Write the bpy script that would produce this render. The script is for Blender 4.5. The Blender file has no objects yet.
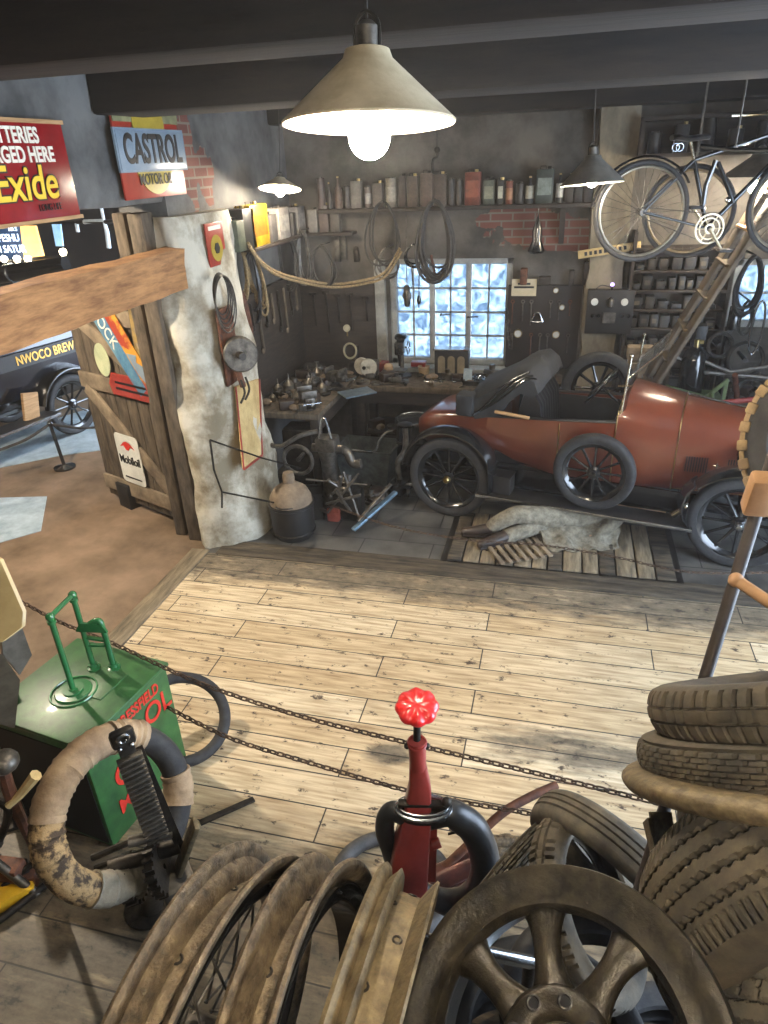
import bpy, bmesh, math, random
from mathutils import Vector, Matrix, Quaternion
random.seed(7)
PI=math.pi
SC=bpy.context.scene
COL=SC.collection
# ---------------------------------------------------------------- camera
CAMH=3.0; FPX=685.0
_p,_r,_y=math.radians(27.25),math.radians(-2.5),math.radians(15)
_F=Vector((0,math.cos(_p),-math.sin(_p))); _R=Vector((1,0,0)); _U=_R.cross(_F)
_R2=_R*math.cos(_r)+_U*math.sin(_r); _U2=_R2.cross(_F)
_rz=Matrix.Rotation(_y,3,'Z'); _F=_rz@_F; _R2=_rz@_R2; _U2=_rz@_U2
CAM=Vector((0,0,CAMH))
cd=bpy.data.cameras.new('camera'); cam=bpy.data.objects.new('camera',cd); COL.objects.link(cam)
cd.sensor_fit='VERTICAL'; cd.sensor_height=36; cd.lens=FPX/1024*36; cd.clip_start=.05; cd.clip_end=200
m=Matrix((( _R2.x,_U2.x,-_F.x,0),(_R2.y,_U2.y,-_F.y,0),(_R2.z,_U2.z,-_F.z,CAMH),(0,0,0,1)))
cam.matrix_world=m; SC.camera=cam
# surveying: where the sight line of a point in the photo meets a plane of the room
def ray(x,y): return _F+_R2*((x-384)/FPX)-_U2*((y-512)/FPX)
def meet(x,y,ax,v):
    d=ray(x,y); return CAM+d*((v-CAM[ax])/d[ax])
def PX(x,y,X): return meet(x,y,0,X)
def PY(x,y,Y=7.5): return meet(x,y,1,Y)
def PZ(x,y,z=0.): return meet(x,y,2,z)
def PT(x,y,t): return CAM+ray(x,y)*t
# ---------------------------------------------------------------- materials
MATS={}
def lin(h):
    h=h.lstrip('#'); c=[int(h[i:i+2],16)/255 for i in (0,2,4)]
    return tuple((v/12.92 if v<=.04045 else ((v+.055)/1.055)**2.4) for v in c)+(1,)
def nodes(name):
    m=bpy.data.materials.new(name); m.use_nodes=True; nt=m.node_tree
    b=nt.nodes['Principled BSDF']; return m,nt,b
def mat(name,c1,c2=None,rough=.6,metal=0,scale=12,bump=.0,stretch=None,coat=0,lo=.35,hi=.65,detail=6,emit=None,es=1):
    if name in MATS: return MATS[name]
    m,nt,b=nodes(name); N=nt.nodes; L=nt.links
    b.inputs['Roughness'].default_value=rough; b.inputs['Metallic'].default_value=metal
    if coat: b.inputs['Coat Weight'].default_value=coat; b.inputs['Coat Roughness'].default_value=.08
    if c2 is None and not bump:
        b.inputs['Base Color'].default_value=lin(c1)
    else:
        tc=N.new('ShaderNodeTexCoord'); mp=N.new('ShaderNodeMapping'); L.new(tc.outputs['Object'],mp.inputs[0])
        if stretch: mp.inputs['Scale'].default_value=stretch
        nz=N.new('ShaderNodeTexNoise'); nz.inputs['Scale'].default_value=scale; nz.inputs['Detail'].default_value=detail; nz.inputs['Roughness'].default_value=.65
        L.new(mp.outputs[0],nz.inputs['Vector'])
        r=N.new('ShaderNodeValToRGB'); r.color_ramp.elements[0].position=lo; r.color_ramp.elements[1].position=hi
        r.color_ramp.elements[0].color=lin(c1); r.color_ramp.elements[1].color=lin(c2 or c1)
        L.new(nz.outputs['Fac'],r.inputs[0]); L.new(r.outputs[0],b.inputs['Base Color'])
        if bump:
            bp=N.new('ShaderNodeBump'); bp.inputs['Strength'].default_value=bump; bp.inputs['Distance'].default_value=.02
            L.new(nz.outputs['Fac'],bp.inputs['Height']); L.new(bp.outputs[0],b.inputs['Normal'])
    if emit: b.inputs['Emission Color'].default_value=lin(emit); b.inputs['Emission Strength'].default_value=es
    MATS[name]=m; return m
rubber=mat('rubber','#17171a','#2c2b2a',rough=.75,scale=20,bump=.15)
dustrub=mat('dusty_rubber','#29251d','#4e4535',rough=.85,scale=9,bump=.25)
dustrub2=mat('dusty_rubber_grey','#2d2a25','#544d3f',rough=.85,scale=14,bump=.2)
blackm=mat('black_enamel','#0b0b0c','#151515',rough=.22,scale=6,coat=.6)
iron=mat('dark_iron','#1c1a18','#3a352f',rough=.5,metal=.7,scale=20,bump=.2)
iron2=mat('grey_iron','#3d3a36','#6b665e',rough=.45,metal=.7,scale=16,bump=.15)
steel=mat('bright_steel','#8f9499','#c3c7ca',rough=.25,metal=1,scale=12)
brass=mat('brass','#8a7648','#b3a071',rough=.3,metal=1,scale=14)
nickel=mat('nickel','#b8b09c','#d8d0bc',rough=.2,metal=1,scale=14)
rust=mat('rusty_dusty_steel','#2f261c','#766750',rough=.38,metal=.35,scale=42,bump=.5,lo=.36,hi=.66,detail=10)
rust2=mat('tan_dusty_steel','#4b4130','#7f7053',rough=.5,metal=.3,scale=38,bump=.3,detail=9)
rust3=mat('dull_painted_steel','#1a1815','#453e31',rough=.32,metal=.35,scale=24,bump=.3,lo=.38,hi=.72,detail=9)
rustbr=mat('rust_brown','#3b2218','#6d4129',rough=.7,metal=.2,scale=14,bump=.2)
red=mat('red_enamel','#c51f22','#dd3230',rough=.3,scale=5,coat=.4)
redd=mat('dull_red_paint','#752822','#963a32',rough=.38,scale=5,bump=.05,coat=.3)
green=mat('green_paint','#1a4321','#2d5f2d',rough=.45,scale=9,bump=.08,coat=.1)
greend=mat('green_pipe_paint','#1f5530','#2c6b3c',rough=.25,scale=5,coat=.5)
carred=mat('car_brown_red_paint','#5d2b18','#6c3620',rough=.28,scale=2,coat=.7)
wood=mat('pale_wood','#8a6a45','#b59064',rough=.7,scale=3,stretch=(1,1,12),bump=.1)
beamw=mat('rough_beam_wood','#6e4a2b','#a97c4e',rough=.8,scale=4,stretch=(2,.8,5),bump=.3)
dwood=mat('dark_wood','#1b1510','#31271e',rough=.75,scale=5,stretch=(1,1,6),bump=.2)
gwood=mat('grey_weathered_wood','#352d23','#5f5343',rough=.85,scale=5,stretch=(4,4,1),bump=.3)
gwood2=mat('grey_brown_brace_wood','#5d5142','#8b7c66',rough=.85,scale=6,bump=.3)
canvas=mat('black_canvas','#121314','#232426',rough=.8,scale=10,bump=.2)
leather=mat('black_leather','#0d0d0e','#1c1c1e',rough=.4,scale=8,bump=.2)
rope=mat('old_rope','#6b5a40','#9c8660',rough=.9,scale=60,bump=.4)
cable=mat('dark_cable','#1a1815','#35302a',rough=.7,scale=20)
wrapm=mat('brown_paper_wrapping','#6f5b45','#a08a6d',rough=.75,scale=9,bump=.35)
wrapd=mat('torn_dark_wrapping','#3a2c1c','#9a8058',rough=.8,scale=22,bump=.5,lo=.45,hi=.55)
wrapg=mat('grey_cloth_wrapping','#6b6558','#928a78',rough=.85,scale=14,bump=.35)
paper=mat('cream_card','#b9ab8b','#cdbf9f',rough=.8,scale=8)
white=mat('white_enamel','#b8bbb5','#d5d6cf',rough=.35,scale=4)
textblack=mat('black_lettering','#0c0c10',rough=.5)
textred=mat('red_lettering','#c22a20',rough=.4)
textwhite=mat('white_lettering','#d8d3c4',rough=.4)
textyel=mat('yellow_lettering','#e0bb35',rough=.4)
gold=mat('gold_lettering','#c99a3a',rough=.35,metal=.3)
signred=mat('red_sign_enamel','#731419','#8a1c20',rough=.25,scale=4,coat=.5)
signred2=mat('orange_red_sign','#85281c','#9c3524',rough=.4,scale=6)
signyel=mat('yellow_sign_enamel','#8f7d28','#a8943a',rough=.35,scale=6)
signblue=mat('pale_blue_sign','#667888','#7e8d99',rough=.35,scale=6)
cream=mat('cream_board','#a08858','#c2ab78',rough=.7,scale=7,bump=.1)
ochre=mat('ochre_tin_sign','#5f4d27','#8d7640',rough=.7,scale=9,bump=.2)
tan=mat('tan_sack','#5d5041','#7c6c58',rough=.9,scale=16,bump=.3)
cloth=mat('pale_grey_overalls','#5a5549','#878170',rough=.9,scale=22,bump=.7)
skin=mat('tan_skin','#8a6a50','#9c7a5c',rough=.6,scale=10)
bootm=mat('worn_dark_boot','#1f1a18','#3a2c24',rough=.45,scale=10,bump=.2)
darkbox=mat('near_black_paint','#121110','#1f1c19',rough=.55,scale=8)
yelpaint=mat('yellow_paint','#b58a12','#d0a41f',rough=.5,scale=8)
def colmat(h,rough=.5,metal=0):
    return mat('paint_'+h,'#'+h,'#'+''.join('%02x'%max(0,int(int(h[i:i+2],16)*.72)) for i in (0,2,4)),rough=rough,metal=metal,scale=14,bump=.05)
def glassmat(name,col,alpha,rough=.05):
    if name in MATS: return MATS[name]
    m,nt,b=nodes(name); N=nt.nodes; L=nt.links
    out=N['Material Output']; tr=N.new('ShaderNodeBsdfTransparent'); mx=N.new('ShaderNodeMixShader')
    gl=N.new('ShaderNodeBsdfGlossy'); gl.inputs['Roughness'].default_value=rough; gl.inputs['Color'].default_value=lin(col)
    tr.inputs['Color'].default_value=(.93,.95,.96,1)
    mx.inputs[0].default_value=alpha; L.new(tr.outputs[0],mx.inputs[1]); L.new(gl.outputs[0],mx.inputs[2]); L.new(mx.outputs[0],out.inputs[0])
    MATS[name]=m; return m
windglass=glassmat('clear_glass','#dfe8ee',.35,.25)
def pane_mat():
    m,nt,b=nodes('dimmed_mottled_glass'); N=nt.nodes; L=nt.links
    out=N['Material Output']; tr=N.new('ShaderNodeBsdfTransparent'); tl=N.new('ShaderNodeBsdfTranslucent'); mx=N.new('ShaderNodeMixShader')
    tc=N.new('ShaderNodeTexCoord'); nz=N.new('ShaderNodeTexNoise'); nz.inputs['Scale'].default_value=9; nz.inputs['Detail'].default_value=5; nz.inputs['Distortion'].default_value=1.5
    L.new(tc.outputs['Object'],nz.inputs['Vector'])
    r=N.new('ShaderNodeValToRGB'); r.color_ramp.elements[0].position=.35; r.color_ramp.elements[1].position=.62
    r.color_ramp.elements[0].color=(.14,.175,.21,1); r.color_ramp.elements[1].color=(.34,.38,.40,1)  # tint dimmed against the bright sky; mottling stands for reflections
    L.new(nz.outputs['Fac'],r.inputs[0]); L.new(r.outputs[0],tr.inputs['Color'])
    L.new(r.outputs[0],tl.inputs['Color']); mx.inputs[0].default_value=.3
    L.new(tr.outputs[0],mx.inputs[1]); L.new(tl.outputs[0],mx.inputs[2]); L.new(mx.outputs[0],out.inputs[0]); return m
panem=pane_mat()
# ---------------------------------------------------------------- mesh builder
def frame_z(d):
    d=Vector(d).normalized(); return d.to_track_quat('Z','Y').to_matrix()
class MB:
    def __init__(s): s.v=[]; s.f=[]
    def add(s,vs,fs,M=None,loc=(0,0,0)):
        o=len(s.v); loc=Vector(loc)
        for v in vs:
            v=Vector(v)
            if M is not None: v=M@v
            s.v.append(v+loc)
        s.f+= [tuple(i+o for i in f) for f in fs]; return s
    def box(s,c,sz,M=None,ch=0.0):
        x,y,z=[a/2 for a in sz]
        if ch<=0:
            vs=[(i*x,j*y,k*z) for i in(-1,1) for j in(-1,1) for k in(-1,1)]
            fs=[(0,1,3,2),(4,6,7,5),(0,4,5,1),(2,3,7,6),(0,2,6,4),(1,5,7,3)]
            return s.add(vs,fs,M,c)
        ch=min(ch,x*.9,y*.9,z*.9)
        bm=bmesh.new(); bmesh.ops.create_cube(bm,size=1)
        for v in bm.verts: v.co=Vector((v.co.x*2*x,v.co.y*2*y,v.co.z*2*z))
        bmesh.ops.bevel(bm,geom=list(bm.edges),offset=ch,segments=2,affect='EDGES',profile=.5)
        bm.verts.index_update()
        vs=[v.co.copy() for v in bm.verts]; fs=[tuple(v.index for v in f.verts) for f in bm.faces]; bm.free()
        return s.add(vs,fs,M,c)
    def bar(s,a,b,w,h,up=(0,0,1),ch=0):
        a=Vector(a);b=Vector(b);d=b-a;L=d.length;x=d.normalized();u=Vector(up)
        y=u.cross(x)
        if y.length<1e-4: y=Vector((0,1,0)).cross(x)
        y.normalize(); z=x.cross(y); M=Matrix((x,y,z)).transposed()
        return s.box((a+b)/2,(L,w,h),M,ch)
    def cyl(s,a,b,r,r2=None,n=14,cap=True):
        a=Vector(a);b=Vector(b);r2=r if r2 is None else r2
        M=frame_z(b-a); vs=[];fs=[]
        for c,rr in ((a,r),(b,r2)):
            for i in range(n):
                t=2*PI*i/n; vs.append(c+M@Vector((rr*math.cos(t),rr*math.sin(t),0)))
        for i in range(n): j=(i+1)%n; fs.append((i,j,n+j,n+i))
        if cap: fs.append(tuple(range(n-1,-1,-1))); fs.append(tuple(range(n,2*n)))
        return s.add(vs,fs)
    def tube(s,pts,r,n=8,closed=False,flat=1.0):
        pts=[Vector(p) for p in pts]; K=len(pts); rs=r if isinstance(r,(list,tuple)) else [r]*K
        vs=[];fs=[];prev=None
        for i,p in enumerate(pts):
            if closed: d=pts[(i+1)%K]-pts[i-1]
            else: d=pts[min(i+1,K-1)]-pts[max(i-1,0)]
            d.normalize()
            if prev is None:
                a=Vector((0,0,1)) if abs(d.z)<.9 else Vector((1,0,0)); y=a.cross(d).normalized()
            else:
                y=prev-d*prev.dot(d); y.normalize()
            prev=y; z=d.cross(y)
            for k in range(n):
                t=2*PI*k/n; vs.append(p+y*(rs[i]*math.cos(t))+z*(rs[i]*math.sin(t)*flat))
        for i in range(K if closed else K-1):
            a=i*n;b=((i+1)%K)*n
            for k in range(n): l=(k+1)%n; fs.append((a+k,a+l,b+l,b+k))
        if not closed: fs.append(tuple(range(n-1,-1,-1))); fs.append(tuple((K-1)*n+i for i in range(n)))
        return s.add(vs,fs)
    def lathe(s,prof,c=(0,0,0),axis=(0,0,1),n=32,closed=False,a0=0,a1=2*PI):
        # prof: (radius, height) ; revolve about axis
        M=frame_z(axis); vs=[];fs=[];full=abs(a1-a0-2*PI)<1e-6; K=n if full else n+1; P=len(prof)
        for i in range(K):
            t=a0+(a1-a0)*i/n
            for r,h in prof: vs.append((r*math.cos(t),r*math.sin(t),h))
        for i in range(n):
            j=(i+1)%K
            for k in range(P if closed else P-1):
                l=(k+1)%P; fs.append((i*P+k,j*P+k,j*P+l,i*P+l))
        return s.add(vs,fs,M,c)
    def torus(s,c,axis,R,r,n=32,m=10,flat=1):
        return s.lathe([(R+r*math.cos(2*PI*k/m),flat*r*math.sin(2*PI*k/m)) for k in range(m)],c,axis,n,closed=True)
    def prism(s,poly,c,xd,yd,depth):
        # polygon in plane (xd,yd), extruded along xd x yd by depth
        xd=Vector(xd).normalized();yd=Vector(yd).normalized();zd=xd.cross(yd);c=Vector(c);n=len(poly)
        vs=[c+xd*a+yd*b for a,b in poly]+[c+xd*a+yd*b+zd*depth for a,b in poly]
        fs=[tuple(range(n-1,-1,-1)),tuple(range(n,2*n))]+[(i,(i+1)%n,n+(i+1)%n,n+i) for i in range(n)]
        return s.add(vs,fs)
    def ball(s,c,r,sz=(1,1,1),n=12,M=None):
        vs=[];fs=[];m=n//2+1
        for i in range(1,m):
            t=PI*i/m
            for k in range(n): a=2*PI*k/n; vs.append((r*sz[0]*math.sin(t)*math.cos(a),r*sz[1]*math.sin(t)*math.sin(a),r*sz[2]*math.cos(t)))
        vs+=[(0,0,r*sz[2]),(0,0,-r*sz[2])]; T=len(vs)-2;B=T+1
        for i in range(m-2):
            for k in range(n): l=(k+1)%n; fs.append((i*n+k,i*n+n+k,i*n+n+l,i*n+l))
        for k in range(n): l=(k+1)%n; fs.append((T,k,l)); fs.append((B,(m-2)*n+l,(m-2)*n+k))
        return s.add(vs,fs,M,c)
    def loft(s,rings,cap=True,closed=True):
        n=len(rings[0]);vs=[v for r in rings for v in r];fs=[]
        for i in range(len(rings)-1):
            for k in range(n if closed else n-1): l=(k+1)%n; fs.append((i*n+k,i*n+l,i*n+n+l,i*n+n+k))
        if cap: fs.append(tuple(range(n-1,-1,-1))); fs.append(tuple((len(rings)-1)*n+k for k in range(n)))
        return s.add(vs,fs)
    def build(s,name,m,parent=None,local=False,smooth=38,fix=True):
        me=bpy.data.meshes.new(name); vs=s.v
        o=bpy.data.objects.new(name,me); COL.objects.link(o)
        if parent is not None:
            o.parent=parent
            if not local:
                W=wm(parent).inverted(); vs=[W@v for v in vs]
        elif not local:
            xs=[v.x for v in vs];ys=[v.y for v in vs];z0=min(v.z for v in vs)
            c=Vector(((min(xs)+max(xs))/2,(min(ys)+max(ys))/2,z0)); vs=[v-c for v in vs]; o.location=c
        me.from_pydata([tuple(v) for v in vs],[],s.f); me.update()
        if fix:
            bm=bmesh.new(); bm.from_mesh(me); bmesh.ops.recalc_face_normals(bm,faces=bm.faces); bm.to_mesh(me); bm.free()
        if smooth:
            for p in me.polygons: p.use_smooth=True
            me.set_sharp_from_angle(angle=math.radians(smooth))
        if isinstance(m,(list,tuple)):
            for q in m: me.materials.append(q)
        else: me.materials.append(m)
        return o
def wm(o):
    M=Matrix.LocRotScale(o.location,o.rotation_euler,o.scale)
    return wm(o.parent)@M if o.parent else M
def tag(o,label,cat,group=None,kind=None):
    o['label']=label; o['category']=cat
    if group: o['group']=group
    if kind: o['kind']=kind
    return o
def thing(name,label,cat,loc=(0,0,0),rz=0,group=None,rot=None):
    o=bpy.data.objects.new(name,None); COL.objects.link(o); o.location=loc; o.rotation_euler=rot if rot is not None else (0,0,rz); o.empty_display_size=.1
    return tag(o,label,cat,group)
def struct(o): o['kind']='structure'; return o
KIDS={}
def copy_tree(o,parent=None):
    c=o.copy(); COL.objects.link(c)
    if parent is not None: c.parent=parent
    for ch in [x for x in COL.objects if x.parent==o]: copy_tree(ch,c)
    return c
def text(name,s,c,xd,up,size,m,parent,wide=1.0,ext=.002,align='CENTER',shear=0,bold=0):
    cu=bpy.data.curves.new(name,'FONT'); cu.body=s; cu.size=size; cu.extrude=ext; cu.align_x=align; cu.align_y='CENTER'; cu.shear=shear; cu.offset=bold
    cu.materials.append(m); o=bpy.data.objects.new(name,cu); COL.objects.link(o)
    xd=Vector(xd).normalized();up=Vector(up).normalized();z=xd.cross(up).normalized();up=z.cross(xd)
    M=Matrix((xd*wide,up,z)).transposed().to_4x4(); M.translation=Vector(c)
    me=bpy.data.meshes.new_from_object(o); me.name=name; bpy.data.objects.remove(o); o=bpy.data.objects.new(name,me); COL.objects.link(o)
    o.parent=parent
    M2=wm(parent).inverted()@M; l,q,sc=M2.decompose(); o.location=l;o.rotation_euler=q.to_euler();o.scale=sc
    return o
def arc(c,xd,yd,r,a0,a1,n=16,ry=None):
    c=Vector(c);xd=Vector(xd).normalized();yd=Vector(yd).normalized();ry=r if ry is None else ry
    return [c+xd*(r*math.cos(math.radians(a0+(a1-a0)*i/n)))+yd*(ry*math.sin(math.radians(a0+(a1-a0)*i/n))) for i in range(n+1)]
def spline(P,n=8,closed=False):
    P=[Vector(p) for p in P];K=len(P);out=[]
    for i in range(K if closed else K-1):
        if closed: a,b,c,d=P[i-1],P[i],P[(i+1)%K],P[(i+2)%K]
        else: a,b,c,d=P[max(i-1,0)],P[i],P[i+1],P[min(i+2,K-1)]
        for j in range(n):
            t=j/n; out.append(.5*((2*b)+(c-a)*t+(2*a-5*b+4*c-d)*t*t+(3*b-a-3*c+d)*t**3))
    if not closed: out.append(P[-1])
    return out
# ---------------------------------------------------------------- tyres and wheels
def g_block(u,v,R,w):     # circumferential grooves plus cross slits
    s=u*R; d=0
    if abs(abs(v)-.36)<.06: d=.011
    if (s/.028)%1<.18 and abs(v)>.4: d=.011
    if (s/.028)%1<.12 and abs(v)<.4: d=.003
    return d
def g_brick(u,v,R,w):
    s=u*R; row=int((v+1)*3.0); d=0
    if ((v+1)*3.0)%1<.16: d=.010
    if (s/.036+row*.5)%1<.16: d=.010
    return d
def g_zig(u,v,R,w):
    s=u*R; z=.07*abs(((s/.022)%1)*2-1)
    for c in (-.62,-.2,.2,.62):
        if abs(v+z-c)<.05: return .014
    return .012 if abs(v)>.86 and (s/.016)%1<.35 else 0
def g_diam(u,v,R,w):
    s=u*R; a=(s/.05+v*2.2)%1; b=(s/.05-v*2.2)%1
    if a<.14 : return .009
    if b<.13 and int((s/.05+v*2.2))%2==0: return .009
    return .0
def g_rib(u,v,R,w):
    for c in (-.5,0,.5):
        if abs(v-c)<.06: return .009
    return 0
def g_none(u,v,R,w): return 0
def tyre_mb(R,w,h,pat=g_none,nu=160,nv=14,mb=None,tfrac=.62,M=None,c=(0,0,0)):
    """tyre with axis z: outer radius R, section width w, section height h; open towards the rim."""
    mb=mb or MB(); prof=[]
    K=nv
    # sidewall inner -> tread -> sidewall
    side=[(R-h,-w*.30),(R-h*.93,-w*.40),(R-h*.6,-w*.5),(R-h*.32,-w*.49),(R-h*.16,-w*.43)]
    tw=w*tfrac/2*1.15
    for p in side: prof.append((p[0],p[1],None))
    for k in range(K+1):
        v=-1+2*k/K; prof.append((R-h*.09*v*v,v*tw,v))
    for p in reversed(side): prof.append((p[0],-p[1],None))
    prof.append((R-h*.9,w*.28,None)); prof.append((R-h*.3,w*.36,None)); prof.append((R-h*.12,0,None)); prof.append((R-h*.3,-w*.36,None)); prof.append((R-h*.9,-w*.28,None))
    P=len(prof);vs=[];fs=[]
    for i in range(nu):
        u=2*PI*i/nu; cu,su=math.cos(u),math.sin(u)
        for r,z,v in prof:
            if v is not None: r=r-pat(u,v,R,w)
            vs.append((r*cu,r*su,z))
    for i in range(nu):
        j=(i+1)%nu
        for k in range(P): l=(k+1)%P; fs.append((i*P+k,j*P+k,j*P+l,i*P+l))
    mb.add(vs,fs,M,c); return mb
def dropcentre(R,w):  # rim profile, axis z
    return [(R-.003,-w/2-.001),(R+.003,-w/2),(R+.005,-w/2+.005),(R+.002,-w/2+.010),(R-.006,-w/2+.012),(R-.016,-w/2+.013),(R-.022,-w*.22),(R-.045,-w*.14),(R-.045,w*.14),(R-.022,w*.22),(R-.016,w/2-.013),(R-.006,w/2-.012),(R+.002,w/2-.010),(R+.005,w/2-.005),(R+.003,w/2),(R-.003,w/2+.001),(R-.012,w/2-.004),(R-.024,w/2-.018),(R-.03,w*.22),(R-.052,w*.12),(R-.052,-w*.12),(R-.03,-w*.22),(R-.024,-w/2+.018),(R-.010,-w/2+.004)]
def wheel_thing(name,label,cat,loc,axis,R,w,pat,tm,rimm,spm,nsp=10,spr=.014,hubr=.07,group=None,spoke='wood',capm=None,parent=None,tyr_h=None):
    """artillery wheel: tyre, rim, spokes, hub. axis = wheel axis direction"""
    if parent is None:
        t=thing(name,label,cat,loc,group=group); t.rotation_euler=frame_z(axis).to_euler()
        rt=t
    else:
        t=bpy.data.objects.new(name,None); COL.objects.link(t); t.parent=parent; t.location=wm(parent).inverted()@Vector(loc)
        q=(wm(parent).to_3x3().inverted()@frame_z(axis)).to_euler(); t.rotation_euler=q
    h=tyr_h or w*.95
    tyre_mb(R,w,h,pat,nu=96,nv=6).build('tyre',tm,t,local=True)
    r=R-h+.006
    b=MB(); b.lathe([(r+.012,-w*.33),(r,-w*.30),(r-.02,-w*.1),(r-.03,0),(r-.02,w*.1),(r,w*.30),(r+.012,w*.33),(r+.004,w*.36),(r-.012,w*.3),(r-.034,w*.12),(r-.045,0),(r-.034,-w*.12),(r-.012,-w*.3),(r+.004,-w*.36)],n=48,closed=True)
    b.build('rim',rimm,t,local=True)
    for i in range(nsp):
        a=2*PI*i/nsp; d=Vector((math.cos(a),math.sin(a),0))
        b=MB(); b.tube([d*(hubr*.7),d*(hubr*1.4),d*(r*.6),d*(r-.04)],[spr*1.5,spr*1.15,spr,spr*1.25],n=8); b.build('spoke',spm,t,local=True)
    b=MB(); b.lathe([(.001,-.045),(hubr*.6,-.045),(hubr,-.02),(hubr*1.05,0),(hubr,.02),(hubr*.6,.03),(hubr*.5,.06),(.001,.065)],n=20); b.build('hub',spm,t,local=True)
    if capm: 
        for sg in (1,-1):
            MB().lathe([(.001,.095*sg),(.02,.092*sg),(.034,.075*sg),(.036,.05*sg)],n=16).build('hub_cap',capm,t,local=True)
    return t
# ---------------------------------------------------------------- surfaces of the place
def floor_mat():
    m,nt,b=nodes('pale_worn_floorboards'); N=nt.nodes;L=nt.links
    tc=N.new('ShaderNodeTexCoord'); mp=N.new('ShaderNodeMapping'); mp.inputs['Location'].default_value=(.35,-.012,0); L.new(tc.outputs['Object'],mp.inputs[0])
    br=N.new('ShaderNodeTexBrick'); br.offset=.37; br.offset_frequency=2; br.squash=1
    for k,v in dict(Scale=1,**{'Mortar Size':.0045,'Mortar Smooth':.3,'Bias':0,'Brick Width':1.75,'Row Height':.208}).items(): br.inputs[k].default_value=v
    br.inputs['Color1'].default_value=lin('#bfa984'); br.inputs['Color2'].default_value=lin('#d5c5a5'); br.inputs['Mortar'].default_value=lin('#1a130c')
    L.new(mp.outputs[0],br.inputs['Vector'])
    g=N.new('ShaderNodeMapping'); g.inputs['Scale'].default_value=(1.2,14,1); L.new(tc.outputs['Object'],g.inputs[0])
    n1=N.new('ShaderNodeTexNoise'); n1.inputs['Scale'].default_value=3; n1.inputs['Detail'].default_value=8; L.new(g.outputs[0],n1.inputs['Vector'])
    r1=N.new('ShaderNodeValToRGB'); r1.color_ramp.elements[0].position=.3;r1.color_ramp.elements[0].color=(.50,.43,.36,1); r1.color_ramp.elements[1].position=.62; r1.color_ramp.elements[1].color=(1,1,1,1); L.new(n1.outputs[0],r1.inputs[0])
    m1=N.new('ShaderNodeMix'); m1.data_type='RGBA'; m1.blend_type='MULTIPLY'; m1.inputs[0].default_value=1; L.new(br.outputs['Color'],m1.inputs[6]); L.new(r1.outputs[0],m1.inputs[7])
    # knots and scuffs
    n2=N.new('ShaderNodeTexNoise'); n2.inputs['Scale'].default_value=11; n2.inputs['Detail'].default_value=7; n2.inputs['Roughness'].default_value=.75
    g2=N.new('ShaderNodeMapping'); g2.inputs['Scale'].default_value=(.8,1.4,1); L.new(tc.outputs['Object'],g2.inputs[0]); L.new(g2.outputs[0],n2.inputs['Vector'])
    r2=N.new('ShaderNodeValToRGB'); r2.color_ramp.elements[0].position=.37;r2.color_ramp.elements[0].color=(1,1,1,1); r2.color_ramp.elements[1].position=.42; r2.color_ramp.elements[1].color=(0,0,0,1); L.new(n2.outputs[0],r2.inputs[0])
    m2=N.new('ShaderNodeMix'); m2.data_type='RGBA'; L.new(r2.outputs[0],m2.inputs[0]); L.new(m1.outputs[2],m2.inputs[6]); m2.inputs[7].default_value=lin('#3a2a1c')
    # wear grows towards the pit edge (far) and the near stands
    sp=N.new('ShaderNodeSeparateXYZ'); L.new(tc.outputs['Object'],sp.inputs[0])
    def band(a,b,c=None):
        mr=N.new('ShaderNodeMapRange'); mr.inputs[1].default_value=a; mr.inputs[2].default_value=b; mr.interpolation_type='SMOOTHSTEP'; L.new(sp.outputs['Y'],mr.inputs[0]); return mr
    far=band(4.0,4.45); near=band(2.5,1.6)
    mx=N.new('ShaderNodeMath'); mx.operation='MAXIMUM'; L.new(far.outputs[0],mx.inputs[0]); L.new(near.outputs[0],mx.inputs[1])
    n3=N.new('ShaderNodeTexNoise'); n3.inputs['Scale'].default_value=3.2; n3.inputs['Detail'].default_value=10; n3.inputs['Roughness'].default_value=.7
    g3=N.new('ShaderNodeMapping'); g3.inputs['Scale'].default_value=(.9,3.5,1); L.new(tc.outputs['Object'],g3.inputs[0]); L.new(g3.outputs[0],n3.inputs['Vector'])
    ad=N.new('ShaderNodeMath'); ad.operation='MULTIPLY_ADD'; L.new(mx.outputs[0],ad.inputs[0]); ad.inputs[1].default_value=.40; L.new(n3.outputs[0],ad.inputs[2])
    # two oily patches
    pat=None
    for (x,y,sx,sy) in ((.25,2.95,.62,.16),(-.75,2.72,.16,.10),(.95,3.1,.5,.12)):
        d=N.new('ShaderNodeVectorMath'); d.operation='SUBTRACT'; L.new(tc.outputs['Object'],d.inputs[0]); d.inputs[1].default_value=(x,y,0)
        e=N.new('ShaderNodeVectorMath'); e.operation='DIVIDE'; L.new(d.outputs[0],e.inputs[0]); e.inputs[1].default_value=(sx,sy,1)
        l=N.new('ShaderNodeVectorMath'); l.operation='LENGTH'; L.new(e.outputs[0],l.inputs[0])
        q=N.new('ShaderNodeMapRange'); q.inputs[1].default_value=1.25; q.inputs[2].default_value=.55; q.inputs[4].default_value=.34; L.new(l.outputs['Value'],q.inputs[0])
        if pat is None: pat=q.outputs[0]
        else:
            w=N.new('ShaderNodeMath'); w.operation='MAXIMUM'; L.new(pat,w.inputs[0]); L.new(q.outputs[0],w.inputs[1]); pat=w.outputs[0]
    ad2=N.new('ShaderNodeMath'); L.new(ad.outputs[0],ad2.inputs[0]); L.new(pat,ad2.inputs[1])
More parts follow.
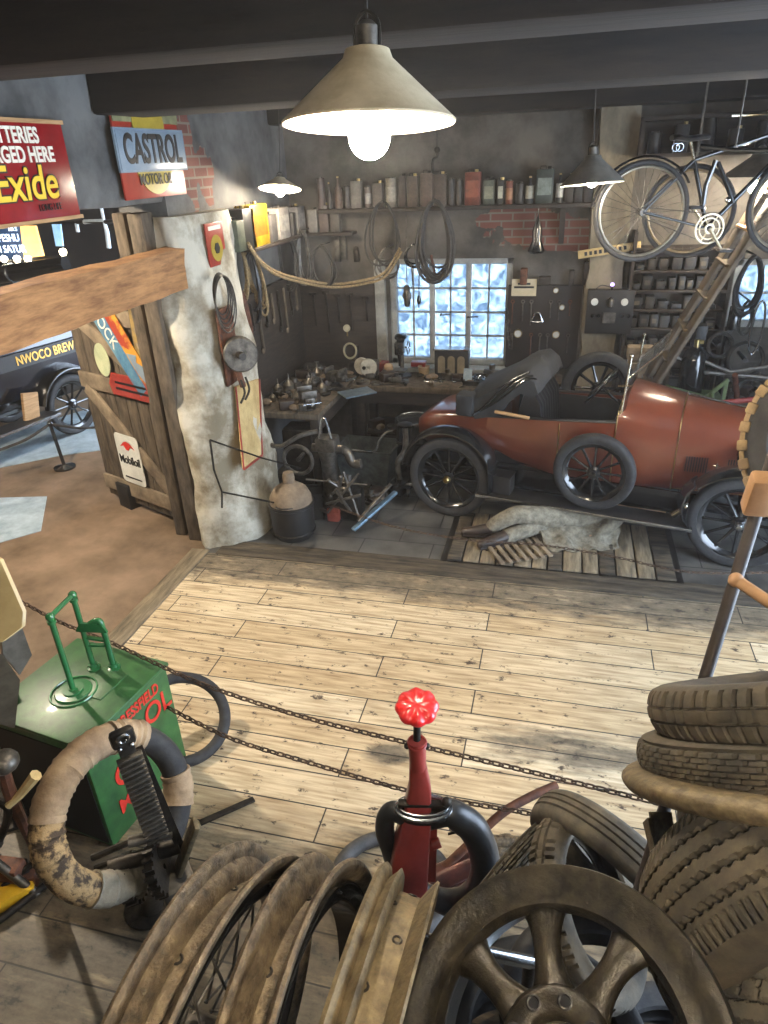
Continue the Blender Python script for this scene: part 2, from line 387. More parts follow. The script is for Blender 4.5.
    r3=N.new('ShaderNodeValToRGB'); r3.color_ramp.elements[0].position=.62; r3.color_ramp.elements[0].color=(0,0,0,1); r3.color_ramp.elements[1].position=.86; r3.color_ramp.elements[1].color=(.85,.85,.85,1); L.new(ad2.outputs[0],r3.inputs[0])
    m3=N.new('ShaderNodeMix'); m3.data_type='RGBA'; L.new(r3.outputs[0],m3.inputs[0]); L.new(m2.outputs[2],m3.inputs[6])
    r4=N.new('ShaderNodeValToRGB'); r4.color_ramp.elements[0].position=.4;r4.color_ramp.elements[0].color=lin('#2b2721'); r4.color_ramp.elements[1].position=.62;r4.color_ramp.elements[1].color=lin('#6a6152'); L.new(n2.outputs[0],r4.inputs[0])
    L.new(r4.outputs[0],m3.inputs[7])
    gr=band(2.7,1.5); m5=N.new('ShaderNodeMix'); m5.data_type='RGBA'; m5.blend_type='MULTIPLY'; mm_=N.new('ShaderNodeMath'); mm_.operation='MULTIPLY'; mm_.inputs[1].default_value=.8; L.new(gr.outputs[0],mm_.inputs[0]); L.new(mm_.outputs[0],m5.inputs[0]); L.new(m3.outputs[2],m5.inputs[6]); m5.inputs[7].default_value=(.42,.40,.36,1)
    # joints stay dark
    m4=N.new('ShaderNodeMix'); m4.data_type='RGBA'; L.new(br.outputs['Fac'],m4.inputs[0]); L.new(m5.outputs[2],m4.inputs[6]); m4.inputs[7].default_value=lin('#1a130c')
    L.new(m4.outputs[2],b.inputs['Base Color']); b.inputs['Roughness'].default_value=.55
    bp=N.new('ShaderNodeBump'); bp.inputs['Strength'].default_value=.5; bp.inputs['Distance'].default_value=.004; bp.invert=True; L.new(br.outputs['Fac'],bp.inputs['Height']); L.new(bp.outputs[0],b.inputs['Normal'])
    return m
def slab_mat():
    m,nt,b=nodes('grey_floor_slabs'); N=nt.nodes;L=nt.links
    tc=N.new('ShaderNodeTexCoord'); br=N.new('ShaderNodeTexBrick')
    for k,v in dict(Scale=1,**{'Mortar Size':.006,'Mortar Smooth':.2,'Brick Width':.62,'Row Height':.3}).items(): br.inputs[k].default_value=v
    br.inputs['Color1'].default_value=lin('#4b4a47'); br.inputs['Color2'].default_value=lin('#62605b'); br.inputs['Mortar'].default_value=lin('#1b1a19'); L.new(tc.outputs['Object'],br.inputs['Vector'])
    n=N.new('ShaderNodeTexNoise'); n.inputs['Scale'].default_value=4; n.inputs['Detail'].default_value=9; L.new(tc.outputs['Object'],n.inputs['Vector'])
    r=N.new('ShaderNodeValToRGB'); r.color_ramp.elements[0].position=.35;r.color_ramp.elements[0].color=(.4,.4,.4,1); r.color_ramp.elements[1].position=.65; L.new(n.outputs[0],r.inputs[0])
    x=N.new('ShaderNodeMix'); x.data_type='RGBA'; x.blend_type='MULTIPLY'; x.inputs[0].default_value=1; L.new(br.outputs[0],x.inputs[6]); L.new(r.outputs[0],x.inputs[7]); L.new(x.outputs[2],b.inputs['Base Color'])
    b.inputs['Roughness'].default_value=.4; return m
def wall_mat(name,patches,cA='#6d6c68',cB='#a3a19a',axis='XZ'):
    m,nt,b=nodes(name); N=nt.nodes;L=nt.links
    tc=N.new('ShaderNodeTexCoord'); n=N.new('ShaderNodeTexNoise'); n.inputs['Scale'].default_value=1.8; n.inputs['Detail'].default_value=9; n.inputs['Roughness'].default_value=.65; L.new(tc.outputs['Object'],n.inputs['Vector'])
    r=N.new('ShaderNodeValToRGB'); r.color_ramp.elements[0].position=.36;r.color_ramp.elements[0].color=lin(cA); r.color_ramp.elements[1].position=.62; r.color_ramp.elements[1].color=lin(cB); L.new(n.outputs[0],r.inputs[0])
    sp=N.new('ShaderNodeSeparateXYZ'); L.new(tc.outputs['Object'],sp.inputs[0]); cb=N.new('ShaderNodeCombineXYZ')
    L.new(sp.outputs[axis[0]],cb.inputs[0]); L.new(sp.outputs['Z'],cb.inputs[1])
    br=N.new('ShaderNodeTexBrick')
    for k,v in dict(Scale=1,**{'Mortar Size':.009,'Mortar Smooth':.2,'Brick Width':.22,'Row Height':.075}).items(): br.inputs[k].default_value=v
    br.inputs['Color1'].default_value=lin('#5b332b'); br.inputs['Color2'].default_value=lin('#734638'); br.inputs['Mortar'].default_value=lin('#6f675b'); L.new(cb.outputs[0],br.inputs['Vector'])
    n2=N.new('ShaderNodeTexNoise'); n2.inputs['Scale'].default_value=7; n2.inputs['Detail'].default_value=4; L.new(tc.outputs['Object'],n2.inputs['Vector'])
    msk=None
    for (x,y,sx,sy) in patches:
        d=N.new('ShaderNodeVectorMath'); d.operation='SUBTRACT'; L.new(cb.outputs[0],d.inputs[0]); d.inputs[1].default_value=(x,y,0)
        e=N.new('ShaderNodeVectorMath'); e.operation='DIVIDE'; L.new(d.outputs[0],e.inputs[0]); e.inputs[1].default_value=(sx,sy,1)
        l=N.new('ShaderNodeVectorMath'); l.operation='LENGTH'; L.new(e.outputs[0],l.inputs[0])
        a=N.new('ShaderNodeMath'); a.operation='MULTIPLY_ADD'; L.new(n2.outputs[0],a.inputs[0]); a.inputs[1].default_value=1.6; L.new(l.outputs['Value'],a.inputs[2])
        q=N.new('ShaderNodeMapRange'); q.inputs[1].default_value=1.86; q.inputs[2].default_value=1.8; L.new(a.outputs[0],q.inputs[0])
        if msk is None: msk=q.outputs[0]
        else:
            w=N.new('ShaderNodeMath'); w.operation='MAXIMUM'; L.new(msk,w.inputs[0]); L.new(q.outputs[0],w.inputs[1]); msk=w.outputs[0]
    if msk is not None:
        x=N.new('ShaderNodeMix'); x.data_type='RGBA'; L.new(msk,x.inputs[0]); L.new(r.outputs[0],x.inputs[6]); L.new(br.outputs[0],x.inputs[7]); L.new(x.outputs[2],b.inputs['Base Color'])
    else: L.new(r.outputs[0],b.inputs['Base Color'])
    bp=N.new('ShaderNodeBump'); bp.inputs['Strength'].default_value=.35; bp.inputs['Distance'].default_value=.03; L.new(n.outputs[0],bp.inputs['Height']); L.new(bp.outputs[0],b.inputs['Normal'])
    b.inputs['Roughness'].default_value=.9; return m
earth=mat('packed_earth_floor','#55442f','#86705a',rough=.75,scale=1.6,bump=.2,detail=10)
tiles_and_lit=mat('pale_tiles_and_lit_floor','#7f8f98','#b4c2c8',rough=.3,scale=4)
darkceil=mat('sooty_ceiling','#131110','#211e1b',rough=.95,scale=2,bump=.2)
ceilg=mat('grey_ceiling_plaster','#35342f','#504e48',rough=.95,scale=2,bump=.2)
beamm=mat('sooty_beam','#120f0d','#251e17',rough=.9,scale=3,stretch=(.6,4,4),bump=.4)
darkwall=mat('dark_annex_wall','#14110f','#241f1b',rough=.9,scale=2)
pillarm=mat('stained_plaster_pillar','#776e5a','#b8b3a3',rough=.9,scale=1.8,bump=.4,lo=.4,hi=.56)
coltm=mat('cracked_cream_plaster','#5e5646','#8a806c',rough=.9,scale=5,bump=.5,stretch=(1,1,.5))
frame=mat('grey_window_paint','#7b7c78','#9a9a94',rough=.6,scale=9,bump=.1)
FM=floor_mat(); SM=slab_mat()
def S(name,mb,m,**k): return struct(mb.build(name,m,local=True,**k))
RX=3.3; LX=-2.9; BY=7.5; CZ=3.75; NY=-1.3
S('floor',MB().box(((LX+RX)/2,(NY+4.62)/2,-.05),(RX-LX,4.62-NY,.1)),FM)
S('floor_back',MB().box(((LX+RX)/2,(4.62+BY)/2,-.05),(RX-LX,BY-4.62,.1)),SM)
S('floor_annex',MB().box(((LX-12)/2,5,-.05),(12+LX,2*(5-NY),.1)),earth)
# edge timbers
ZD_=Vector((0,0,1))
dk=mat('dark_worn_plank','#211d18','#5a5040',rough=.7,scale=3,stretch=(1,7,1),bump=.3,detail=10,lo=.38,hi=.66)
mid=mat('grey_worn_plank','#4d4435','#8d7f66',rough=.7,scale=3,stretch=(7,1,1),bump=.3,detail=10)
S('trim_1',MB().box((.18,4.68,.002),(5.9,.14,.012),ch=.002),dk)
S('trim_2',MB().box((.18,4.80,.002),(5.9,.10,.010),ch=.002),dk)
S('trim_3',MB().box((-2.93,2.3,.004),(.17,4.7,.016),ch=.003),mid)
_q=[PZ(-60,500),PZ(47,497),PZ(41,531),PZ(-60,560)]; S('floor_tiles_and_lit',MB().add([p+ZD_*.008 for p in _q]+[p-ZD_*.004 for p in _q],[(0,1,2,3),(7,6,5,4),(0,4,5,1),(1,5,6,2),(2,6,7,3),(3,7,4,0)]),tiles_and_lit)
_q=[PZ(-40,476),PZ(-20,440),PZ(60,418),PZ(118,400),PZ(120,448),PZ(60,456)]; _n=len(_q); S('floor_tiles_and_lit',MB().add([p+ZD_*.008 for p in _q]+[p-ZD_*.004 for p in _q],[tuple(range(_n)),tuple(range(2*_n-1,_n-1,-1))]+[(i,(i+1)%_n,_n+(i+1)%_n,_n+i) for i in range(_n)]),tiles_and_lit)  # second patch paints the lit floor under the van in pale colour
# walls
brickpatch=[(-.48,2.42,.42,.10),(-.22,2.28,.5,.13),(.0,2.16,.24,.06)]
WB=wall_mat('dirty_plaster_back',brickpatch,'#39352f','#635e57')
WL=wall_mat('dirty_plaster_left',[(5.42,3.1,.12,.42),(5.66,2.95,.14,.22)],'#3b3b3a','#646462',axis='YZ')
def wall_with_holes(mb,fx,x0,x1,z0,z1,holes,th):
    xs=sorted({x0,x1,*[h[0] for h in holes],*[h[1] for h in holes]}); zs=sorted({z0,z1,*[h[2] for h in holes],*[h[3] for h in holes]})
    for i in range(len(xs)-1):
        for j in range(len(zs)-1):
            a=(xs[i]+xs[i+1])/2;c=(zs[j]+zs[j+1])/2
            if any(h[0]<a<h[1] and h[2]<c<h[3] for h in holes): continue
            fx(mb,a,c,xs[i+1]-xs[i],zs[j+1]-zs[j],th)
    return mb
win1=(-1.84,-.52,.93,2.05); win2=(1.58,2.1,1.38,2.02)
mb=wall_with_holes(MB(),lambda b,a,c,w,h,t:b.box((a,BY+t/2,c),(w,t,h)),LX-.4,RX+.4,0,CZ,[win1,win2],.35)
S('wall_back',mb,WB,smooth=0)
side=(.5,4.5,.25,3.4)
mb=wall_with_holes(MB(),lambda b,a,c,w,h,t:b.box((RX+t/2,a,c),(t,w,h)),NY,BY,0,CZ,[side],.3)
S('wall_right',mb,WB,smooth=0)
S('wall_front',MB().box(((LX+RX)/2,NY-.15,CZ/2),(RX-LX+.6,.3,CZ)),darkwall)
# left wall: lintel part over the wide doorway (lumpy plaster), then solid beyond the pillar
def lumpy(mb,y0,y1,z0,z1,x,th,ny=40,nz=8,amp=.03,seed=1):
    rnd=random.Random(seed); 
    rings=[]
    for i in range(ny+1):
        y=y0+(y1-y0)*i/ny; ring=[]
        q=lambda a:amp*(math.sin(y*3.1+a*5)+.6*math.sin(y*7.7+a*9+seed))*.5
        ring=[Vector((x+q(0)-.0,y,z1)),Vector((x+q(1),y,(z0+z1)/2)),Vector((x+q(2)+.01,y,z0+.12)),Vector((x-.03,y,z0+.02+q(3)*.6)),Vector((x-th*.6,y,z0+q(4)*.6)),Vector((x-th,y,z0+.03)),Vector((x-th,y,z1))]
        rings.append(ring)
    mb.loft(rings); return mb
S('wall_left_lintel',lumpy(MB(),NY,5.0,2.77,CZ,LX,.4),WL)
S('wall_left',MB().box((LX-.2,(5.6+BY)/2,CZ/2),(.4,BY-5.6,CZ)),WL)
S('wall_left_over_pillar',MB().box((LX-.2,5.3,(2.64+CZ)/2),(.4,.62,CZ-2.64)),WL)
# battered pillar
def pillar():
    bot=[(-3.0,4.85),(-2.86,4.70),(-2.62,4.80),(-2.47,5.12),(-2.5,5.55),(-2.9,5.75),(-3.1,5.5)]
    top=[(-3.12,5.0),(-2.98,4.93),(-2.82,4.98),(-2.76,5.2),(-2.76,5.70),(-2.95,5.85),(-3.2,5.6)]
    rings=[]
    for i in range(25):
        t=i/24; z=2.68*t; base=[]
        P=[Vector((a[0]+(b[0]-a[0])*t,a[1]+(b[1]-a[1])*t,z)) for a,b in zip(bot,top)]
        P=spline(P,4,closed=True)
        out=[]
        for k,p in enumerate(P):
            d=.022*math.sin(z*6+k*.7)+.014*math.sin(z*13+k*1.9+1)
            c=Vector((-2.85,5.3,z)); n=(p-c).normalized(); out.append(p+n*d)
        rings.append(out)
    return MB().loft(rings)
S('wall_left_pillar',pillar(),pillarm,smooth=60)
S('trim_4',MB().box((-3.06,4.87,1.36),(.12,.16,2.72),ch=.01),gwood)
S('trim_5',MB().box((-3.24,4.92,1.36),(.1,.12,2.72),ch=.01),gwood)
# ceiling and beams
S('ceiling',MB().box(((LX+RX)/2,(NY+BY)/2,CZ+.05),(RX-LX+.8,BY-NY+.6,.1)),darkceil)
S('ceiling_beam',MB().box((.2,4.55,3.52),(6.2,.5,.42),ch=.02),beamm)
S('ceiling_beam_near',MB().box((.2,2.95,3.56),(6.2,.4,.36),ch=.02),beamm)
S('ceiling_beam_far',MB().box((.2,7.3,3.50),(6.2,.4,.34),ch=.02),beamm)
for i,x in enumerate((-2.3,-1.35,-.4,.55,1.5,2.45)): S('ceiling_joist',MB().box((x,6.0,3.67),(.12,2.6,.16),ch=.01),beamm)
S('ceiling_annex',MB().box((-7.6,5,3.9),(9,13,.1)),darkwall)
S('wall_annex_far',MB().box((-7.6,11,2),(9.4,.2,4)),darkwall)
S('wall_annex_left',MB().box((-12.05,5,2),(.2,13,4)),darkwall)
S('wall_annex_near',MB().box((-7.6,NY-.1,2),(9.4,.2,4)),darkwall)
# pilaster on the back wall
def pil():
    rings=[]
    for i in range(20):
        t=i/19;z=CZ*t;d=.012*math.sin(z*7)+.008*math.sin(z*17)
        x0,x1=.20+d,.56+.01*math.sin(z*9)
        rings.append([Vector((x0,7.5,z)),Vector((x0+.01,7.31+d,z)),Vector((x1-.01,7.31+d,z)),Vector((x1,7.5,z))])
    return MB().loft(rings)
S('wall_back_pilaster',pil(),coltm)
# ---------------------------------------------------------------- windows
def window(idx,x0,x1,z0,z1,y,cols,rows,mull):
    fr=struct(MB().box(((x0+x1)/2,y,z0+.03),(x1-x0,.12,.06),ch=.006).box(((x0+x1)/2,y,z1-.03),(x1-x0,.12,.06),ch=.006).box((x0+.035,y,(z0+z1)/2),(.07,.12,z1-z0),ch=.006).box((x1-.035,y,(z0+z1)/2),(.07,.12,z1-z0),ch=.006).build('window_%d'%idx,frame,local=True))
    xs=x0+.07; W=x1-x0-.14
    for i in range(1,mull):
        x=xs+W*i/mull; MB().box((x,y-.01,(z0+z1)/2),(.055,.09,z1-z0-.1),ch=.006).build('mullion',frame,fr)
    for c in range(mull):
        a=xs+W*c/mull+(.03 if c else 0); b2=xs+W*(c+1)/mull-(.03 if c<mull-1 else 0); n=cols//mull
        m_=MB()
        for k in range(1,n): m_.box((a+(b2-a)*k/n,y-.012,(z0+z1)/2),(.018,.03,z1-z0-.12))
        for k in range(1,rows): m_.box(((a+b2)/2,y-.012,z0+.06+(z1-z0-.12)*k/rows),(b2-a,.03,.018))
        m_.build('glazing_bars',frame,fr)
        MB().box(((a+b2)/2,y+.004,(z0+z1)/2),(b2-a,.004,z1-z0-.11)).build('pane',panem,fr)
    return fr
w1=window(1,*win1,7.58,6,4,3)
MB().box((-1.18,7.44,.905),(1.5,.24,.05),ch=.008).build('window_sill',frame,w1)
for x,z in ((-1.28,1.47),(-.98,1.45)): MB().cyl((x,7.55,z),(x,7.5,z),.01).bar((x,7.5,z),(x+.11,7.49,z+.01),.012,.012).build('catch',iron,w1)
w2=window(2,*win2,7.58,2,2,1)
S('trim_6',MB().box((-1.93,7.46,1.45),(.11,.08,1.2),ch=.006),frame)
# big workshop window in the right-hand wall, outside the picture
fr=struct(MB().box((RX+.1,2.5,.28),(.1,4,.06)).box((RX+.1,2.5,3.37),(.1,4,.06)).box((RX+.1,.53,1.8),(.1,.06,3.1)).box((RX+.1,4.47,1.8),(.1,.06,3.1)).build('window_3',frame,local=True))
for k in range(1,5): MB().box((RX+.1,.5+4*k/5,1.8),(.06,.04,3.1)).build('mullion',frame,fr)
MB().box((RX+.1,2.5,1.8),(.03,4,.04)).build('transom',frame,fr)
# ---------------------------------------------------------------- light
w=bpy.data.worlds.new('overcast_sky'); SC.world=w; w.use_nodes=True; bg=w.node_tree.nodes['Background']
bg.inputs[0].default_value=(.66,.80,1,1); bg.inputs[1].default_value=7.2
def portal(loc,rot,sx,sy):
    l=bpy.data.lights.new('window_portal','AREA'); l.shape='RECTANGLE'; l.size=sx; l.size_y=sy; l.cycles.is_portal=True
    o=bpy.data.objects.new('window_portal',l); COL.objects.link(o); o.location=loc; o.rotation_euler=rot
portal(((win1[0]+win1[1])/2,7.9,1.5),(-PI/2,0,0),1.4,1.2)
portal((1.84,7.9,1.7),(-PI/2,0,0),.6,.7)
portal((RX+.35,2.5,1.85),(0,PI/2,0),3.3,4.2)
SC.view_settings.view_transform='Standard'; SC.view_settings.look='None'; SC.view_settings.gamma=1; SC.view_settings.use_curve_mapping=False; SC.view_settings.exposure=1.42
def bulbmat(name,col,st):
    if name in MATS: return MATS[name]
    m,nt,b=nodes(name); b.inputs['Base Color'].default_value=(0,0,0,1); b.inputs['Emission Color'].default_value=col; b.inputs['Emission Strength'].default_value=st; MATS[name]=m; return m
shade_m=mat('dusty_enamel_shade','#a89a7c','#c4b799',rough=.6,scale=9,bump=.1)
shade_in=mat('white_shade_inside','#d8d2c2','#e8e2d2',rough=.5,scale=9)
shade_g=mat('dark_grey_shade','#4c4a44','#66625a',rough=.5,scale=9)
def lamp(name,label,c,R,H,bulb,st,col,top,m,tilt=(0,0,0),br=None):
    # c = centre of the rim
    t=thing(name,label,'lamp',c); t.rotation_euler=tilt
    P=[(R,0),(R*.985,.008),(R*.30,H*.86),(R*.26,H),(R*.15,H*1.05)]
    MB().lathe([(R,0),(R*1.01,.004),(R*.285,H*.88),(R*.25,H),(R*.14,H*1.04),(.001,H*1.05)],n=56).build('lamp_shade',m,t,local=True,fix=False)
    MB().lathe([(R*.995,-.001),(R*.27,H*.86),(.001,H*.9)],n=56).build('shade_lining',shade_in,t,local=True,fix=False)
    MB().lathe([(.001,H*1.0),(R*.13,H*1.02),(R*.13,H*1.3),(R*.06,H*1.38),(.001,H*1.4)],n=20).build('socket',iron2,t,local=True)
    up=[Vector((-R*.14,0,H*1.0)),Vector((-R*.13,0,H*1.35)),Vector((0,0,H*1.5)),Vector((R*.13,0,H*1.35)),Vector((R*.14,0,H*1.0))]
    MB().tube(spline(up,5),R*.022,6).build('hanger',iron,t,local=True)
    MB().cyl((0,0,H*1.35),(0,0,top-c[2]),.004,n=6).build('cord',cable,t,local=True)
    br=br or R*.2
    MB().ball((0,0,bulb),br,n=18).build('bulb',bulbmat('bulb_glow_'+name,col,st),t,local=True)
    MB().cyl((0,0,bulb+br*.8),(0,0,H*.8),br*.45,n=12).build('bulb_neck',iron2,t,local=True)
    return t
lamp('pendant_lamp','large dusty cone pendant lamp with glowing bulb hanging nearest the camera',PT(369,124,1.8),.226,.165,-.03,380,(1,.86,.67,1),3.6,shade_m,tilt=(-.09,0,0),br=.055)
lamp('pendant_lamp','small lit pendant lamp with flat shade hanging above the shelf with the yellow can',PT(280,189,6.0),.185,.09,-.02,110,(1,.85,.62,1),3.6,shade_m,tilt=(-.24,0,0),br=.04)
lamp('pendant_lamp','dark grey cone pendant lamp with faint glow hanging beside the bicycle wheel',PT(592,184,4.5),.203,.165,.015,6,(1,.9,.6,1),3.6,shade_g,tilt=(-.07,math.radians(-3),0),br=.035)
lamp('pendant_lamp','lit pendant lamp hanging at the right behind the bicycle frame',PT(757,176,5.6),.26,.16,-.08,55,(1,.76,.42,1),3.6,shade_g,br=.05)
# lamps of the room beyond the doorway
def spot_lamp(label,loc,st,r=.06,col=(1,.85,.66,1),nm='track_lamp'):
    t=thing(nm,label,'lamp',loc)
    MB().ball((0,0,0),r,n=14).build('bulb',bulbmat('bulb_glow_%s_%g'%(nm,st),col,st),t,local=True)
    MB().cyl((0,0,r*.6),(0,0,r*2.4),r*.8,r*.4).build('holder',iron,t,local=True)
    MB().cyl((0,0,r*2.2),(0,0,3.85-loc[2]),.01,n=6).build('stem',iron,t,local=True)
spot_lamp('lamp hanging in the room beyond the doorway, over the earth floor, out of the picture',Vector((-4.6,3.6,3.3)),1500,.07)
lamp('pendant_lamp','added unseen fill pendant hanging above and behind the camera, over the foreground wheels',Vector((.25,-.25,3.25)),.22,.16,-.03,10,(1,.80,.54,1),3.7,shade_m,br=.055)  # unseen fill lamp, added to brighten the foreground wheels
# ---------------------------------------------------------------- the car
CYAW=math.radians(-12)
CA=Vector((-.9,5.63,0))
car=thing('vintage_car','brown-red open vintage two-seater car with folded black hood and spare wheel on its side','car',CA,CYAW)
def CB(x,y,z): return wm(car)@Vector((x,y,z))
CY=.60
def lerp(tab,x):
    for (a,b),(c,d) in zip(tab,tab[1:]):
        if x<=c: 
            t=max(0,(x-a)/(c-a)); return b+(d-b)*t
    return tab[-1][1]
ZB=[(-.42,.60),(-.2,.56),(.1,.64),(.33,.62),(.55,.53),(.93,.47),(1.35,.46),(2.5,.47)]
ZT=[(-.42,.80),(-.3,.86),(.3,.95),(.86,.99),(1.36,1.02),(1.44,1.03),(1.86,.96),(2.5,.90)]
HW=[(-.42,.26),(-.3,.33),(.0,.38),(.3,.41),(.9,.43),(1.36,.41),(1.86,.33),(2.5,.25)]
CT=[(-.42,.82),(-.3,.91),(.3,1.02),(1.36,1.02),(1.40,1.27),(1.5,1.26),(1.86,1.19),(2.5,1.10)]
def ring(x,open_=False,ins=0):
    zb,zt,hw,ct=lerp(ZB,x),lerp(ZT,x),lerp(HW,x)-ins,lerp(CT,x)
    P=[(-hw*.82,zb),(-hw*.93,zb+.05),(-hw*.99,zb+(zt-zb)*.35),(-hw,zb+(zt-zb)*.7),(-hw*.985,zt)]
    if not open_:
        for k in range(1,8):
            a=PI*(1-k/8); P.append((hw*.985*math.cos(a),zt+(ct-zt)*math.sin(a)**.8))
    Q=[(-a,b) for a,b in P[:5]][::-1]
    return [Vector((x,CY+a,b)) for a,b in P+Q]
def lin_range(a,b,n): return [a+(b-a)*i/n for i in range(n+1)]
rr=[ring(x) for x in lin_range(-.42,.30,10)]
c0=Vector((-.46,CY,.71)); rr.insert(0,[c0+(p-c0)*.82 for p in rr[0]])
MB().loft(rr).build('rear_body',carred,car,local=True,smooth=45)
rr=[ring(x) for x in lin_range(1.38,1.855,8)]; MB().loft(rr).build('scuttle',carred,car,local=True,smooth=45)
rr=[ring(x) for x in lin_range(1.865,2.5,8)]; bon=MB().loft(rr).build('bonnet',carred,car,local=True,smooth=45)
# cockpit sides as thin walls with a rolled edge
for sg in (-1,1):
    rings=[]
    for x in lin_range(.30,1.38,18):
        zb,zt,hw=lerp(ZB,x),lerp(ZT,x),lerp(HW,x)
        o=[(.82,zb),(.93,zb+.05),(.99,zb+(zt-zb)*.35),(1,zb+(zt-zb)*.7),(.985,zt)]
        R_=[Vector((x,CY+sg*hw*a,b)) for a,b in o]; R_+=[Vector((x,CY+sg*(hw*a-.035),b)) for a,b in o[::-1]]
        rings.append(R_)
    MB().loft(rings).build('side_panel',carred,car,local=True,smooth=45)
    MB().tube([(x,CY+sg*(lerp(HW,x)*.985-.015),lerp(ZT,x)+.004) for x in lin_range(.3,1.38,14)],.017,8).build('cockpit_edge',leather,car,local=True)
for sg in (-1,1): MB().box((.86,CY+sg*.375,.76),(.98,.012,.44),ch=.003).build('cockpit_lining',leather,car,local=True)
MB().box((1.37,CY,.80),(.012,.74,.5)).build('dashboard',leather,car,local=True)
MB().box((.85,CY,.50),(1.1,.72,.03)).build('cockpit_floor',darkbox,car,local=True)
MB().tube([(.935,CY-lerp(HW,.93)*k-.004,z) for k,z in ((.9,.50),(.985,.6),(1,.8),(.99,.98))],.005,6).build('door_seam',brass,car,local=True)
# brass beads of scuttle and bonnet
for x in (1.385,1.86):
    P=ring(x); P=[Vector((x,CY+(p.y-CY)*1.012,p.z+ (.003 if p.z>.8 else 0))) for p in P]
    MB().tube(P,.005,6).build('brass_bead',brass,car,local=True)
for s in (-1,1): MB().tube([(x,CY+s*(lerp(HW,x)*.83),lerp(ZB,x)+.012) for x in lin_range(1.865,2.48,6)],.006,6).build('bonnet_edge',brass,car,local=True)
MB().tube([(x,CY,lerp(CT,x)+.006) for x in lin_range(1.87,2.48,6)],.007,6).build('bonnet_hinge',nickel,car,local=True)
# louvres, catch and emblem on the near side
louv=mat('louvre_slot','#160705','#200b07',rough=.6,scale=4)
for (xa,n) in ((1.945,9),(2.25,9)):
    for k in range(n):
        x=xa+k*.019; hw=lerp(HW,x)
        MB().bar((x,CY-hw*1.0-.003,.66),(x,CY-hw*1.0-.001,.79),.008,.009,up=(1,0,0)).build('louvre',louv,car,local=True)
for a in range(4):
    d=Vector((math.cos(a*PI/2),0,math.sin(a*PI/2))); c=Vector((2.17,CY-lerp(HW,2.17)-.006,.73))
    MB().tube([c,c+d*.03],[.007,.0015],6).build('bonnet_catch',nickel,car,local=True)
# radiator
MB().loft([[Vector((x,CY+(p.y-CY)*1.06,p.z+.01)) for p in ring(2.5)] for x in (2.5,2.58)]).build('radiator',brass,car,local=True)
MB().cyl((2.54,CY,1.1),(2.54,CY,1.18),.035,.03).build('filler_cap',brass,car,local=True)
# chassis valance, running boards
for s in (-1,1):
    yo=CY+s*.52; yi=CY+s*.36
    MB().box((1.18,yo,.295),(1.80,.22,.02),ch=.004).build('running_board',darkbox,car,local=True)
    MB().box((1.18,yo+s*.115,.292),(1.80,.012,.032),ch=.004).build('board_edge',steel,car,local=True)
    MB().box((1.18,yi,.39),(1.9,.02,.19)).build('valance',blackm,car,local=True)
    MB().box((1.1,CY+s*.28,.36),(3.1,.05,.09),ch=.01).build('chassis_rail',blackm,car,local=True)
# mudguards
def guard(cx,cz,r,a0,a1,y0,y1,name,ext=None):
    P=[]
    for i in range(25):
        a=math.radians(a0+(a1-a0)*i/24); P.append((cx+r*math.cos(a),cz+r*math.sin(a)))
    if ext: P+=ext
    rings=[]
    for i,(x,z) in enumerate(P):
        j=min(i+1,len(P)-1);k=max(i-1,0); d=Vector((P[j][0]-P[k][0],0,P[j][1]-P[k][1])).normalized(); nn=Vector((-d.z,0,d.x)); 
        if nn.z<0: nn=-nn
        pr=[]; W=y1-y0
        for q in range(9):
            u=q/8; b=.035*math.sin(PI*u)
            pr.append(Vector((x,y0+W*u,z))+nn*b)
        for q in range(8,-1,-1):
            u=q/8; b=.035*math.sin(PI*u)-.01
            pr.append(Vector((x,y0+W*u,z))+nn*b)
        rings.append(pr)
    MB().loft(rings).build(name,blackm,car,local=True,smooth=60)
for s in (0,1):
    ya,yb=(-.04,.20) if s==0 else (1.0,1.24)
    guard(0,.40,.44,170,28,ya,yb,'rear_mudguard',[(.40,.50),(.40,.32)])
    guard(2.40,.37,.44,140,35,ya,yb,'front_mudguard',None)
    # front guard tail sweeping to the running board
    rings=[]
    for x,z in ((2.03,.67),(1.98,.60),(1.96,.48),(1.98,.38),(2.04,.31)):
        rings.append([Vector((x+.01,ya,z)),Vector((x-.03,(ya+yb)/2,z+.01)),Vector((x+.01,yb,z)),Vector((x+.02,yb,z-.01)),Vector((x+.02,ya,z-.01))])
    MB().loft(rings).build('mudguard_tail',blackm,car,local=True,smooth=60)
# wheels
AX=wm(car).to_3x3()@Vector((0,-1,0))
for x,y in ((0,.05),(2.40,.05),(0,1.15),(2.40,1.15)):
    wheel_thing('wheel','','',CB(x,y,.385),AX,.385,.095,g_none,rubber,blackm,blackm,nsp=12,spr=.011,hubr=.06,capm=brass if x<1 else steel,parent=car,tyr_h=.085)
wheel_thing('spare_wheel','','',CB(1.27,.06,.635),AX,.335,.10,g_none,rubber,blackm,blackm,nsp=12,spr=.010,hubr=.055,parent=car,tyr_h=.08)
for x_ in (0,2.4): MB().cyl(CB(x_,0,.385),CB(x_,1.2,.385),.024).build('axle',blackm,car)
MB().tube([(1.27,.10,.635),(1.27,.24,.60)],.03).build('spare_bracket',blackm,car,local=True)
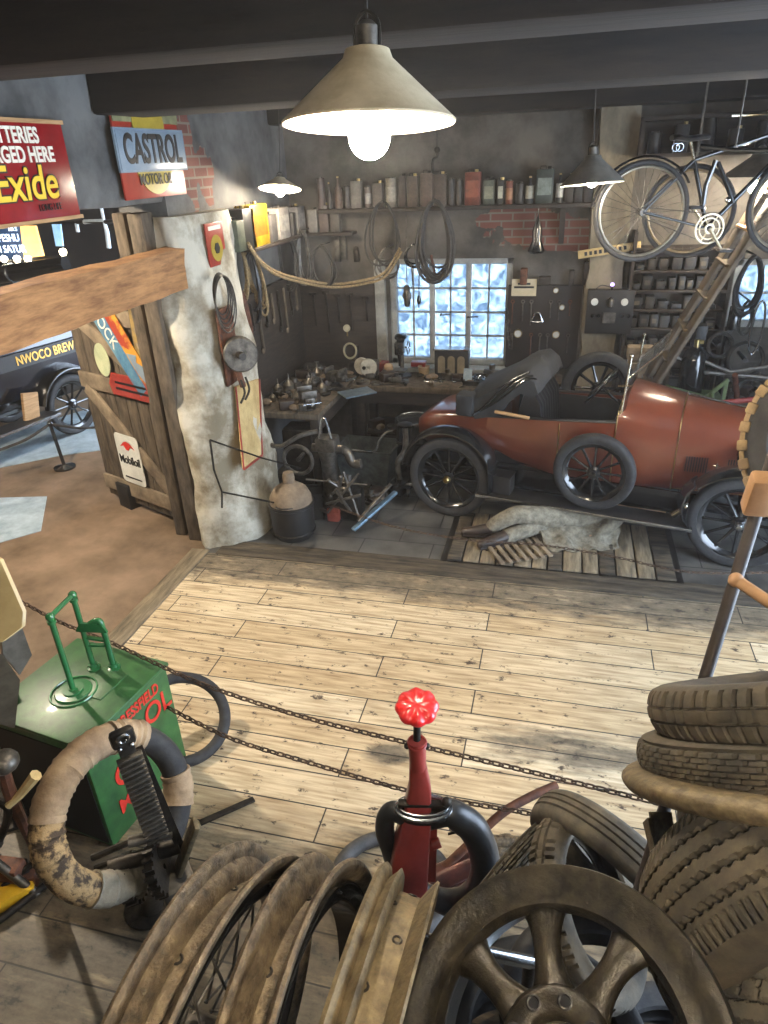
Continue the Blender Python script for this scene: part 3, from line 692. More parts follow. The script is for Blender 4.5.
# folded hood
sec=[(.16,.96),(.08,1.04),(.12,1.15),(.22,1.21),(.40,1.30),(.55,1.41),(.66,1.43),(.74,1.38),(.78,1.28),(.72,1.22),(.62,1.27),(.5,1.16),(.42,1.02)]
rings=[]
for i in range(15):
    u=i/14; y=.16+(1.04-.16)*u; e=1-.12*abs(2*u-1)**4; c=Vector((.42,y,1.15))
    ring_=[Vector((.42+(a-.42)*e+.006*math.sin(u*23+a*9),y,1.15+(b-1.15)*e+.008*math.sin(u*17+a*20)-.05*abs(2*u-1)**3)) for a,b in sec]
    rings.append(ring_)
MB().loft(rings).build('folded_hood',canvas,car,local=True,smooth=50)
for k in range(3):
    y=.145+.008*k; MB().tube(spline([(.18,y,.97),(.3+.05*k,y,1.08+.02*k),(.5+.06*k,y,1.3+.01*k),(.66+.03*k,y,1.40-.03*k)],5),.009,6).build('hood_iron',blackm,car,local=True)
MB().box((.10,.21,1.05),(.17,.16,.2),ch=.03).build('hood_end_cover',canvas,car,local=True)
MB().bar((.38,.14,1.03),(.68,.16,1.0),.03,.025,ch=.006).build('wooden_hood_rail',wood,car,local=True)
# seats
rings=[]
for i in range(25):
    u=i/24; y=.27+.66*u; b=.012*abs(math.sin(u*PI*8))
    rings.append([Vector((.62,y,.60)),Vector((.55,y,1.0)),Vector((.60-b,y,1.17)),Vector((.68+b,y,1.18)),Vector((.74+b,y,1.08)),Vector((.78+b,y,.70)),Vector((.72,y,.60))])
MB().loft(rings).build('seat_backrest',leather,car,local=True,smooth=50)
MB().box((.93,CY,.66),(.42,.66,.16),ch=.04).build('seat_cushion',leather,car,local=True)
# screen
for y in (.24,.96):
    MB().cyl((1.40,y,1.0),(1.43,y,1.56),.010).ball((1.43,y,1.57),.018).box((1.40,y,1.10),(.04,.02,.05)).build('screen_post',nickel,car,local=True)
    MB().bar((1.36,y-.02,1.33),(1.46,y-.02,1.34),.02,.012).build('screen_clamp',nickel,car,local=True)
MB().add([(1.42,.26,1.24),(1.42,.94,1.24),(1.43,.94,1.40),(1.43,.26,1.40)],[(0,1,2,3)]).build('lower_screen',windglass,car,local=True)
MB().box((1.545,CY,1.50),(.012,.68,.30),Matrix.Rotation(math.radians(42),3,'Y')).build('upper_screen',windglass,car,local=True)
for y in (.25,.95): MB().tube([(1.43,y,1.39),(1.65,y,1.62)],.007,6).build('screen_frame',nickel,car,local=True)
MB().tube([(1.65,.25,1.62),(1.65,.95,1.62)],.007,6).build('screen_frame',nickel,car,local=True)
# steering wheel
sw=Vector((1.14,.80,1.14)); sa=Vector((-.75,0,.6)).normalized()
MB().torus(sw,sa,.19,.013,32,8).build('steering_wheel',blackm,car,local=True)
Msw=frame_z(sa)
for k in range(4):
    a=PI/4+k*PI/2; MB().cyl(sw,sw+Msw@Vector((.18*math.cos(a),.18*math.sin(a),0)),.008,n=6).build('steering_spoke',nickel,car,local=True)
MB().cyl(sw,sw-sa*.5,.013).build('steering_column',blackm,car,local=True)
# lamps and horn
MB().lathe([(.001,-.09),(.05,-.08),(.085,-.02),(.09,.04),(.082,.045),(.001,.03)],(2.38,.28,.86),(1,0,0),20).cyl((2.36,.28,.78),(2.34,.32,.6),.012).build('headlamp',blackm,car,local=True)
MB().lathe([(.001,-.09),(.05,-.08),(.085,-.02),(.09,.04),(.082,.045),(.001,.03)],(2.38,.92,.86),(1,0,0),20).cyl((2.36,.92,.78),(2.34,.88,.6),.012).build('headlamp',blackm,car,local=True)
MB().cyl((1.92,.06,.36),(1.98,.05,.43),.026,.022).ball((2.0,.05,.46),.03).tube(spline([(1.99,.05,.46),(2.02,.06,.52),(2.0,.08,.55)],4),.008).build('bright_horn',nickel,car,local=True)
MB().box((.50,.1,.39),(.16,.16,.16),ch=.01).box((.5,.1,.475),(.17,.17,.012)).build('toolbox',darkbox,car,local=True)
# ---------------------------------------------------------------- pit cover
pc=thing('pit_cover','wooden plank cover let into the floor beneath the car','floor cover',(.15,5.25,0))
rnd=random.Random(3); x=-.78; k=0
while x<1.0:
    wd=rnd.uniform(.12,.16)
    MB().box((x+wd/2,5.28,.008),(wd-.014,.86,.03),ch=.004).build('plank',mid if k%3 else dk,pc); x+=wd; k+=1
MB().box((.12,5.28,.001),(1.9,.9,.012)).build('pit_frame',darkbox,pc)
# ---------------------------------------------------------------- figure under the car
def skin_obj(name,verts,edges,rad,m,parent,sub=2,root=0):
    me=bpy.data.meshes.new(name); me.from_pydata([tuple(v) for v in verts],edges,[]); me.update()
    o=bpy.data.objects.new(name,me); COL.objects.link(o)
    if parent is not None: o.parent=parent; o.matrix_parent_inverse=wm(parent).inverted()
    md=o.modifiers.new('skin','SKIN'); md.use_smooth_shade=True
    for i,r in enumerate(rad):
        s=me.skin_vertices[0].data[i]; s.radius=(r if isinstance(r,tuple) else (r,r)); s.use_root=(i==root)
    md2=o.modifiers.new('sub','SUBSURF'); md2.levels=sub; md2.render_levels=sub
    me.materials.append(m); return o
per=thing('person','person lying on the floor half under the car in pale grey overalls and dark boots','person',(.2,5.45,0.02))
J={'pelvis':(.16,5.50,.20),'belly':(.36,5.58,.20),'chest':(.60,5.68,.20),'neck':(.82,5.77,.17),'head':(.95,5.82,.16),'crown':(1.03,5.86,.16),
 'hipL':(.10,5.42,.18),'kneeL':(-.26,5.28,.27),'ankL':(-.50,5.26,.10),'toeL':(-.66,5.25,.07),
 'hipR':(.12,5.58,.20),'kneeR':(-.05,5.36,.14),'ankR':(-.36,5.16,.08),'toeR':(-.46,5.10,.07),
 'shL':(.62,5.56,.20),'elL':(.52,5.42,.13),'wrL':(.42,5.36,.07),'haL':(.36,5.34,.05),'shR':(.66,5.82,.2),'elR':(.86,5.92,.25),'wrR':(.9,5.8,.3)}
names=list(J); E_=[('pelvis','belly'),('belly','chest'),('chest','neck'),('neck','head'),('head','crown'),('pelvis','hipL'),('hipL','kneeL'),('kneeL','ankL'),('ankL','toeL'),('pelvis','hipR'),('hipR','kneeR'),('kneeR','ankR'),('ankR','toeR'),('chest','shL'),('shL','elL'),('elL','wrL'),('wrL','haL'),('chest','shR'),('shR','elR'),('elR','wrR')]
R_={'pelvis':.11,'belly':.11,'chest':.13,'neck':.055,'head':.09,'crown':.07,'hipL':.08,'kneeL':.05,'ankL':.036,'toeL':.03,'hipR':.08,'kneeR':.05,'ankR':.036,'toeR':.03,'shL':.055,'elL':.04,'wrL':.028,'haL':.03,'shR':.055,'elR':.04,'wrR':.028}
skin_obj('body',[J[n] for n in names],[(names.index(a),names.index(b)) for a,b in E_],[R_[n] for n in names],skin,per)
n2=['pelvis','belly','chest','hipL','kneeL','ankL','hipR','kneeR','ankR','shL','elL','wrL','shR','elR','wrR']
e2=[(n2.index(a),n2.index(b)) for a,b in E_ if a in n2 and b in n2]
r2={'pelvis':.14,'belly':.145,'chest':.15,'hipL':.10,'kneeL':.085,'ankL':.065,'hipR':.10,'kneeR':.085,'ankR':.065,'shL':.08,'elL':.062,'wrL':.05,'shR':.08,'elR':.06,'wrR':.05}
ov=skin_obj('overalls',[J[n] for n in n2],e2,[r2[n] for n in n2],cloth,per)
# draped tail of the overall coat lying on the boards
def drape(name,p,w_,l_,xd,yd,m,parent,amp=.02,z0=.03,seed=0,n=28,h=None):
    vs=[];fs=[];xd=Vector(xd).normalized();yd=Vector(yd).normalized();p=Vector(p)
    for i in range(n+1):
        for j in range(n+1):
            u=i/n;v=j/n; q=p+xd*(w_*(u-.5)*(1-.25*v*v))+yd*(l_*v)
            z=z0+(h(u,v) if h else 0)+amp*(math.sin(u*14+v*3+seed)+.6*math.sin(u*27-v*6+seed*2)+.5*math.sin(v*9+u*4))
            vs.append((q.x+.01*math.sin(v*12+seed),q.y+.012*math.sin(u*15),max(z0*.6,z)))
    for i in range(n):
        for j in range(n): a=i*(n+1)+j; fs.append((a,a+1,a+n+2,a+n+1))
    o=MB().add(vs,fs).build(name,m,parent,smooth=80); md=o.modifiers.new('thick','SOLIDIFY'); md.thickness=.008; return o
drape('coat_tail',(.25,5.52,0),.72,.36,(1,.3,0),(.25,-1,0),cloth,per,.014,.035,2,h=lambda u,v:.20*(1-v)**1.6)
for a,b,nm in (('ankL','toeL','boot'),('ankR','toeR','boot')):
    A_=Vector(J[a]);B_=Vector(J[b]); d=(B_-A_).normalized(); up=Vector((0,0,1))
    b_=MB().tube([A_-d*.12+up*.02,A_-d*.03+up*.01,A_+d*.04,A_+d*.12,A_+d*.19,A_+d*.215],[.052,.055,.055,.047,.043,.02],12,flat=.9)
    b_.box(tuple(A_+d*.08-up*.035),(.26,.09,.022),Matrix((Vector((d.x,d.y,0)).normalized(),Vector((-d.y,d.x,0)).normalized(),Vector((0,0,1)))).transposed(),ch=.008)
    b_.build(nm,bootm,per)
cr=thing('creeper_board','slatted wooden board lying on the pit cover beneath the boots of the lying person','board',(-.2,5.05,.024),math.radians(28))
for k in range(7): MB().box((-.21+k*.07,0,.022),(.035,.34,.014),ch=.003).build('slat',gwood2,cr,local=True)
for y in (-.12,.12): MB().box((0,y,.008),(.5,.03,.014)).build('cross_batten',gwood,cr,local=True)
# ================================================================ left wall: signs
XS=-2.86
YD=Vector((0,1,0)); ZD=Vector((0,0,1)); XD=Vector((1,0,0))
ex=thing('enamel_sign','red enamel battery sign with white and yellow lettering high on the left wall','sign',(XS,3.1,2.77))
MB().box((XS,3.1,3.01),(.02,1.62,.48),ch=.006).build('panel',signred,ex)
MB().box((XS,3.1,2.765),(.035,1.64,.02)).box((XS,3.1,3.255),(.035,1.64,.02)).build('frame',wood,ex)
def ltext(s,px,py,size,m,par,al='RIGHT',wide=1,name='lettering',off=.014,bold=0,shear=0,ext=.002):
    p=PX(px,py,XS+off); return text(name,s,p,YD,ZD,size,m,par,wide,ext,al,shear,bold)
ltext('BATTERIES',38,136,.105,textwhite,ex,wide=.86,bold=.003)
ltext('CHARGED HERE',54,155,.105,textwhite,ex,wide=.86,bold=.003)
ltext('Exide',57,183,.24,textblack,ex,wide=.95,bold=.011,shear=.12)
ltext('Exide',57,183,.24,textyel,ex,wide=.95,off=.018,bold=.003,shear=.12)
ltext('LONG LIFE',62,206,.05,textblack,ex,wide=.8)
ca=thing('enamel_sign','black lettered pale blue, yellow and red motor oil sign on the wall above the doorway','sign',(XS,4.83,2.82))
MB().box((XS,4.83,3.10),(.016,.82,.56),ch=.004).build('red_panel',signred2,ca)
MB().cyl((XS+.008,4.83,3.09),(XS+.014,4.83,3.09),.25,n=40).build('yellow_disc',signyel,ca)
MB().box((XS+.014,4.83,3.34),(.006,.82,.12)).build('top_panel',mat('faded_green_sign','#5a5d42','#7b7a55',rough=.7,scale=9),ca)
MB().lathe([(.001,0),(.2,0),(.2,.004),(.001,.004)],(XS+.018,4.83,3.27),(1,0,0),36,a0=-PI*.0,a1=PI*2).build('upper_sun',signyel,ca)
MB().box((XS+.022,4.83,3.115),(.02,.86,.235),ch=.004).box((XS+.020,4.83,3.115),(.014,.89,.262)).build('name_panel',signblue,ca)
text('lettering','CASTROL',(XS+.034,4.83,3.115),YD,ZD,.245,textblack,ca,.70,.002,bold=.006)
text('lettering','MOTOR OIL',(XS+.018,4.83,2.935),YD,ZD,.095,textblack,ca,.85,.002,bold=.002)
# ================================================================ doorway: beam, door
bm_=MB()
rings=[]
for i in range(30):
    y=.9+(4.97-.9)*i/29; q=lambda a:.004*math.sin(y*5+a)+.003*math.sin(y*13+a*3)
    rings.append([Vector((-2.80+q(0),y,2.175+q(1))),Vector((-2.80+q(2),y,2.46+q(3))),Vector((-2.93+q(1),y,2.475+q(2))),Vector((-2.93,y,2.165+q(0)))])
bm_.loft(rings); tag(bm_.build('timber_beam',beamw),'thick rough-sawn timber beam crossing the doorway in front of the pillar','beam')
S('trim_7',MB().box((-3.0,.9,1.38),(.14,.16,2.76),ch=.01),gwood)
DA=Vector((-3.16,4.98,0)); DB=Vector((-4.36,5.48,0)); DD=(DB-DA).normalized(); DN=Vector((DD.y,-DD.x,0)); DN=-DN if DN.y>0 else DN
def PDo(x,y,off=0):
    d=ray(x,y); A=DA+DN*off; return CAM+d*(((A-CAM).dot(DN))/d.dot(DN))
door=thing('plank_door','weathered plank door covered with old tin signs, standing open beside the pillar','door',DA)
W_=(DB-DA).length
for k in range(8):
    a=DA+DD*(W_*(k+.5)/8); MB().box((a.x,a.y,1.03),(W_/8-.008,.03,1.94),Matrix.Rotation(math.atan2(DD.y,DD.x),3,'Z'),ch=.003).build('plank',gwood,door)
def dbar(p,q,w,name='rail',m=gwood2,off=.03,th=.03,par=None):
    return MB().bar(p+DN*off,q+DN*off,th,w,up=(0,0,1),ch=.005).build(name,m,par or door)
def at_d(s,z): return DA+DD*(W_*s)+ZD*z
dbar(at_d(0,.22),at_d(1,.22),.15); dbar(at_d(0,1.27),at_d(1,1.27),.15); dbar(at_d(0,1.90),at_d(1,1.90),.13)
dbar(at_d(.12,.3),at_d(.95,1.2),.13,'brace'); dbar(at_d(.15,1.34),at_d(.92,1.88),.12,'brace')
for z in (.22,1.27,1.85): MB().cyl(DA+ZD*(z-.08),DA+ZD*(z+.08),.02).build('hinge',iron,door)
def dsign(name,label,px,py,w,h,m,ang=0,shape=None,off=.05,border=None):
    c=PDo(px,py,off); xd=-DD; a=math.radians(ang); X=xd*math.cos(a)+ZD*math.sin(a); Y=-xd*math.sin(a)+ZD*math.cos(a)
    t=thing(name,label,'sign',c)
    sh=shape or [(-w/2,-h/2),(w/2,-h/2),(w/2,h/2),(-w/2,h/2)]
    MB().prism(sh,c-X.cross(Y)*.006,X,Y,.006).build('panel',m,t)
    if border: MB().prism([(p*1.06,q*1.08) for p,q in sh],c-X.cross(Y)*.012,X,Y,.006).build('border',border,t)
    return t,c,X,Y
def rrect(w,h,r,n=5):
    P=[]
    for cx,cy,a in ((w/2-r,-h/2+r,-90),(w/2-r,h/2-r,0),(-w/2+r,h/2-r,90),(-w/2+r,-h/2+r,180)):
        for i in range(n+1): t=math.radians(a+90*i/n); P.append((cx+r*math.cos(t),cy+r*math.sin(t)))
    return P
t,c,X,Y=dsign('tin_sign','white tin oil sign with red flash and black lettering low on the plank door',130,460,.36,.50,white,0,rrect(.36,.50,.04))
MB().prism([(-.11,.12),(-.05,.17),(0,.185),(.05,.17),(.11,.12),(.05,.14),(.02,.10),(-.02,.10),(-.05,.14)],c+X.cross(Y)*.001,X,Y,.003).build('red_mark',textred,t)
text('lettering','Mobiloil',c+X.cross(Y)*.003-Y*.01,X,Y,.115,textblack,t,.85,.002,bold=.002)
MB().prism([(-.13,-.2),(.13,-.2),(.13,-.185),(-.13,-.185)],c+X.cross(Y)*.001,X,Y,.002).build('small_print',textblack,t)
t,c,X,Y=dsign('tin_sign','dull red six-sided tin sign on the middle rail of the plank door',132,389,.62,.16,redd,0,[(-.33,.0),(-.30,-.09),(.30,-.09),(.33,0),(.27,.1),(-.27,.1)],off=.06,border=signred2)
[MB().prism([(-.24,q),(.24,q),(.24,q+.02),(-.24,q+.02)],c+X.cross(Y)*.001,X,Y,.002).build('worn_lettering_line',textblack,t) for q in (-.035,.02)]
t,c,X,Y=dsign('tin_sign','long faded blue tin sign with pale letters slanting down the plank door',115,345,.95,.17,mat('faded_blue_tin','#2d5d80','#5b8397',rough=.5,scale=9),-52,off=.06)
text('lettering','LOCK',c+X.cross(Y)*.002-X*.16,X,Y,.16,textwhite,t,.85)
t,c,X,Y=dsign('tin_sign','long orange and red tin sign slanting beside the blue one on the plank door',129,350,.90,.15,mat('faded_orange_tin','#8e3320','#b8842c',rough=.55,scale=3,lo=.45,hi=.5),-55,off=.066)
MB().prism([(.0,-.06),(.08,.05),(.12,0),(.2,.06),(.3,-.03),(.2,-.06)],c+X.cross(Y)*.001,X,Y,.003).build('pale_figure',signblue,t)
t,c,X,Y=dsign('tin_sign','large square ochre tin sign high on the plank door next to the hinge post',150,342,.46,.50,ochre,-4,off=.055,border=dwood)
for k in range(4): MB().prism([(-.2,.2-k*.12),(.2,.2-k*.12),(.18,.14-k*.12),(-.18,.15-k*.12)],c+X.cross(Y)*.001,X,Y,.002).build('worn_band',gwood2,t)
t,c,X,Y=dsign('round_sign','round pale green enamel disc on the outer edge of the plank door',102,360,.2,.3,mat('pale_green_enamel','#8f9a7c','#b3b895',rough=.5,scale=6),0,[(.11*math.cos(a*PI/12),.15*math.sin(a*PI/12)) for a in range(24)],border=dwood)
t,c,X,Y=dsign('tin_sign','narrow upright cream tin sign with black script low on the plank door beside the post',171,443,.16,.62,cream,2)
MB().tube([c+X.cross(Y)*.004+Y*(-.26+.52*i/40)+X*(.045*math.sin(i*1.1)+.01*math.sin(i*2.7)) for i in range(41)],.006,5).build('black_script',textblack,t)
bx=thing('slate_bin','small dark open bin standing at the foot of the plank door','bin',PZ(126,510)+Vector((0,.1,0)),math.radians(-25))
MB().box((0,0,.13),(.20,.13,.26),ch=.008).build('bin_body',darkbox,bx,local=True)
for x in (-.05,.05): MB().cyl((x,0,.26),(x,0,.30),.02).build('peg',iron,bx,local=True)
# ================================================================ on the pillar
t=thing('tin_sign','small orange-red oval-badge sign high on the plastered pillar','sign',(-2.74,5.3,2.2))
a_,b_,c_,d_=[PX(x,y,-2.72) for x,y in ((206,223),(219,222),(226,263),(213,267))]
yc=(a_.y+b_.y+c_.y+d_.y)/4; zc=(a_.z+b_.z+c_.z+d_.z)/4; hh=(a_.z+b_.z-c_.z-d_.z)/2; ww=.30
MB().box((-2.725,yc,zc),(.012,ww,hh),ch=.003).build('panel',signred2,t)
MB().lathe([(.001,0),(.1,0),(.1,.004),(.001,.004)],(-2.72,yc,zc-.03),(1,0,0),24).build('yellow_badge',signyel,t)
MB().lathe([(.001,0),(.045,0),(.045,.005),(.001,.005)],(-2.717,yc,zc-.03),(1,0,0),6).build('black_mark',textblack,t)
MB().box((-2.718,yc,zc+hh*.38),(.004,ww*.7,.03)).build('title_band',textwhite,t)
t=thing('wire_coil','coil of dark wire hanging on the plastered pillar under the orange sign','wire',(-2.66,5.3,1.85))
cc=PX(221,294,-2.61)
for k in range(5): 
    rr_=.125+.012*k; MB().tube([cc+Vector((.008*k,math.cos(a/20*PI)*rr_,math.sin(a/20*PI)*rr_*1.25-.02*k)) for a in range(40)],.006,6,closed=True).build('wire_loop',iron2 if k>2 else cable,t)
t=thing('pulley_bracket','rusty red iron plate with a belt pulley bolted to the plastered pillar','pulley',PX(236,375,-2.62))
cc=PX(232,346,-2.60); MB().box(cc+Vector((-.03,0,.0)),(.03,.26,.62),ch=.012).build('back_plate',rustbr,t)
cc=PX(240,354,-2.50)
MB().lathe([(.03,-.07),(.13,-.07),(.14,-.055),(.105,-.03),(.105,.03),(.14,.055),(.13,.07),(.03,.07)],cc,(0.5,-.8,0.1),24,closed=True).build('pulley',iron2,t)
MB().cyl(cc+Vector((-.12,.1,0)),cc+Vector((.08,-.12,.01)),.03).build('shaft',iron,t)
MB().bar(cc+Vector((-.06,0,-.03)),cc+Vector((-.02,.02,-.28)),.05,.05,ch=.01).build('bracket_arm',rustbr,t)
for dx in (-.05,.04): MB().tube(spline([cc+Vector((0,dx,-.2)),cc+Vector((.03,dx-.02,-.30)),cc+Vector((.0,dx-.06,-.38))],5),.01).build('hook',iron,t)
t=thing('cream_board','narrow cream painted board with red edges leaning on the plastered pillar','board',PX(250,470,-2.55))
q=[PX(236,387,-2.58),PX(259,379,-2.58),PX(262,455,-2.52),PX(244,469,-2.50)]
n_=Vector((1,-.25,0)).normalized()*.02
MB().add(q+[p-n_ for p in q],[(0,1,2,3),(7,6,5,4),(0,4,5,1),(1,5,6,2),(2,6,7,3),(3,7,4,0)]).build('board',cream,t)
MB().bar(q[1],q[2],.02,.02).bar(q[2],q[3],.02,.02).bar(q[0],q[3],.012,.012).build('red_edge',redd,t)
t=thing('rod_barrier','thin bent iron rod frame fixed around the foot of the plastered pillar','frame',PZ(222,520))
r1=[PX(210,440,-2.55),PX(262,458,-2.35),PX(300,468,-2.2)]; r2_=[PX(222,492,-2.52),PX(262,500,-2.35),PX(300,508,-2.2)]
MB().tube(r1,.008,6).build('upper_rod',iron,t); MB().tube(r2_,.008,6).build('lower_rod',iron,t)
MB().tube([r1[0],PX(214,470,-2.53),r2_[0],PX(222,508,-2.5)],.008,6).build('upright',iron,t)
# ================================================================ room beyond the doorway: delivery van
vw=PZ(82,433); va=PZ(0,442,.42); vb=PZ(46,424,.42)
vd=(vb-va); vd.z=0; vd.normalize(); VY=math.atan2(vd.y,vd.x)
van=thing('delivery_van','dark blue vintage delivery van with gold lettering beyond the doorway','van',vw,VY)
def V(x,y,z): return wm(van)@Vector((x,y,z))
vax=wm(van).to_3x3()@Vector((0,-1,0))
vblue=mat('dark_blue_coachwork','#07090f','#0d1220',rough=.25,scale=3,coat=.5)
for x,y in ((0,.05),(-2.5,.05),(0,1.3),(-2.5,1.3)):
    wheel_thing('wheel','','',V(x,y,.38),vax,.38,.10,g_none,rubber,blackm,blackm,nsp=10,spr=.012,hubr=.07,parent=van,tyr_h=.085)
def vguard(cx):
    for y0,y1 in ((-.06,.2),(1.15,1.4)):
        rings=[]
        for i in range(19):
            a=math.radians(165-150*i/18); p=Vector((cx+.47*math.cos(a),0,.38+.47*math.sin(a))); nn=Vector((math.cos(a),0,math.sin(a)))
            rings.append([p+Vector((0,y0+(y1-y0)*u/6,0))+nn*(.03*math.sin(PI*u/6)) for u in range(7)]+[p+Vector((0,y0+(y1-y0)*u/6,0))+nn*(.03*math.sin(PI*u/6)-.012) for u in range(6,-1,-1)])
        MB().loft(rings).build('mudguard',blackm,van,local=True,smooth=60)
vguard(0); vguard(-2.5)
MB().box((-1.2,.7,.55),(3.4,.9,.2),ch=.02).build('chassis',blackm,van,local=True)
MB().loft([[Vector((x,.15,.62)),Vector((x,.08,.8)),Vector((x,.08,1.25)),Vector((x,.18,1.3)),Vector((x,1.2,1.3)),Vector((x,1.3,1.25)),Vector((x,1.3,.8)),Vector((x,1.2,.62))] for x in (-1.15,-.6,0,.55)]).build('body_panel',vblue,van,local=True)
MB().box((-.3,.70,1.36),(1.8,1.26,.1),ch=.02).build('deck',blackm,van,local=True)
MB().box((-.28,.055,1.08),(1.5,.02,.17)).build('name_board',darkbox,van,local=True)
text('lettering','NWOCO BREWERY',V(.44,.040,1.08),vd,ZD,.15,gold,van,.78,.003,'RIGHT',bold=.002)
MB().tube([(-1.15,.06,1.11),(.50,.06,1.11)],.008).build('gold_line',gold,van,local=True)
MB().loft([[Vector((x,.1,.5)),Vector((x,.05,.9)),Vector((x,.15,z)),Vector((x,1.2,z)),Vector((x,1.3,.9)),Vector((x,1.2,.5))] for x,z in ((-3.2,1.2),(-2.4,1.35),(-2.0,1.9),(-1.2,1.9))]).build('cab',vblue,van,local=True)
MB().box((-1.3,-.03,.40),(1.9,.26,.03)).build('running_board',darkbox,van,local=True)
MB().box((-1.3,-.165,.40),(1.9,.014,.035)).build('board_edge',steel,van,local=True)
MB().torus((.1,.03,1.52),(0,1,0),.20,.012,24,6).build('steering_rim',steel,van,local=True)
MB().box((-.62,-.02,.56),(.2,.04,.32),Matrix.Rotation(.2,3,'Y')).build('step_board',wood,van,local=True)
MB().lathe([(.001,0),(.13,0),(.16,.25),(.13,.3),(.001,.32)],(.06,.62,1.41),(0,0,1),18).cyl((.06,.62,1.7),(.06,.62,1.76),.05).build('milk_churn',iron,van,local=True)
# rope barrier post
bp=PZ(65,468); t=thing('barrier_post','thin black rope barrier post on a round foot in front of the dark van','post',bp)
MB().lathe([(.001,0),(.12,0),(.12,.02),(.04,.04),(.001,.05)],bp,(0,0,1),20).build('foot',blackm,t)
tp=PY(50,424,bp.y); MB().tube([bp+Vector((0,0,.03)),tp],.02,10).ball(tp,.035).build('pole',blackm,t)
MB().tube(spline([tp,PY(25,440,bp.y-.3),PY(-6,452,bp.y-.5)],6),.016).tube(spline([tp,PY(80,428,bp.y+.2),PY(112,426,bp.y+.5)],6),.014).build('barrier_rope',cable,t)
# lit shop sign, further back
sg=thing('lit_shop_sign','glowing amber and white lettered shop sign far beyond the doorway, above the dark van','sign',PY(20,262,9.2))
def Q(x,y,Y=9.2): return PY(x,y,Y)
def quad(name,pts,m,par,th=.04):
    P=[Q(*p) for p in pts]; MB().add(P+[p+Vector((0,th,0)) for p in P],[(0,1,2,3),(7,6,5,4),(0,4,5,1),(1,5,6,2),(2,6,7,3),(3,7,4,0)]).build(name,m,par)
quad('dark_panel',[(-60,226),(20,226),(24,258),(-60,262)],mat('navy_sign','#101a2c','#18243a',rough=.5,emit='#26405f',es=.5),sg)
quad('amber_panel',[(20,226),(35,226),(43,256),(24,258)],mat('amber_lit_panel','#d9a24a','#e8c07a',rough=.6,scale=2,emit='#f0b860',es=.95),sg)
lt=mat('lit_letters','#cfe0f0',emit='#cfe4ff',es=1.2)
for s,x,y,sz in (('NA S',14,229,.08),('PESHU',10,238,.15),('I SATUR',14,249,.15)): text('lettering',s,Q(x,y)+Vector((0,-.03,0)),PY(40,250,9.2)-PY(0,251,9.2),ZD,sz,lt,sg,.85,.004,'CENTER')
fb=thing('festoon_lamp','row of small bright bulbs under the glowing shop sign','lamp',PY(20,265,9.0))
for x in (4,17,28,63): MB().ball(PY(x,259 if x<40 else 252,8.95),.05,n=10).build('bulb',bulbmat('bulb_glow_row',(1,.85,.6,1),14),fb)
MB().tube([PY(-10,263,8.97),PY(66,256,8.97)],.02,6).build('batten',darkbox,fb)
t=thing('tank','long black glossy tank with rounded end above the van beyond the doorway','tank',PY(20,272,8.4))
MB().tube([PY(-60,284,8.4),PY(12,273,8.4),PY(66,264,8.4)],[.12,.12,.10],14).build('tank_body',blackm,t); [MB().cyl(PY(x,284,8.45),Vector((PY(x,284,8.45).x,8.45,0)),.03).build('leg',iron,t) for x in (-40,30)]; MB().torus(PY(12,273,8.4),(PY(66,264,8.4)-PY(12,273,8.4)),.125,.014,20,6).build('band',steel,t)
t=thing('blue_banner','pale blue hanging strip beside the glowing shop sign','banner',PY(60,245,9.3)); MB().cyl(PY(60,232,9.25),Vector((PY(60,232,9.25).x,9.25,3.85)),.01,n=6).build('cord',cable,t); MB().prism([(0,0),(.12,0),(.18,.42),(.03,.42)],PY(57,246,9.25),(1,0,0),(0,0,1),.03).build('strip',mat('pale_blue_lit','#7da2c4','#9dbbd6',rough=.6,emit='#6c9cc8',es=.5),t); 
t=thing('rail_bracket','white painted bent rail seen under the lintel beyond the doorway','rail',PY(100,225,8.5))
MB().tube([PY(84,222,8.5),PY(104,221,8.5),PY(107,232,8.5),PY(109,248,8.5)],.03,8).tube([PY(76,221,8.5),PY(78,232,8.5)],.025,8).tube([PY(104,221,8.5),Vector((PY(104,221,8.5).x,8.5,3.85))],.02,6).build('rail',mat('white_paint_lit','#a8b4bb','#c5ced2',rough=.5),t)
MB().tube([PY(40,222,8.5),PY(120,222,8.5)],.03,6).build('top_rail',darkbox,t)
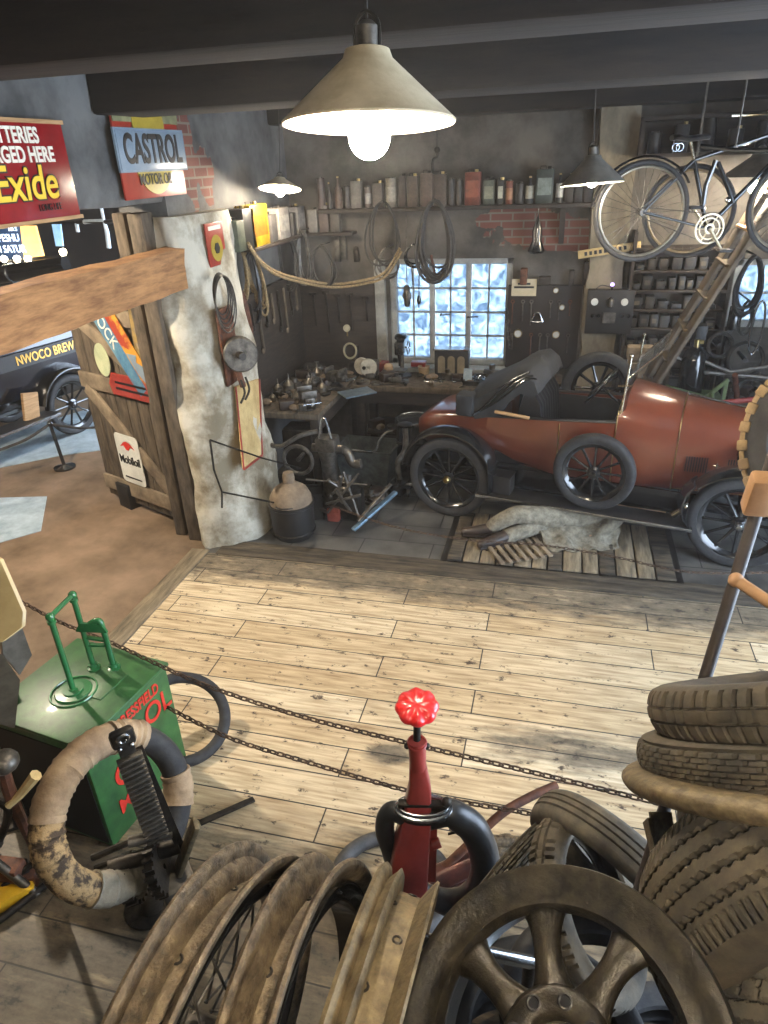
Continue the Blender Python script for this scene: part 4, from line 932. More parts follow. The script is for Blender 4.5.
# ================================================================ shelves with cans
sh=MB().box(((-2.50+.27)/2,7.36,2.545),(2.77,.28,.035),ch=.004); tag(sh.build('long_shelf',dwood),'long dark plank shelf on the back wall above the window, carrying old tins','shelf')
for x in (-2.3,-1.4,-.5,.05): 
    b=MB().prism([(0,0),(.22,0),(.22,-.03),(.03,-.3),(0,-.3)],(x-.02,7.49,2.525),(0,-1,0),(0,0,1),.04)
tag(sh and MB().prism([(0,0),(.22,0),(.22,-.03),(.03,-.34),(0,-.34)],(-.04,7.49,2.525),(0,-1,0),(0,0,1),.05).build('shelf_bracket',dwood),'dark wooden bracket under the right end of the long shelf','bracket')
def can(kind,h,name,label,loc,w,d,hgt,rz=0,grp=None,band=None):
    t=thing(name,label,'tin',loc,rz,grp); m=colmat(h)
    if kind=='rect':
        MB().box((0,0,hgt/2),(w,d,hgt),ch=.006).build('can_body',m,t,local=True)
        MB().cyl((w*.22,0,hgt),(w*.22,0,hgt+.022),.018,n=12).build('cap',brass if random.random()<.4 else iron,t,local=True)
        if w>.1: MB().tube([(-w*.3,0,hgt),(-w*.3,0,hgt+.025),(w*.02,0,hgt+.025),(w*.02,0,hgt)],.004,6).build('handle',iron,t,local=True)
    elif kind=='round':
        MB().lathe([(.001,0),(w/2,0),(w/2+.003,.006),(w/2,.012),(w/2,hgt-.012),(w/2+.003,hgt-.006),(w/2,hgt),(w/2-.006,hgt-.004),(.001,hgt-.004)],n=20).build('can_body',m,t,local=True)
        MB().cyl((0,0,hgt-.004),(0,0,hgt+.01),w*.3,n=16).build('lid',iron2,t,local=True)
    else: # bottle
        MB().lathe([(.001,0),(w/2,0),(w/2,hgt*.6),(w*.18,hgt*.78),(w*.16,hgt*.95),(w*.2,hgt),(.001,hgt)],n=18).build('bottle_body',m,t,local=True)
        MB().cyl((0,0,hgt),(0,0,hgt+.015),w*.17,n=10).build('stopper',cream,t,local=True)
    if band: 
        bm2=colmat(band)
        if kind=='rect': MB().box((0,-d/2-.001,hgt*.5),(w*.8,.003,hgt*.5)).build('paper_label',bm2,t,local=True)
        else: MB().lathe([(w/2+.0015,hgt*.2),(w/2+.002,hgt*.2),(w/2+.002,hgt*.7),(w/2+.0015,hgt*.7)],n=20,closed=True).build('paper_label',bm2,t,local=True)
    return t
L_=[(318,325,178,'4b3a31','round',None,'brown round tin'),(327,332,184,'3d352e','bottle',None,'narrow brown bottle'),(335,342,178,'5c4636','bottle',None,'brown bottle'),(344,350,186,'413a34','round',None,'small dark round tin'),(352,362,181,'6b645b','rect',None,'grey rectangular tin'),(365,371,187,'7a6a5e','round','a59f95','pale banded round tin'),
(374,383,183,'5a514b','rect',None,'dull grey-brown tin'),(386,396,178,'8d8474','round','a39b8a','pale cream tin with a lid'),(399,406,176,'4a3e37','rect',None,'dark brown tall tin'),(408,418,176,'54453b','rect',None,'brown square tin'),(421,433,173,'5b4a3f','rect',None,'big brown box tin'),(434,446,174,'4d4037','rect',None,'darker brown box tin'),
(448,454,179,'3f3b38','round',None,'dark round tin'),(456,462,180,'4a443e','round',None,'dark grey round tin'),(465,480,172,'7d3c2c','rect','96523a','brick-red rectangular oil tin'),(483,494,180,'5c6152','rect','8a8b75','grey-green tin with a pale label'),(497,503,180,'2f2f2c','rect','b8b4a0','black tin with a cream label'),
(505,512,181,'7c3f2b','round','a06d4a','orange-brown round tin'),(515,523,183,'2c2a28','round',None,'black round tin'),(525,533,178,'23252a','bottle','b5b09c','dark bottle with a cream label'),(535,552,169,'39443f','rect','7d8a84','large dark green oil tin with a grey figure label'),(555,562,175,'1f2426','bottle','c4c2b4','black bottle with a white label'),
(565,572,176,'3a342c','rect',None,'dark olive tin'),(574,581,178,'2d2a27','rect',None,'near-black tin'),(583,592,174,'3d3832','rect',None,'dark brown rectangular tin')]
for i,(x0,x1,yt,h,kd,bd,desc) in enumerate(L_):
    a=PY(x0,206,7.34); b=PY(x1,206,7.34); tp=PY((x0+x1)/2,yt,7.34)
    left=L_[i-1][6].split(' with')[0] if i else None
    can(kd,h,'oil_bottle' if kd=='bottle' else 'oil_can',desc+' on the long shelf'+('' if ' with' in desc else ', just right of the '+left if left else ', leftmost of its row'),Vector(((a.x+b.x)/2,7.36,2.5625)),(b.x-a.x),min(.14,max(.06,(b.x-a.x)*.8)),tp.z-2.5625,0,'tins on the long shelf',bd)
tag(MB().box((-2.78,6.72,2.325),(.24,1.52,.03),ch=.004).build('side_shelf',dwood),'dark plank shelf on the left wall behind the pillar, carrying a yellow can','shelf')
L2=[(231,239,220,'4e5546','rect',None,'small grey-green box tin'),(238,250,208,'151515','rect',None,'black oil can with a brass cap'),(246,264,204,'c49c16','rect','8a5a12','bright yellow petrol can'),(266,272,214,'5f5c58','rect',None,'thin grey tin'),(274,285,207,'a89f92','rect','bdb5a6','pale cream tin under the lit lamp'),(288,291,212,'3b3835','rect',None,'narrow black tin'),(293,301,206,'77716a','rect','8b857c','grey rectangular tin'),(304,307,200,'b5b0a6','round',None,'slim pale tube'),(309,316,208,'5d5049','rect',None,'brown tin')]
for i,(x0,x1,yt,h,kd,bd,desc) in enumerate(L2):
    yb=238-(x0-232)*.10; a=PX(x0,yb,-2.76); b=PX(x1,yb,-2.76)
    if max(a.y,b.y)>7.45: 
        a=PY(x0,230,7.36);b=PY(x1,230,7.36)
        break
    tp=PX((x0+x1)/2,yt,-2.76); wdt=abs(b.y-a.y)*.95
    can(kd,h,'oil_can',desc+' on the side shelf behind the pillar',Vector((-2.77,(a.y+b.y)/2,2.34)),wdt,.15,max(.1,tp.z-2.34),math.radians(90),'tins on the side shelf',bd)
for i,(x,hh_,h,desc) in enumerate(((-2.60,.22,'77716a','grey rectangular tin'),(-2.48,.26,'5d5049','brown tin'),(-2.36,.20,'46403a','short dark tin'))):
    can('rect',h,'oil_can',desc+' on the corner ledge left of the long shelf',Vector((x,7.38,2.34)),.10,.1,hh_,0,'tins on the side shelf')
tag(MB().box((-2.42,7.39,2.325),(.5,.2,.03),ch=.004).build('corner_ledge',dwood),'short dark ledge in the corner between side shelf and long shelf','shelf')
# ================================================================ dark boarding
tag(MB().box((-2.42,7.475,1.36),(.92,.05,.88),ch=.004).build('tool_boarding',dwood),'dark boarding on the back wall left of the window','board')
tag(MB().box((-2.875,6.75,1.42),(.05,1.45,1.0),ch=.004).build('tool_boarding',dwood),'dark boarding on the left wall above the side bench','board')
# ================================================================ hanging loops
def loops(name,label,cat,px,py,rx,ry,Y,n,r,m,spread=3,seed=0,grp=None,tilt=0,tie=True):
    rnd=random.Random(seed); c0=PY(px,py,Y); s=(PY(px+1,py,Y)-c0).length
    t=thing(name,label,cat,c0+Vector((0,0,-ry*s)),group=grp)
    for k in range(n):
        a=rx*s*(1+rnd.uniform(-.15,.15)); b=ry*s*(1+rnd.uniform(-.12,.12)); dx=rnd.uniform(-spread,spread)*s; dy=-.012*k
        P=[]
        for j in range(26):
            u=2*PI*j/26; zz=math.cos(u); P.append(Vector((c0.x+dx*(1-zz)*.5+a*math.sin(u)*(1-.25*zz)+tilt*s*(1-zz),Y+dy+.01*math.sin(3*u+k),c0.z+b*zz-(b-ry*s))))
        MB().tube(P,r,6,closed=True).build('loop',m,t)
    if tie:
        MB().cyl((c0.x,7.5 if Y>6.85 and c0.z+ry*s<2.5 else Y+.03,c0.z+ry*s),(c0.x,Y-.04,c0.z+ry*s+.01),.008,n=8).build('peg',iron,t)
        if Y<=6.85: MB().cyl((c0.x,Y,c0.z+ry*s),(c0.x,Y,2.315),.004,n=6).build('string',cable,t)
    return t
loops('cable_coil','wide loose loops of dark cable hanging from the long shelf left of the window','cable',384,232,15,27,7.22,3,.010,cable,6,1)
loops('cable_coil','small coil of grey cable hanging at the top left corner of the window','cable',388,262,10,13,7.25,3,.009,iron2,3,2)
loops('hose_coil','thick bundle of dark hose loops hanging in front of the window top','hose',436,238,16,34,7.12,11,.013,cable,6,3)
loops('cable_coil','small tight black cable coil hanging before the left window light','cable',415,255,9,10,7.2,4,.009,blackm,1,4)
loops('hose_coil','round coil of dark tubing hanging under the side shelf','hose',322,265,11,17,7.2,4,.012,cable,2,5)
loops('cable_coil','long dark cable loops hanging under the side shelf next to the rope','cable',288,258,8,26,7.1,6,.010,cable,4,6)
loops('cable_coil','grey twisted cable loops hanging left of the round tubing coil','cable',305,258,6,24,7.15,4,.010,iron2,4,7)
loops('strap_coil','black leather strap loop hanging behind the pillar','strap',254,285,6,28,6.2,2,.016,leather,3,8)
loops('rope_coil','hanks of pale old rope hanging at the start of the side shelf','rope',240,268,7,30,6.05,5,.012,rope,4,9)
loops('rope_coil','pale rope loops hanging below the yellow can','rope',250,272,6,34,6.25,4,.012,rope,5,10,tilt=4)
loops('belt_coil','brown leather belt loops hanging low behind the pillar','belt',243,315,5,22,5.95,3,.016,rustbr,3,11)
# rope swag
sw=[PX(248,243,-2.66),PX(262,262,-2.68),PX(285,275,-2.62)]+[PY(x,y,7.2) for x,y in ((330,284),(365,280),(385,272),(400,248))]
tag(MB().tube(spline(sw,8),.014,7).tube([p+Vector((.02,-.02,-.03)) for p in spline(sw,8)],.013,7).build('rope_swag',rope),'long pale rope swagged from the side shelf across to the window','rope')
def hang(name,label,cat,mbf,m,loc=None,**k): 
    return tag(mbf.build(name,m,**k),label,cat)
# things hanging in the window and between
c=PY(437,143,7.0)
t=thing('lifting_hook','iron hook on a line hanging from the ceiling above the long shelf','hook',PY(437,175,7.0))
MB().tube([Vector((PY(437,148,7.0).x,7.0,3.77)),PY(437,148,7.0)],.006,6).build('line',cable,t)
MB().tube(spline([PY(437,148,7.0),PY(437,156,7.0),PY(433,160,7.0),PY(433,172,7.0),PY(440,172,7.0)],6),.014,8).ball(PY(437,150,7.0),.03).build('hook',iron,t)
t=thing('window_hook','dark iron hook hanging down before the left mullion of the window','hook',PY(433,282,7.1))
MB().tube(spline([PY(431,255,7.1),PY(434,270,7.1),PY(436,278,7.1),PY(433,281,7.1),PY(430,277,7.1)],6),.014,8).build('hook',rustbr,t)
t=thing('hanging_line','two dark cords with a wooden toggle hanging before the left window light','cord',PY(418,315,7.15))
MB().tube([PY(411,262,7.15),PY(413,285,7.15)],.007,6).tube([PY(419,262,7.15),PY(419,308,7.15)],.006,6).build('cord',cable,t)
MB().lathe([(.001,-.05),(.02,-.03),(.024,.0),(.015,.04),(.001,.05)],PY(419,300,7.15),(0,0,1),12).build('toggle',blackm,t)
t=thing('snatch_block','grey metal block hanging before the second row of panes','pulley',PY(407,310,7.2))
MB().tube([PY(407,296,7.2),Vector((PY(407,296,7.2).x,7.24,2.545))],.005,6).torus(PY(407,296,7.2),(1,.3,0),.085,.03,20,8).ball(PY(407,296,7.2),.05,(1,.4,1)).build('block',iron2,t)
t=thing('bellows_lamp','dark bell-shaped hand lamp hanging on the bare brick patch','lamp',PY(537,254,7.3))
MB().lathe([(.001,0),(.07,0),(.085,.02),(.045,.12),(.05,.2),(.02,.3),(.008,.34),(.008,.5),(.001,.5)],PY(536,253,7.33),(0,0,1),16).cyl(PY(536,253,7.33)+ZD*.49,Vector((PY(536,253,7.33).x,7.33,2.54)),.004,n=6).build('lamp_body',blackm,t)
t=thing('c_clamp','pair of old iron clamps and shears hanging left of the loose cable loops','clamp',PY(343,262,7.47))
for x,y in ((337,240),(343,238)):
    MB().bar(PY(x,y-6,7.47),PY(x+1,y+22,7.47),.06,.035,up=(0,1,0),ch=.006).bar(PY(x-6,y-4,7.47),PY(x+9,y-6,7.47),.02,.03,up=(0,1,0),ch=.005).build('clamp_bar',iron2,t)
t=thing('wrench','short dark wrench hanging between clamps and loose cable loops','tool',PY(357,262,7.4))
MB().bar(PY(356,250,7.485),PY(357,262,7.485),.06,.03,up=(0,1,0),ch=.004).ball(PY(356,249,7.485),.028,(1,.4,1)).build('wrench_body',iron,t)
# ================================================================ benches and clutter
bench=thing('workbench','long dark wooden workbench under the window','workbench',(-1.2,7.15,0))
MB().box((-1.05,7.15,.83),(2.2,.66,.06),ch=.008).build('bench_top',gwood,bench)
for x in (-2.05,-.1):
    for y in (6.9,7.4): MB().box((x,y,.40),(.09,.09,.80),ch=.006).build('leg',dwood,bench)
MB().box((-1.05,6.86,.73),(2.1,.03,.14)).build('apron',dwood,bench)
MB().box((-1.05,7.15,.3),(2.0,.5,.03)).build('lower_shelf',dwood,bench)
b2=thing('workbench','cluttered dark side bench along the left wall behind the pillar','workbench',(-2.55,6.5,0))
MB().box((-2.52,6.62,.83),(.68,1.5,.06),ch=.008).build('bench_top',gwood,b2)
for y in (5.95,7.3): [MB().box((x_,y,.40),(.09,.09,.80),ch=.006).build('leg',dwood,b2) for x_ in (-2.24,-2.82)]
MB().box((-2.22,6.62,.73),(.03,1.42,.14)).build('apron',dwood,b2)
def ppl(label,group,n,fn,seed):
    """small oily parts: each its own object, a handful of shapes"""
    rnd=random.Random(seed); out=[]
    kinds=[]
    def K(name,mb,m): o=tag(mb.build(name,m,local=True),label,'metal part',group); kinds.append(o); return o
    K('spanner',MB().bar((-.07,0,.006),(.07,0,.006),.016,.010,ch=.002).torus((.085,0,.006),(0,0,1),.017,.006,12,6).torus((-.085,0,.006),(0,0,1),.014,.006,12,6),steel)
    K('cog_wheel',MB().lathe([(.012,0),(.045,0),(.045,.02),(.012,.02)],n=20,closed=True),iron2)
    K('pipe_fitting',MB().tube(spline([(-.05,0,.02),(0,0,.022),(.02,.03,.024),(.02,.06,.022)],4),.018,8),iron)
    K('oil_pot',MB().lathe([(.001,0),(.035,0),(.037,.05),(.02,.07),(.006,.085),(.004,.12),(.001,.12)],n=14),mat('oily_tin','#6b655b','#8f877a',rough=.35,metal=.8,scale=12))
    K('small_box',MB().box((0,0,.03),(.1,.07,.06),ch=.005),colmat('3c2f26'))
    K('file',MB().bar((-.1,0,.008),(.06,0,.008),.02,.006,ch=.001).cyl((.06,0,.01),(.13,0,.01),.012,.009,8),iron)
    K('casting',MB().box((0,0,.03),(.09,.06,.06),ch=.012).cyl((0,0,.06),(0,0,.09),.02).cyl((-.04,0,.03),(-.07,0,.03),.018),iron2)
    K('rag',MB().ball((0,0,.02),.05,(1,.8,.45),n=10),tan)
    for i in range(n):
        p,rz=fn(rnd,i)
        if i<len(kinds): o=kinds[i]
        else: o=rnd.choice(kinds).copy(); COL.objects.link(o)
        o.location=p; o.rotation_euler=(0,0,rz); s=rnd.uniform(.8,1.7); o.scale=(s,s,s)
    for o in kinds[n:]: bpy.data.objects.remove(o)
ppl('small oily metal part lying loose on the workbench under the window','loose parts on the window bench',70,lambda r,i:(Vector((r.uniform(-2.05,-.05),r.uniform(6.88,7.3),.86)),r.uniform(0,6.3)),11)
ppl('small oily metal part lying loose on the side bench along the left wall','loose parts on the side bench',80,lambda r,i:(Vector((r.uniform(-2.8,-2.25),r.uniform(5.92,7.3),.86)),r.uniform(0,6.3)),12)
ppl('small metal part stored on the shelf beneath the window bench','parts under the window bench',30,lambda r,i:(Vector((r.uniform(-1.95,-.2),r.uniform(6.95,7.3),.315)),r.uniform(0,6.3)),13)
# bench vice
def vice(loc,rz,label):
    t=thing('bench_vice',label,'vice',loc,rz)
    MB().lathe([(.001,0),(.08,0),(.08,.02),(.05,.04),(.05,.07),(.001,.07)],n=18).build('base',iron,t,local=True)
    MB().box((0,.02,.12),(.13,.14,.10),ch=.02).box((0,.08,.18),(.15,.03,.06),ch=.004).build('fixed_jaw',iron2,t,local=True)
    MB().box((0,-.08,.11),(.10,.10,.06),ch=.01).box((0,-.10,.17),(.15,.03,.07),ch=.004).build('sliding_jaw',iron2,t,local=True)
    MB().cyl((0,-.1,.11),(0,-.22,.11),.014).build('screw',steel,t,local=True); MB().cyl((-.09,-.21,.11),(.09,-.21,.11),.008).build('handle',steel,t,local=True)
vice(Vector((-2.34,6.03,.86)),.6,'grey iron bench vice on the side bench nearest the pillar')
vice(Vector((-2.28,6.75,.86)),1.2,'grey iron bench vice at the corner end of the side bench')
# grinder with pale wheels
p=PZ(368,376,.86); t=thing('bench_grinder','bench grinder with a pale round wheel guard left of the window','grinder',p)
MB().box(p+Vector((0,.0,.04)),(.16,.14,.08),ch=.01).cyl(p+Vector((-.12,0,.13)),p+Vector((.12,0,.13)),.06,n=18).build('motor',iron2,t)
for s_ in (-1,1): MB().lathe([(.02,-.02),(.09,-.02),(.095,-.01),(.095,.01),(.09,.02),(.02,.02)],p+Vector((.04*s_ ,-.09-.02*s_,.13)),(.2*s_,-1,0),26,closed=True).build('grinding_wheel',mat('pale_grindstone','#9a9484','#bdb6a4',rough=.8,scale=20),t)
MB().cyl(p+Vector((0,-.07,.13)),p+Vector((0,-.15,.13)),.02).build('arbor_nut',iron,t)
p=Vector((-2.18,7.28,.86)); t=thing('hand_wheel_press','small press with a pale spoked handwheel at the dark boarding','press',p)
MB().box(p+Vector((0,0,.06)),(.18,.14,.12),ch=.01).cyl(p+Vector((0,0,.1)),p+Vector((0,0,.32)),.03).build('press_body',iron,t)
MB().torus(p+Vector((-.05,-.1,.28)),(-.3,-1,.2),.08,.012,24,8).build('handwheel',mat('pale_metal','#8d8770','#aaa488',rough=.5,metal=.4,scale=9),t)
p=PY(352,370,7.2); can('rect','7a2c22','toolbox','faded red metal box behind the bench grinder',Vector((-2.02,7.36,.86)),.34,.12,.12)
# carburettor engine at window left
p=PZ(402,376,.86); t=thing('drill_press','dark oily pillar drill standing on the bench before the left window light','drill',p)
MB().lathe([(.001,0),(.11,0),(.11,.02),(.03,.035),(.001,.035)],p,(0,0,1),20).build('base',iron,t)
MB().cyl(p,p+Vector((0,.02,.42)),.025).build('pillar',iron2,t)
MB().box(p+Vector((0,-.05,.33)),(.1,.17,.14),ch=.02).cyl(p+Vector((0,-.1,.26)),p+Vector((0,-.1,.14)),.02,.012).ball(p+Vector((0,-.01,.43)),.07,(1,1.2,.6)).build('drill_head',blackm,t)
MB().torus(p+Vector((.09,-.05,.33)),(1,0,0),.07,.008,18,6).cyl(p+Vector((.04,-.05,.33)),p+Vector((.1,-.05,.33)),.01).build('feed_wheel',steel,t)
MB().box(p+Vector((0,-.09,.09)),(.14,.14,.02)).build('table',iron2,t)
tag(MB().lathe([(.001,0),(.05,0),(.065,.1),(.068,.11),(.058,.11),(.045,.01),(.001,.01)],PZ(424,376,.86),(0,0,1),18).build('clay_pot',mat('beige_pot','#8d7557','#ab9272',rough=.7)),'beige pot standing on the bench between drill and black case','pot')
tag(MB().lathe([(.001,0),(.045,0),(.05,.14),(.03,.16),(.001,.16)],PZ(389,378,.86),(0,0,1),16).build('oil_jar',mat('tan_jar','#8a7154','#a8906e',rough=.5)),'tan jar on the bench left of the pillar drill','jar')
tag(MB().box(PZ(417,366,.97)+Vector((0,.1,0)),(.16,.10,.05),ch=.006).build('red_box',redd),'small red box lying on the window sill','box')
# three-arched black case
c=PY(452,367,7.22); t=thing('meter_case','black case with three pale arched panels standing before the window','case',Vector((c.x,7.22,.86)))
MB().box((c.x,7.22,1.02),(.36,.12,.32),ch=.006).build('case_body',darkbox,t)
for k in (-1,0,1):
    P=[(-.035,-.1),(.035,-.1),(.035,.05)]+[(.035*math.cos(a*PI/8),.05+.035*math.sin(a*PI/8)) for a in range(1,8)]+[(-.035,.05)]
    MB().prism([(a*1.1,b) for a,b in P],(c.x+k*.105,7.158,1.03),(1,0,0),(0,0,1),.004).build('arched_panel',mat('pale_brown_panel','#6e6350','#8c8068',rough=.5,scale=7),t)
MB().box((c.x,7.2,1.186),(.38,.15,.012)).build('lid',steel,t)
# tray of bright bits
t=thing('parts_tray','shallow tray heaped with bright small parts right of the black case','tray',Vector((-.72,7.1,.86)))
MB().box((-.72,7.1,.868),(.44,.30,.015)).box((-.72,6.955,.885),(.44,.012,.05)).box((-.72,7.245,.885),(.44,.012,.05)).box((-.945,7.1,.885),(.012,.3,.05)).box((-.495,7.1,.885),(.012,.3,.05)).build('tray_body',iron,t)
rnd=random.Random(5); mb=MB()
for k in range(70): 
    p=Vector((rnd.uniform(-.92,-.52),rnd.uniform(6.97,7.23),.885+rnd.uniform(0,.03))); mb.box(p,(rnd.uniform(.01,.04),rnd.uniform(.008,.02),rnd.uniform(.006,.02)),Matrix.Rotation(rnd.uniform(0,6),3,Vector((rnd.random(),rnd.random(),rnd.random()+.1)).normalized()))
o=mb.build('bright_bits',steel,t); o['kind']='stuff'
c=PZ(470,370,.95); tag(MB().box((c.x,7.05,.95),(.09,.012,.13),Matrix.Rotation(-.5,3,'X')).build('tin_case',mat('pale_blue_tin','#7f95a5','#a2b3bf',rough=.4,metal=.4)),'small pale blue tin propped up beside the parts tray','tin')
# sheet of bright metal at bench corner
c=PZ(357,392,.88); tag(MB().box(c+Vector((0,0,-.005)),(.34,.24,.012),Matrix.Rotation(.7,3,'Z')).build('metal_sheet',mat('blue_grey_sheet','#5f6f7c','#8093a2',rough=.35,metal=.5)),'blue-grey metal sheet lying over the corner between the two benches','sheet')
# trough, drum
c=PZ(372,482); c=Vector((c.x-.05,c.y+.1,0)); t=thing('wash_trough','grey metal wash trough on the floor below the window bench','trough',c,math.radians(-5))
MB().loft([[Vector((sx*.30*k,sy*.2*k,z)) for sx,sy in ((-1,-1),(1,-1),(1,1),(-1,1))] for k,z in ((.8,0),(1,.36),(1.05,.37),(1.05,.385),(.97,.385),(.95,.36),(.76,.03))]).build('trough_body',mat('grey_galvanised','#4b4f4e','#6d7270',rough=.45,metal=.4),t,local=True)
MB().tube(spline([(-.35,-.2,.40),(.12,-.22,.40),(.2,-.2,.52),(.27,-.18,.60),(.34,-.18,.62)],6),.014,8).build('drain_pipe',steel,t,local=True)
c=PZ(414,480); c=Vector((c.x+.05,6.45,0)); t=thing('oil_drum','dark round drum with a bright rim standing behind the tail of the car','drum',Vector((-1.38,6.5,0)))
MB().lathe([(.001,0),(.19,0),(.195,.02),(.19,.04),(.19,.60),(.195,.62),(.19,.64),(.18,.62),(.001,.62)],(-1.38,6.5,0),(0,0,1),28).build('drum_body',blackm,t)
MB().torus((-1.38,6.5,.64),(0,0,1),.185,.012,28,6).build('bright_rim',steel,t)
for z in (.2,.42): MB().torus((-1.38,6.5,z),(0,0,1),.192,.008,28,6).build('hoop',iron,t)
# trolley jack leaning
t=thing('trolley_jack','trolley jack with a long pale blue steel handle, standing left of the rear wheel','jack',PZ(375,512))
a=PZ(353,530,.03); b=PY(394,490,6.0); a2=PZ(362,520,.12)
b=PZ(396,492,.22)
MB().bar(a,b,.05,.03,ch=.008).build('handle_bar',mat('pale_blue_steel','#5f7788','#8aa5b8',rough=.3,metal=.6),t)
MB().bar(PZ(358,521,.10),PZ(391,484,.30),.035,.02,ch=.006).build('release_rod',iron2,t)
j=PZ(398,496,.05)
MB().box(j+Vector((.03,.14,.08)),(.16,.42,.12),Matrix.Rotation(-.3,3,'Z'),ch=.02).build('jack_chassis',blackm,t)
for dx in (-.07,.09): MB().cyl(j+Vector((dx,.0,.04)),j+Vector((dx+.03,0,.04)),.04).cyl(j+Vector((dx+.08,.3,.04)),j+Vector((dx+.11,.3,.04)),.04).build('roller',iron,t)
MB().tube(spline([j+Vector((0,.1,.12)),j+Vector((-.02,.12,.30)),j+Vector((.04,.2,.42)),j+Vector((.02,.3,.62))],6),[.03]*18+[.02],8).build('lifting_arm',iron2,t)
MB().lathe([(.001,0),(.07,0),(.075,.02),(.03,.03),(.001,.03)],j+Vector((.02,.3,.62)),(0,0,1),16).build('saddle',iron,t)
MB().tube(spline([j+Vector((.05,.1,.1)),j+Vector((.16,.05,.12)),j+Vector((.22,.12,.3)),j+Vector((.24,.2,.36))],5),.02,8).build('foot_lever',steel,t)
# ================================================================ lower left: machines by the pillar
c=PZ(290,540); c=Vector((c.x,c.y+.12,0)); t=thing('lidded_bucket','dark round bucket with a domed leather-brown sack top at the foot of the pillar','bucket',c)
MB().lathe([(.001,0),(.17,0),(.18,.02),(.19,.06),(.195,.30),(.205,.31),(.205,.33),(.19,.33),(.001,.31)],c,(0,0,1),28).build('bucket_body',darkbox,t)
MB().torus(c+Vector((0,0,.06)),(0,0,1),.192,.01,28,6).build('hoop',iron,t)
MB().lathe([(.19,.32),(.185,.38),(.15,.45),(.08,.50),(.05,.52),(.055,.56),(.045,.61),(.001,.62)],c,(0,0,1),24).build('sack_top',tan,t)
MB().tube(spline([c+Vector((-.2,0,.3)),c+Vector((0,-.22,.36)),c+Vector((.2,0,.3))],8),.006,6).build('bail',iron,t)
def machine(label,base,parts,nm='pump_engine',cat='machine'):
    t=thing(nm,label,cat,base)
    for n,mb,m in parts: mb.build(n,m,t)
    return t
c=Vector((-2.02,5.62,0))
machine('tall grey cast-iron pump with valve gear standing between pillar and trough',c,[
 ('pump_base',MB().box(c+Vector((0,0,.05)),(.34,.28,.1),ch=.015),iron),
 ('pump_column',MB().tube([c+Vector((0,0,.08)),c+Vector((0,0,.3)),c+Vector((0,0,.5)),c+Vector((0,0,.62))],[.09,.07,.075,.1],16),iron2),
 ('pump_barrel',MB().cyl(c+Vector((-.12,.02,.08)),c+Vector((-.12,.02,.55)),.05).cyl(c+Vector((-.12,.02,.55)),c+Vector((-.12,.02,.6)),.07),iron),
 ('pump_head',MB().box(c+Vector((0,0,.68)),(.2,.18,.14),ch=.03).cyl(c+Vector((-.14,-.03,.64)),c+Vector((.16,-.03,.64)),.04),iron2),
 ('side_cylinder',MB().tube(spline([c+Vector((.1,0,.62)),c+Vector((.18,0,.6)),c+Vector((.24,-.02,.5)),c+Vector((.32,-.02,.5))],5),.045,10),iron2),
 ('yoke',MB().tube(spline([c+Vector((-.06,-.05,.74)),c+Vector((-.02,-.05,.92)),c+Vector((.02,-.05,.92)),c+Vector((.06,-.05,.74))],5),.012,6),steel)])
c=Vector((-1.86,5.40,0))
mb=MB()
for k in range(5):
    a=k*2*PI/5; d=Vector((math.cos(a)*.8,-.3,math.sin(a))); mb.tube([c+Vector((0,0,.34)),c+Vector((0,0,.34))+d*.13],[.02,.012],8); mb.ball(c+Vector((0,0,.34))+d*.13,.02)
machine('low grey machine with a star-shaped handwheel and bent rods in front of the pump',c,[
 ('star_wheel',mb,iron2),('body',MB().box(c+Vector((.05,.1,.14)),(.26,.22,.28),ch=.03).cyl(c+Vector((.05,.02,.3)),c+Vector((.05,.1,.42)),.06),iron),
 ('rods',MB().tube([c+Vector((-.3,-.05,.42)),c+Vector((.25,.05,.36))],.010,6).tube([c+Vector((-.1,-.1,.12)),c+Vector((.2,-.02,.5))],.012,6).tube([c+Vector((.2,-.1,.1)),c+Vector((.05,0,.5))],.012,6),iron2),
 ('cross_handle',MB().bar(c+Vector((-.1,-.12,.22)),c+Vector((.24,-.12,.34)),.03,.02,ch=.004).bar(c+Vector((0,-.13,.38)),c+Vector((.14,-.13,.16)),.03,.02,ch=.004),iron2)],'valve_machine')
c=PZ(334,521); t=thing('rusty_flange','rust-red iron fitting lying on the floor right of the bucket','metal part',c)
MB().box(c+Vector((0,.02,.05)),(.12,.1,.1),ch=.02).cyl(c+Vector((-.05,0,.1)),c+Vector((.06,0,.12)),.03).build('fitting',mat('rust_red_iron','#6e2e22','#8d4434',rough=.7,scale=14,bump=.2),t); MB().tube(spline([c+Vector((-.05,0,.08)),c+Vector((-.16,.02,.11)),c+Vector((-.3,.0,.09))],5),.018,8).build('pipe_tail',iron2,t)
c=Vector((-2.22,5.45,0)); t=thing('open_crate','dark open metal box of oddments between bucket and pump','box',c,.3)
MB().box((0,0,.12),(.32,.24,.24)).box((0,-.11,.25),(.34,.02,.03)).box((0,.11,.25),(.34,.02,.03)).box((-.16,0,.25),(.02,.24,.03)).box((.16,0,.25),(.02,.24,.03)).build('crate_body',darkbox,t,local=True)
c=Vector((-2.42,5.98,0)); t=thing('lathe_stand','dark belt-driven treadle machine standing under the side bench end','machine',c)
MB().box((-2.42,5.98,.35),(.3,.26,.7),ch=.02).build('cabinet',iron,t)
MB().torus((-2.3,5.55,.52),(0,1,0),.14,.02,24,8).cyl((-2.3,5.55,.52),(-2.3,5.7,.52),.02).build('flywheel',iron2,t)
MB().tube(spline([Vector((-2.6,5.5,.70)),Vector((-2.42,5.45,.69)),Vector((-2.25,5.5,.78)),Vector((-2.1,5.6,.80))],6),.022,8).build('curved_bar',iron2,t)
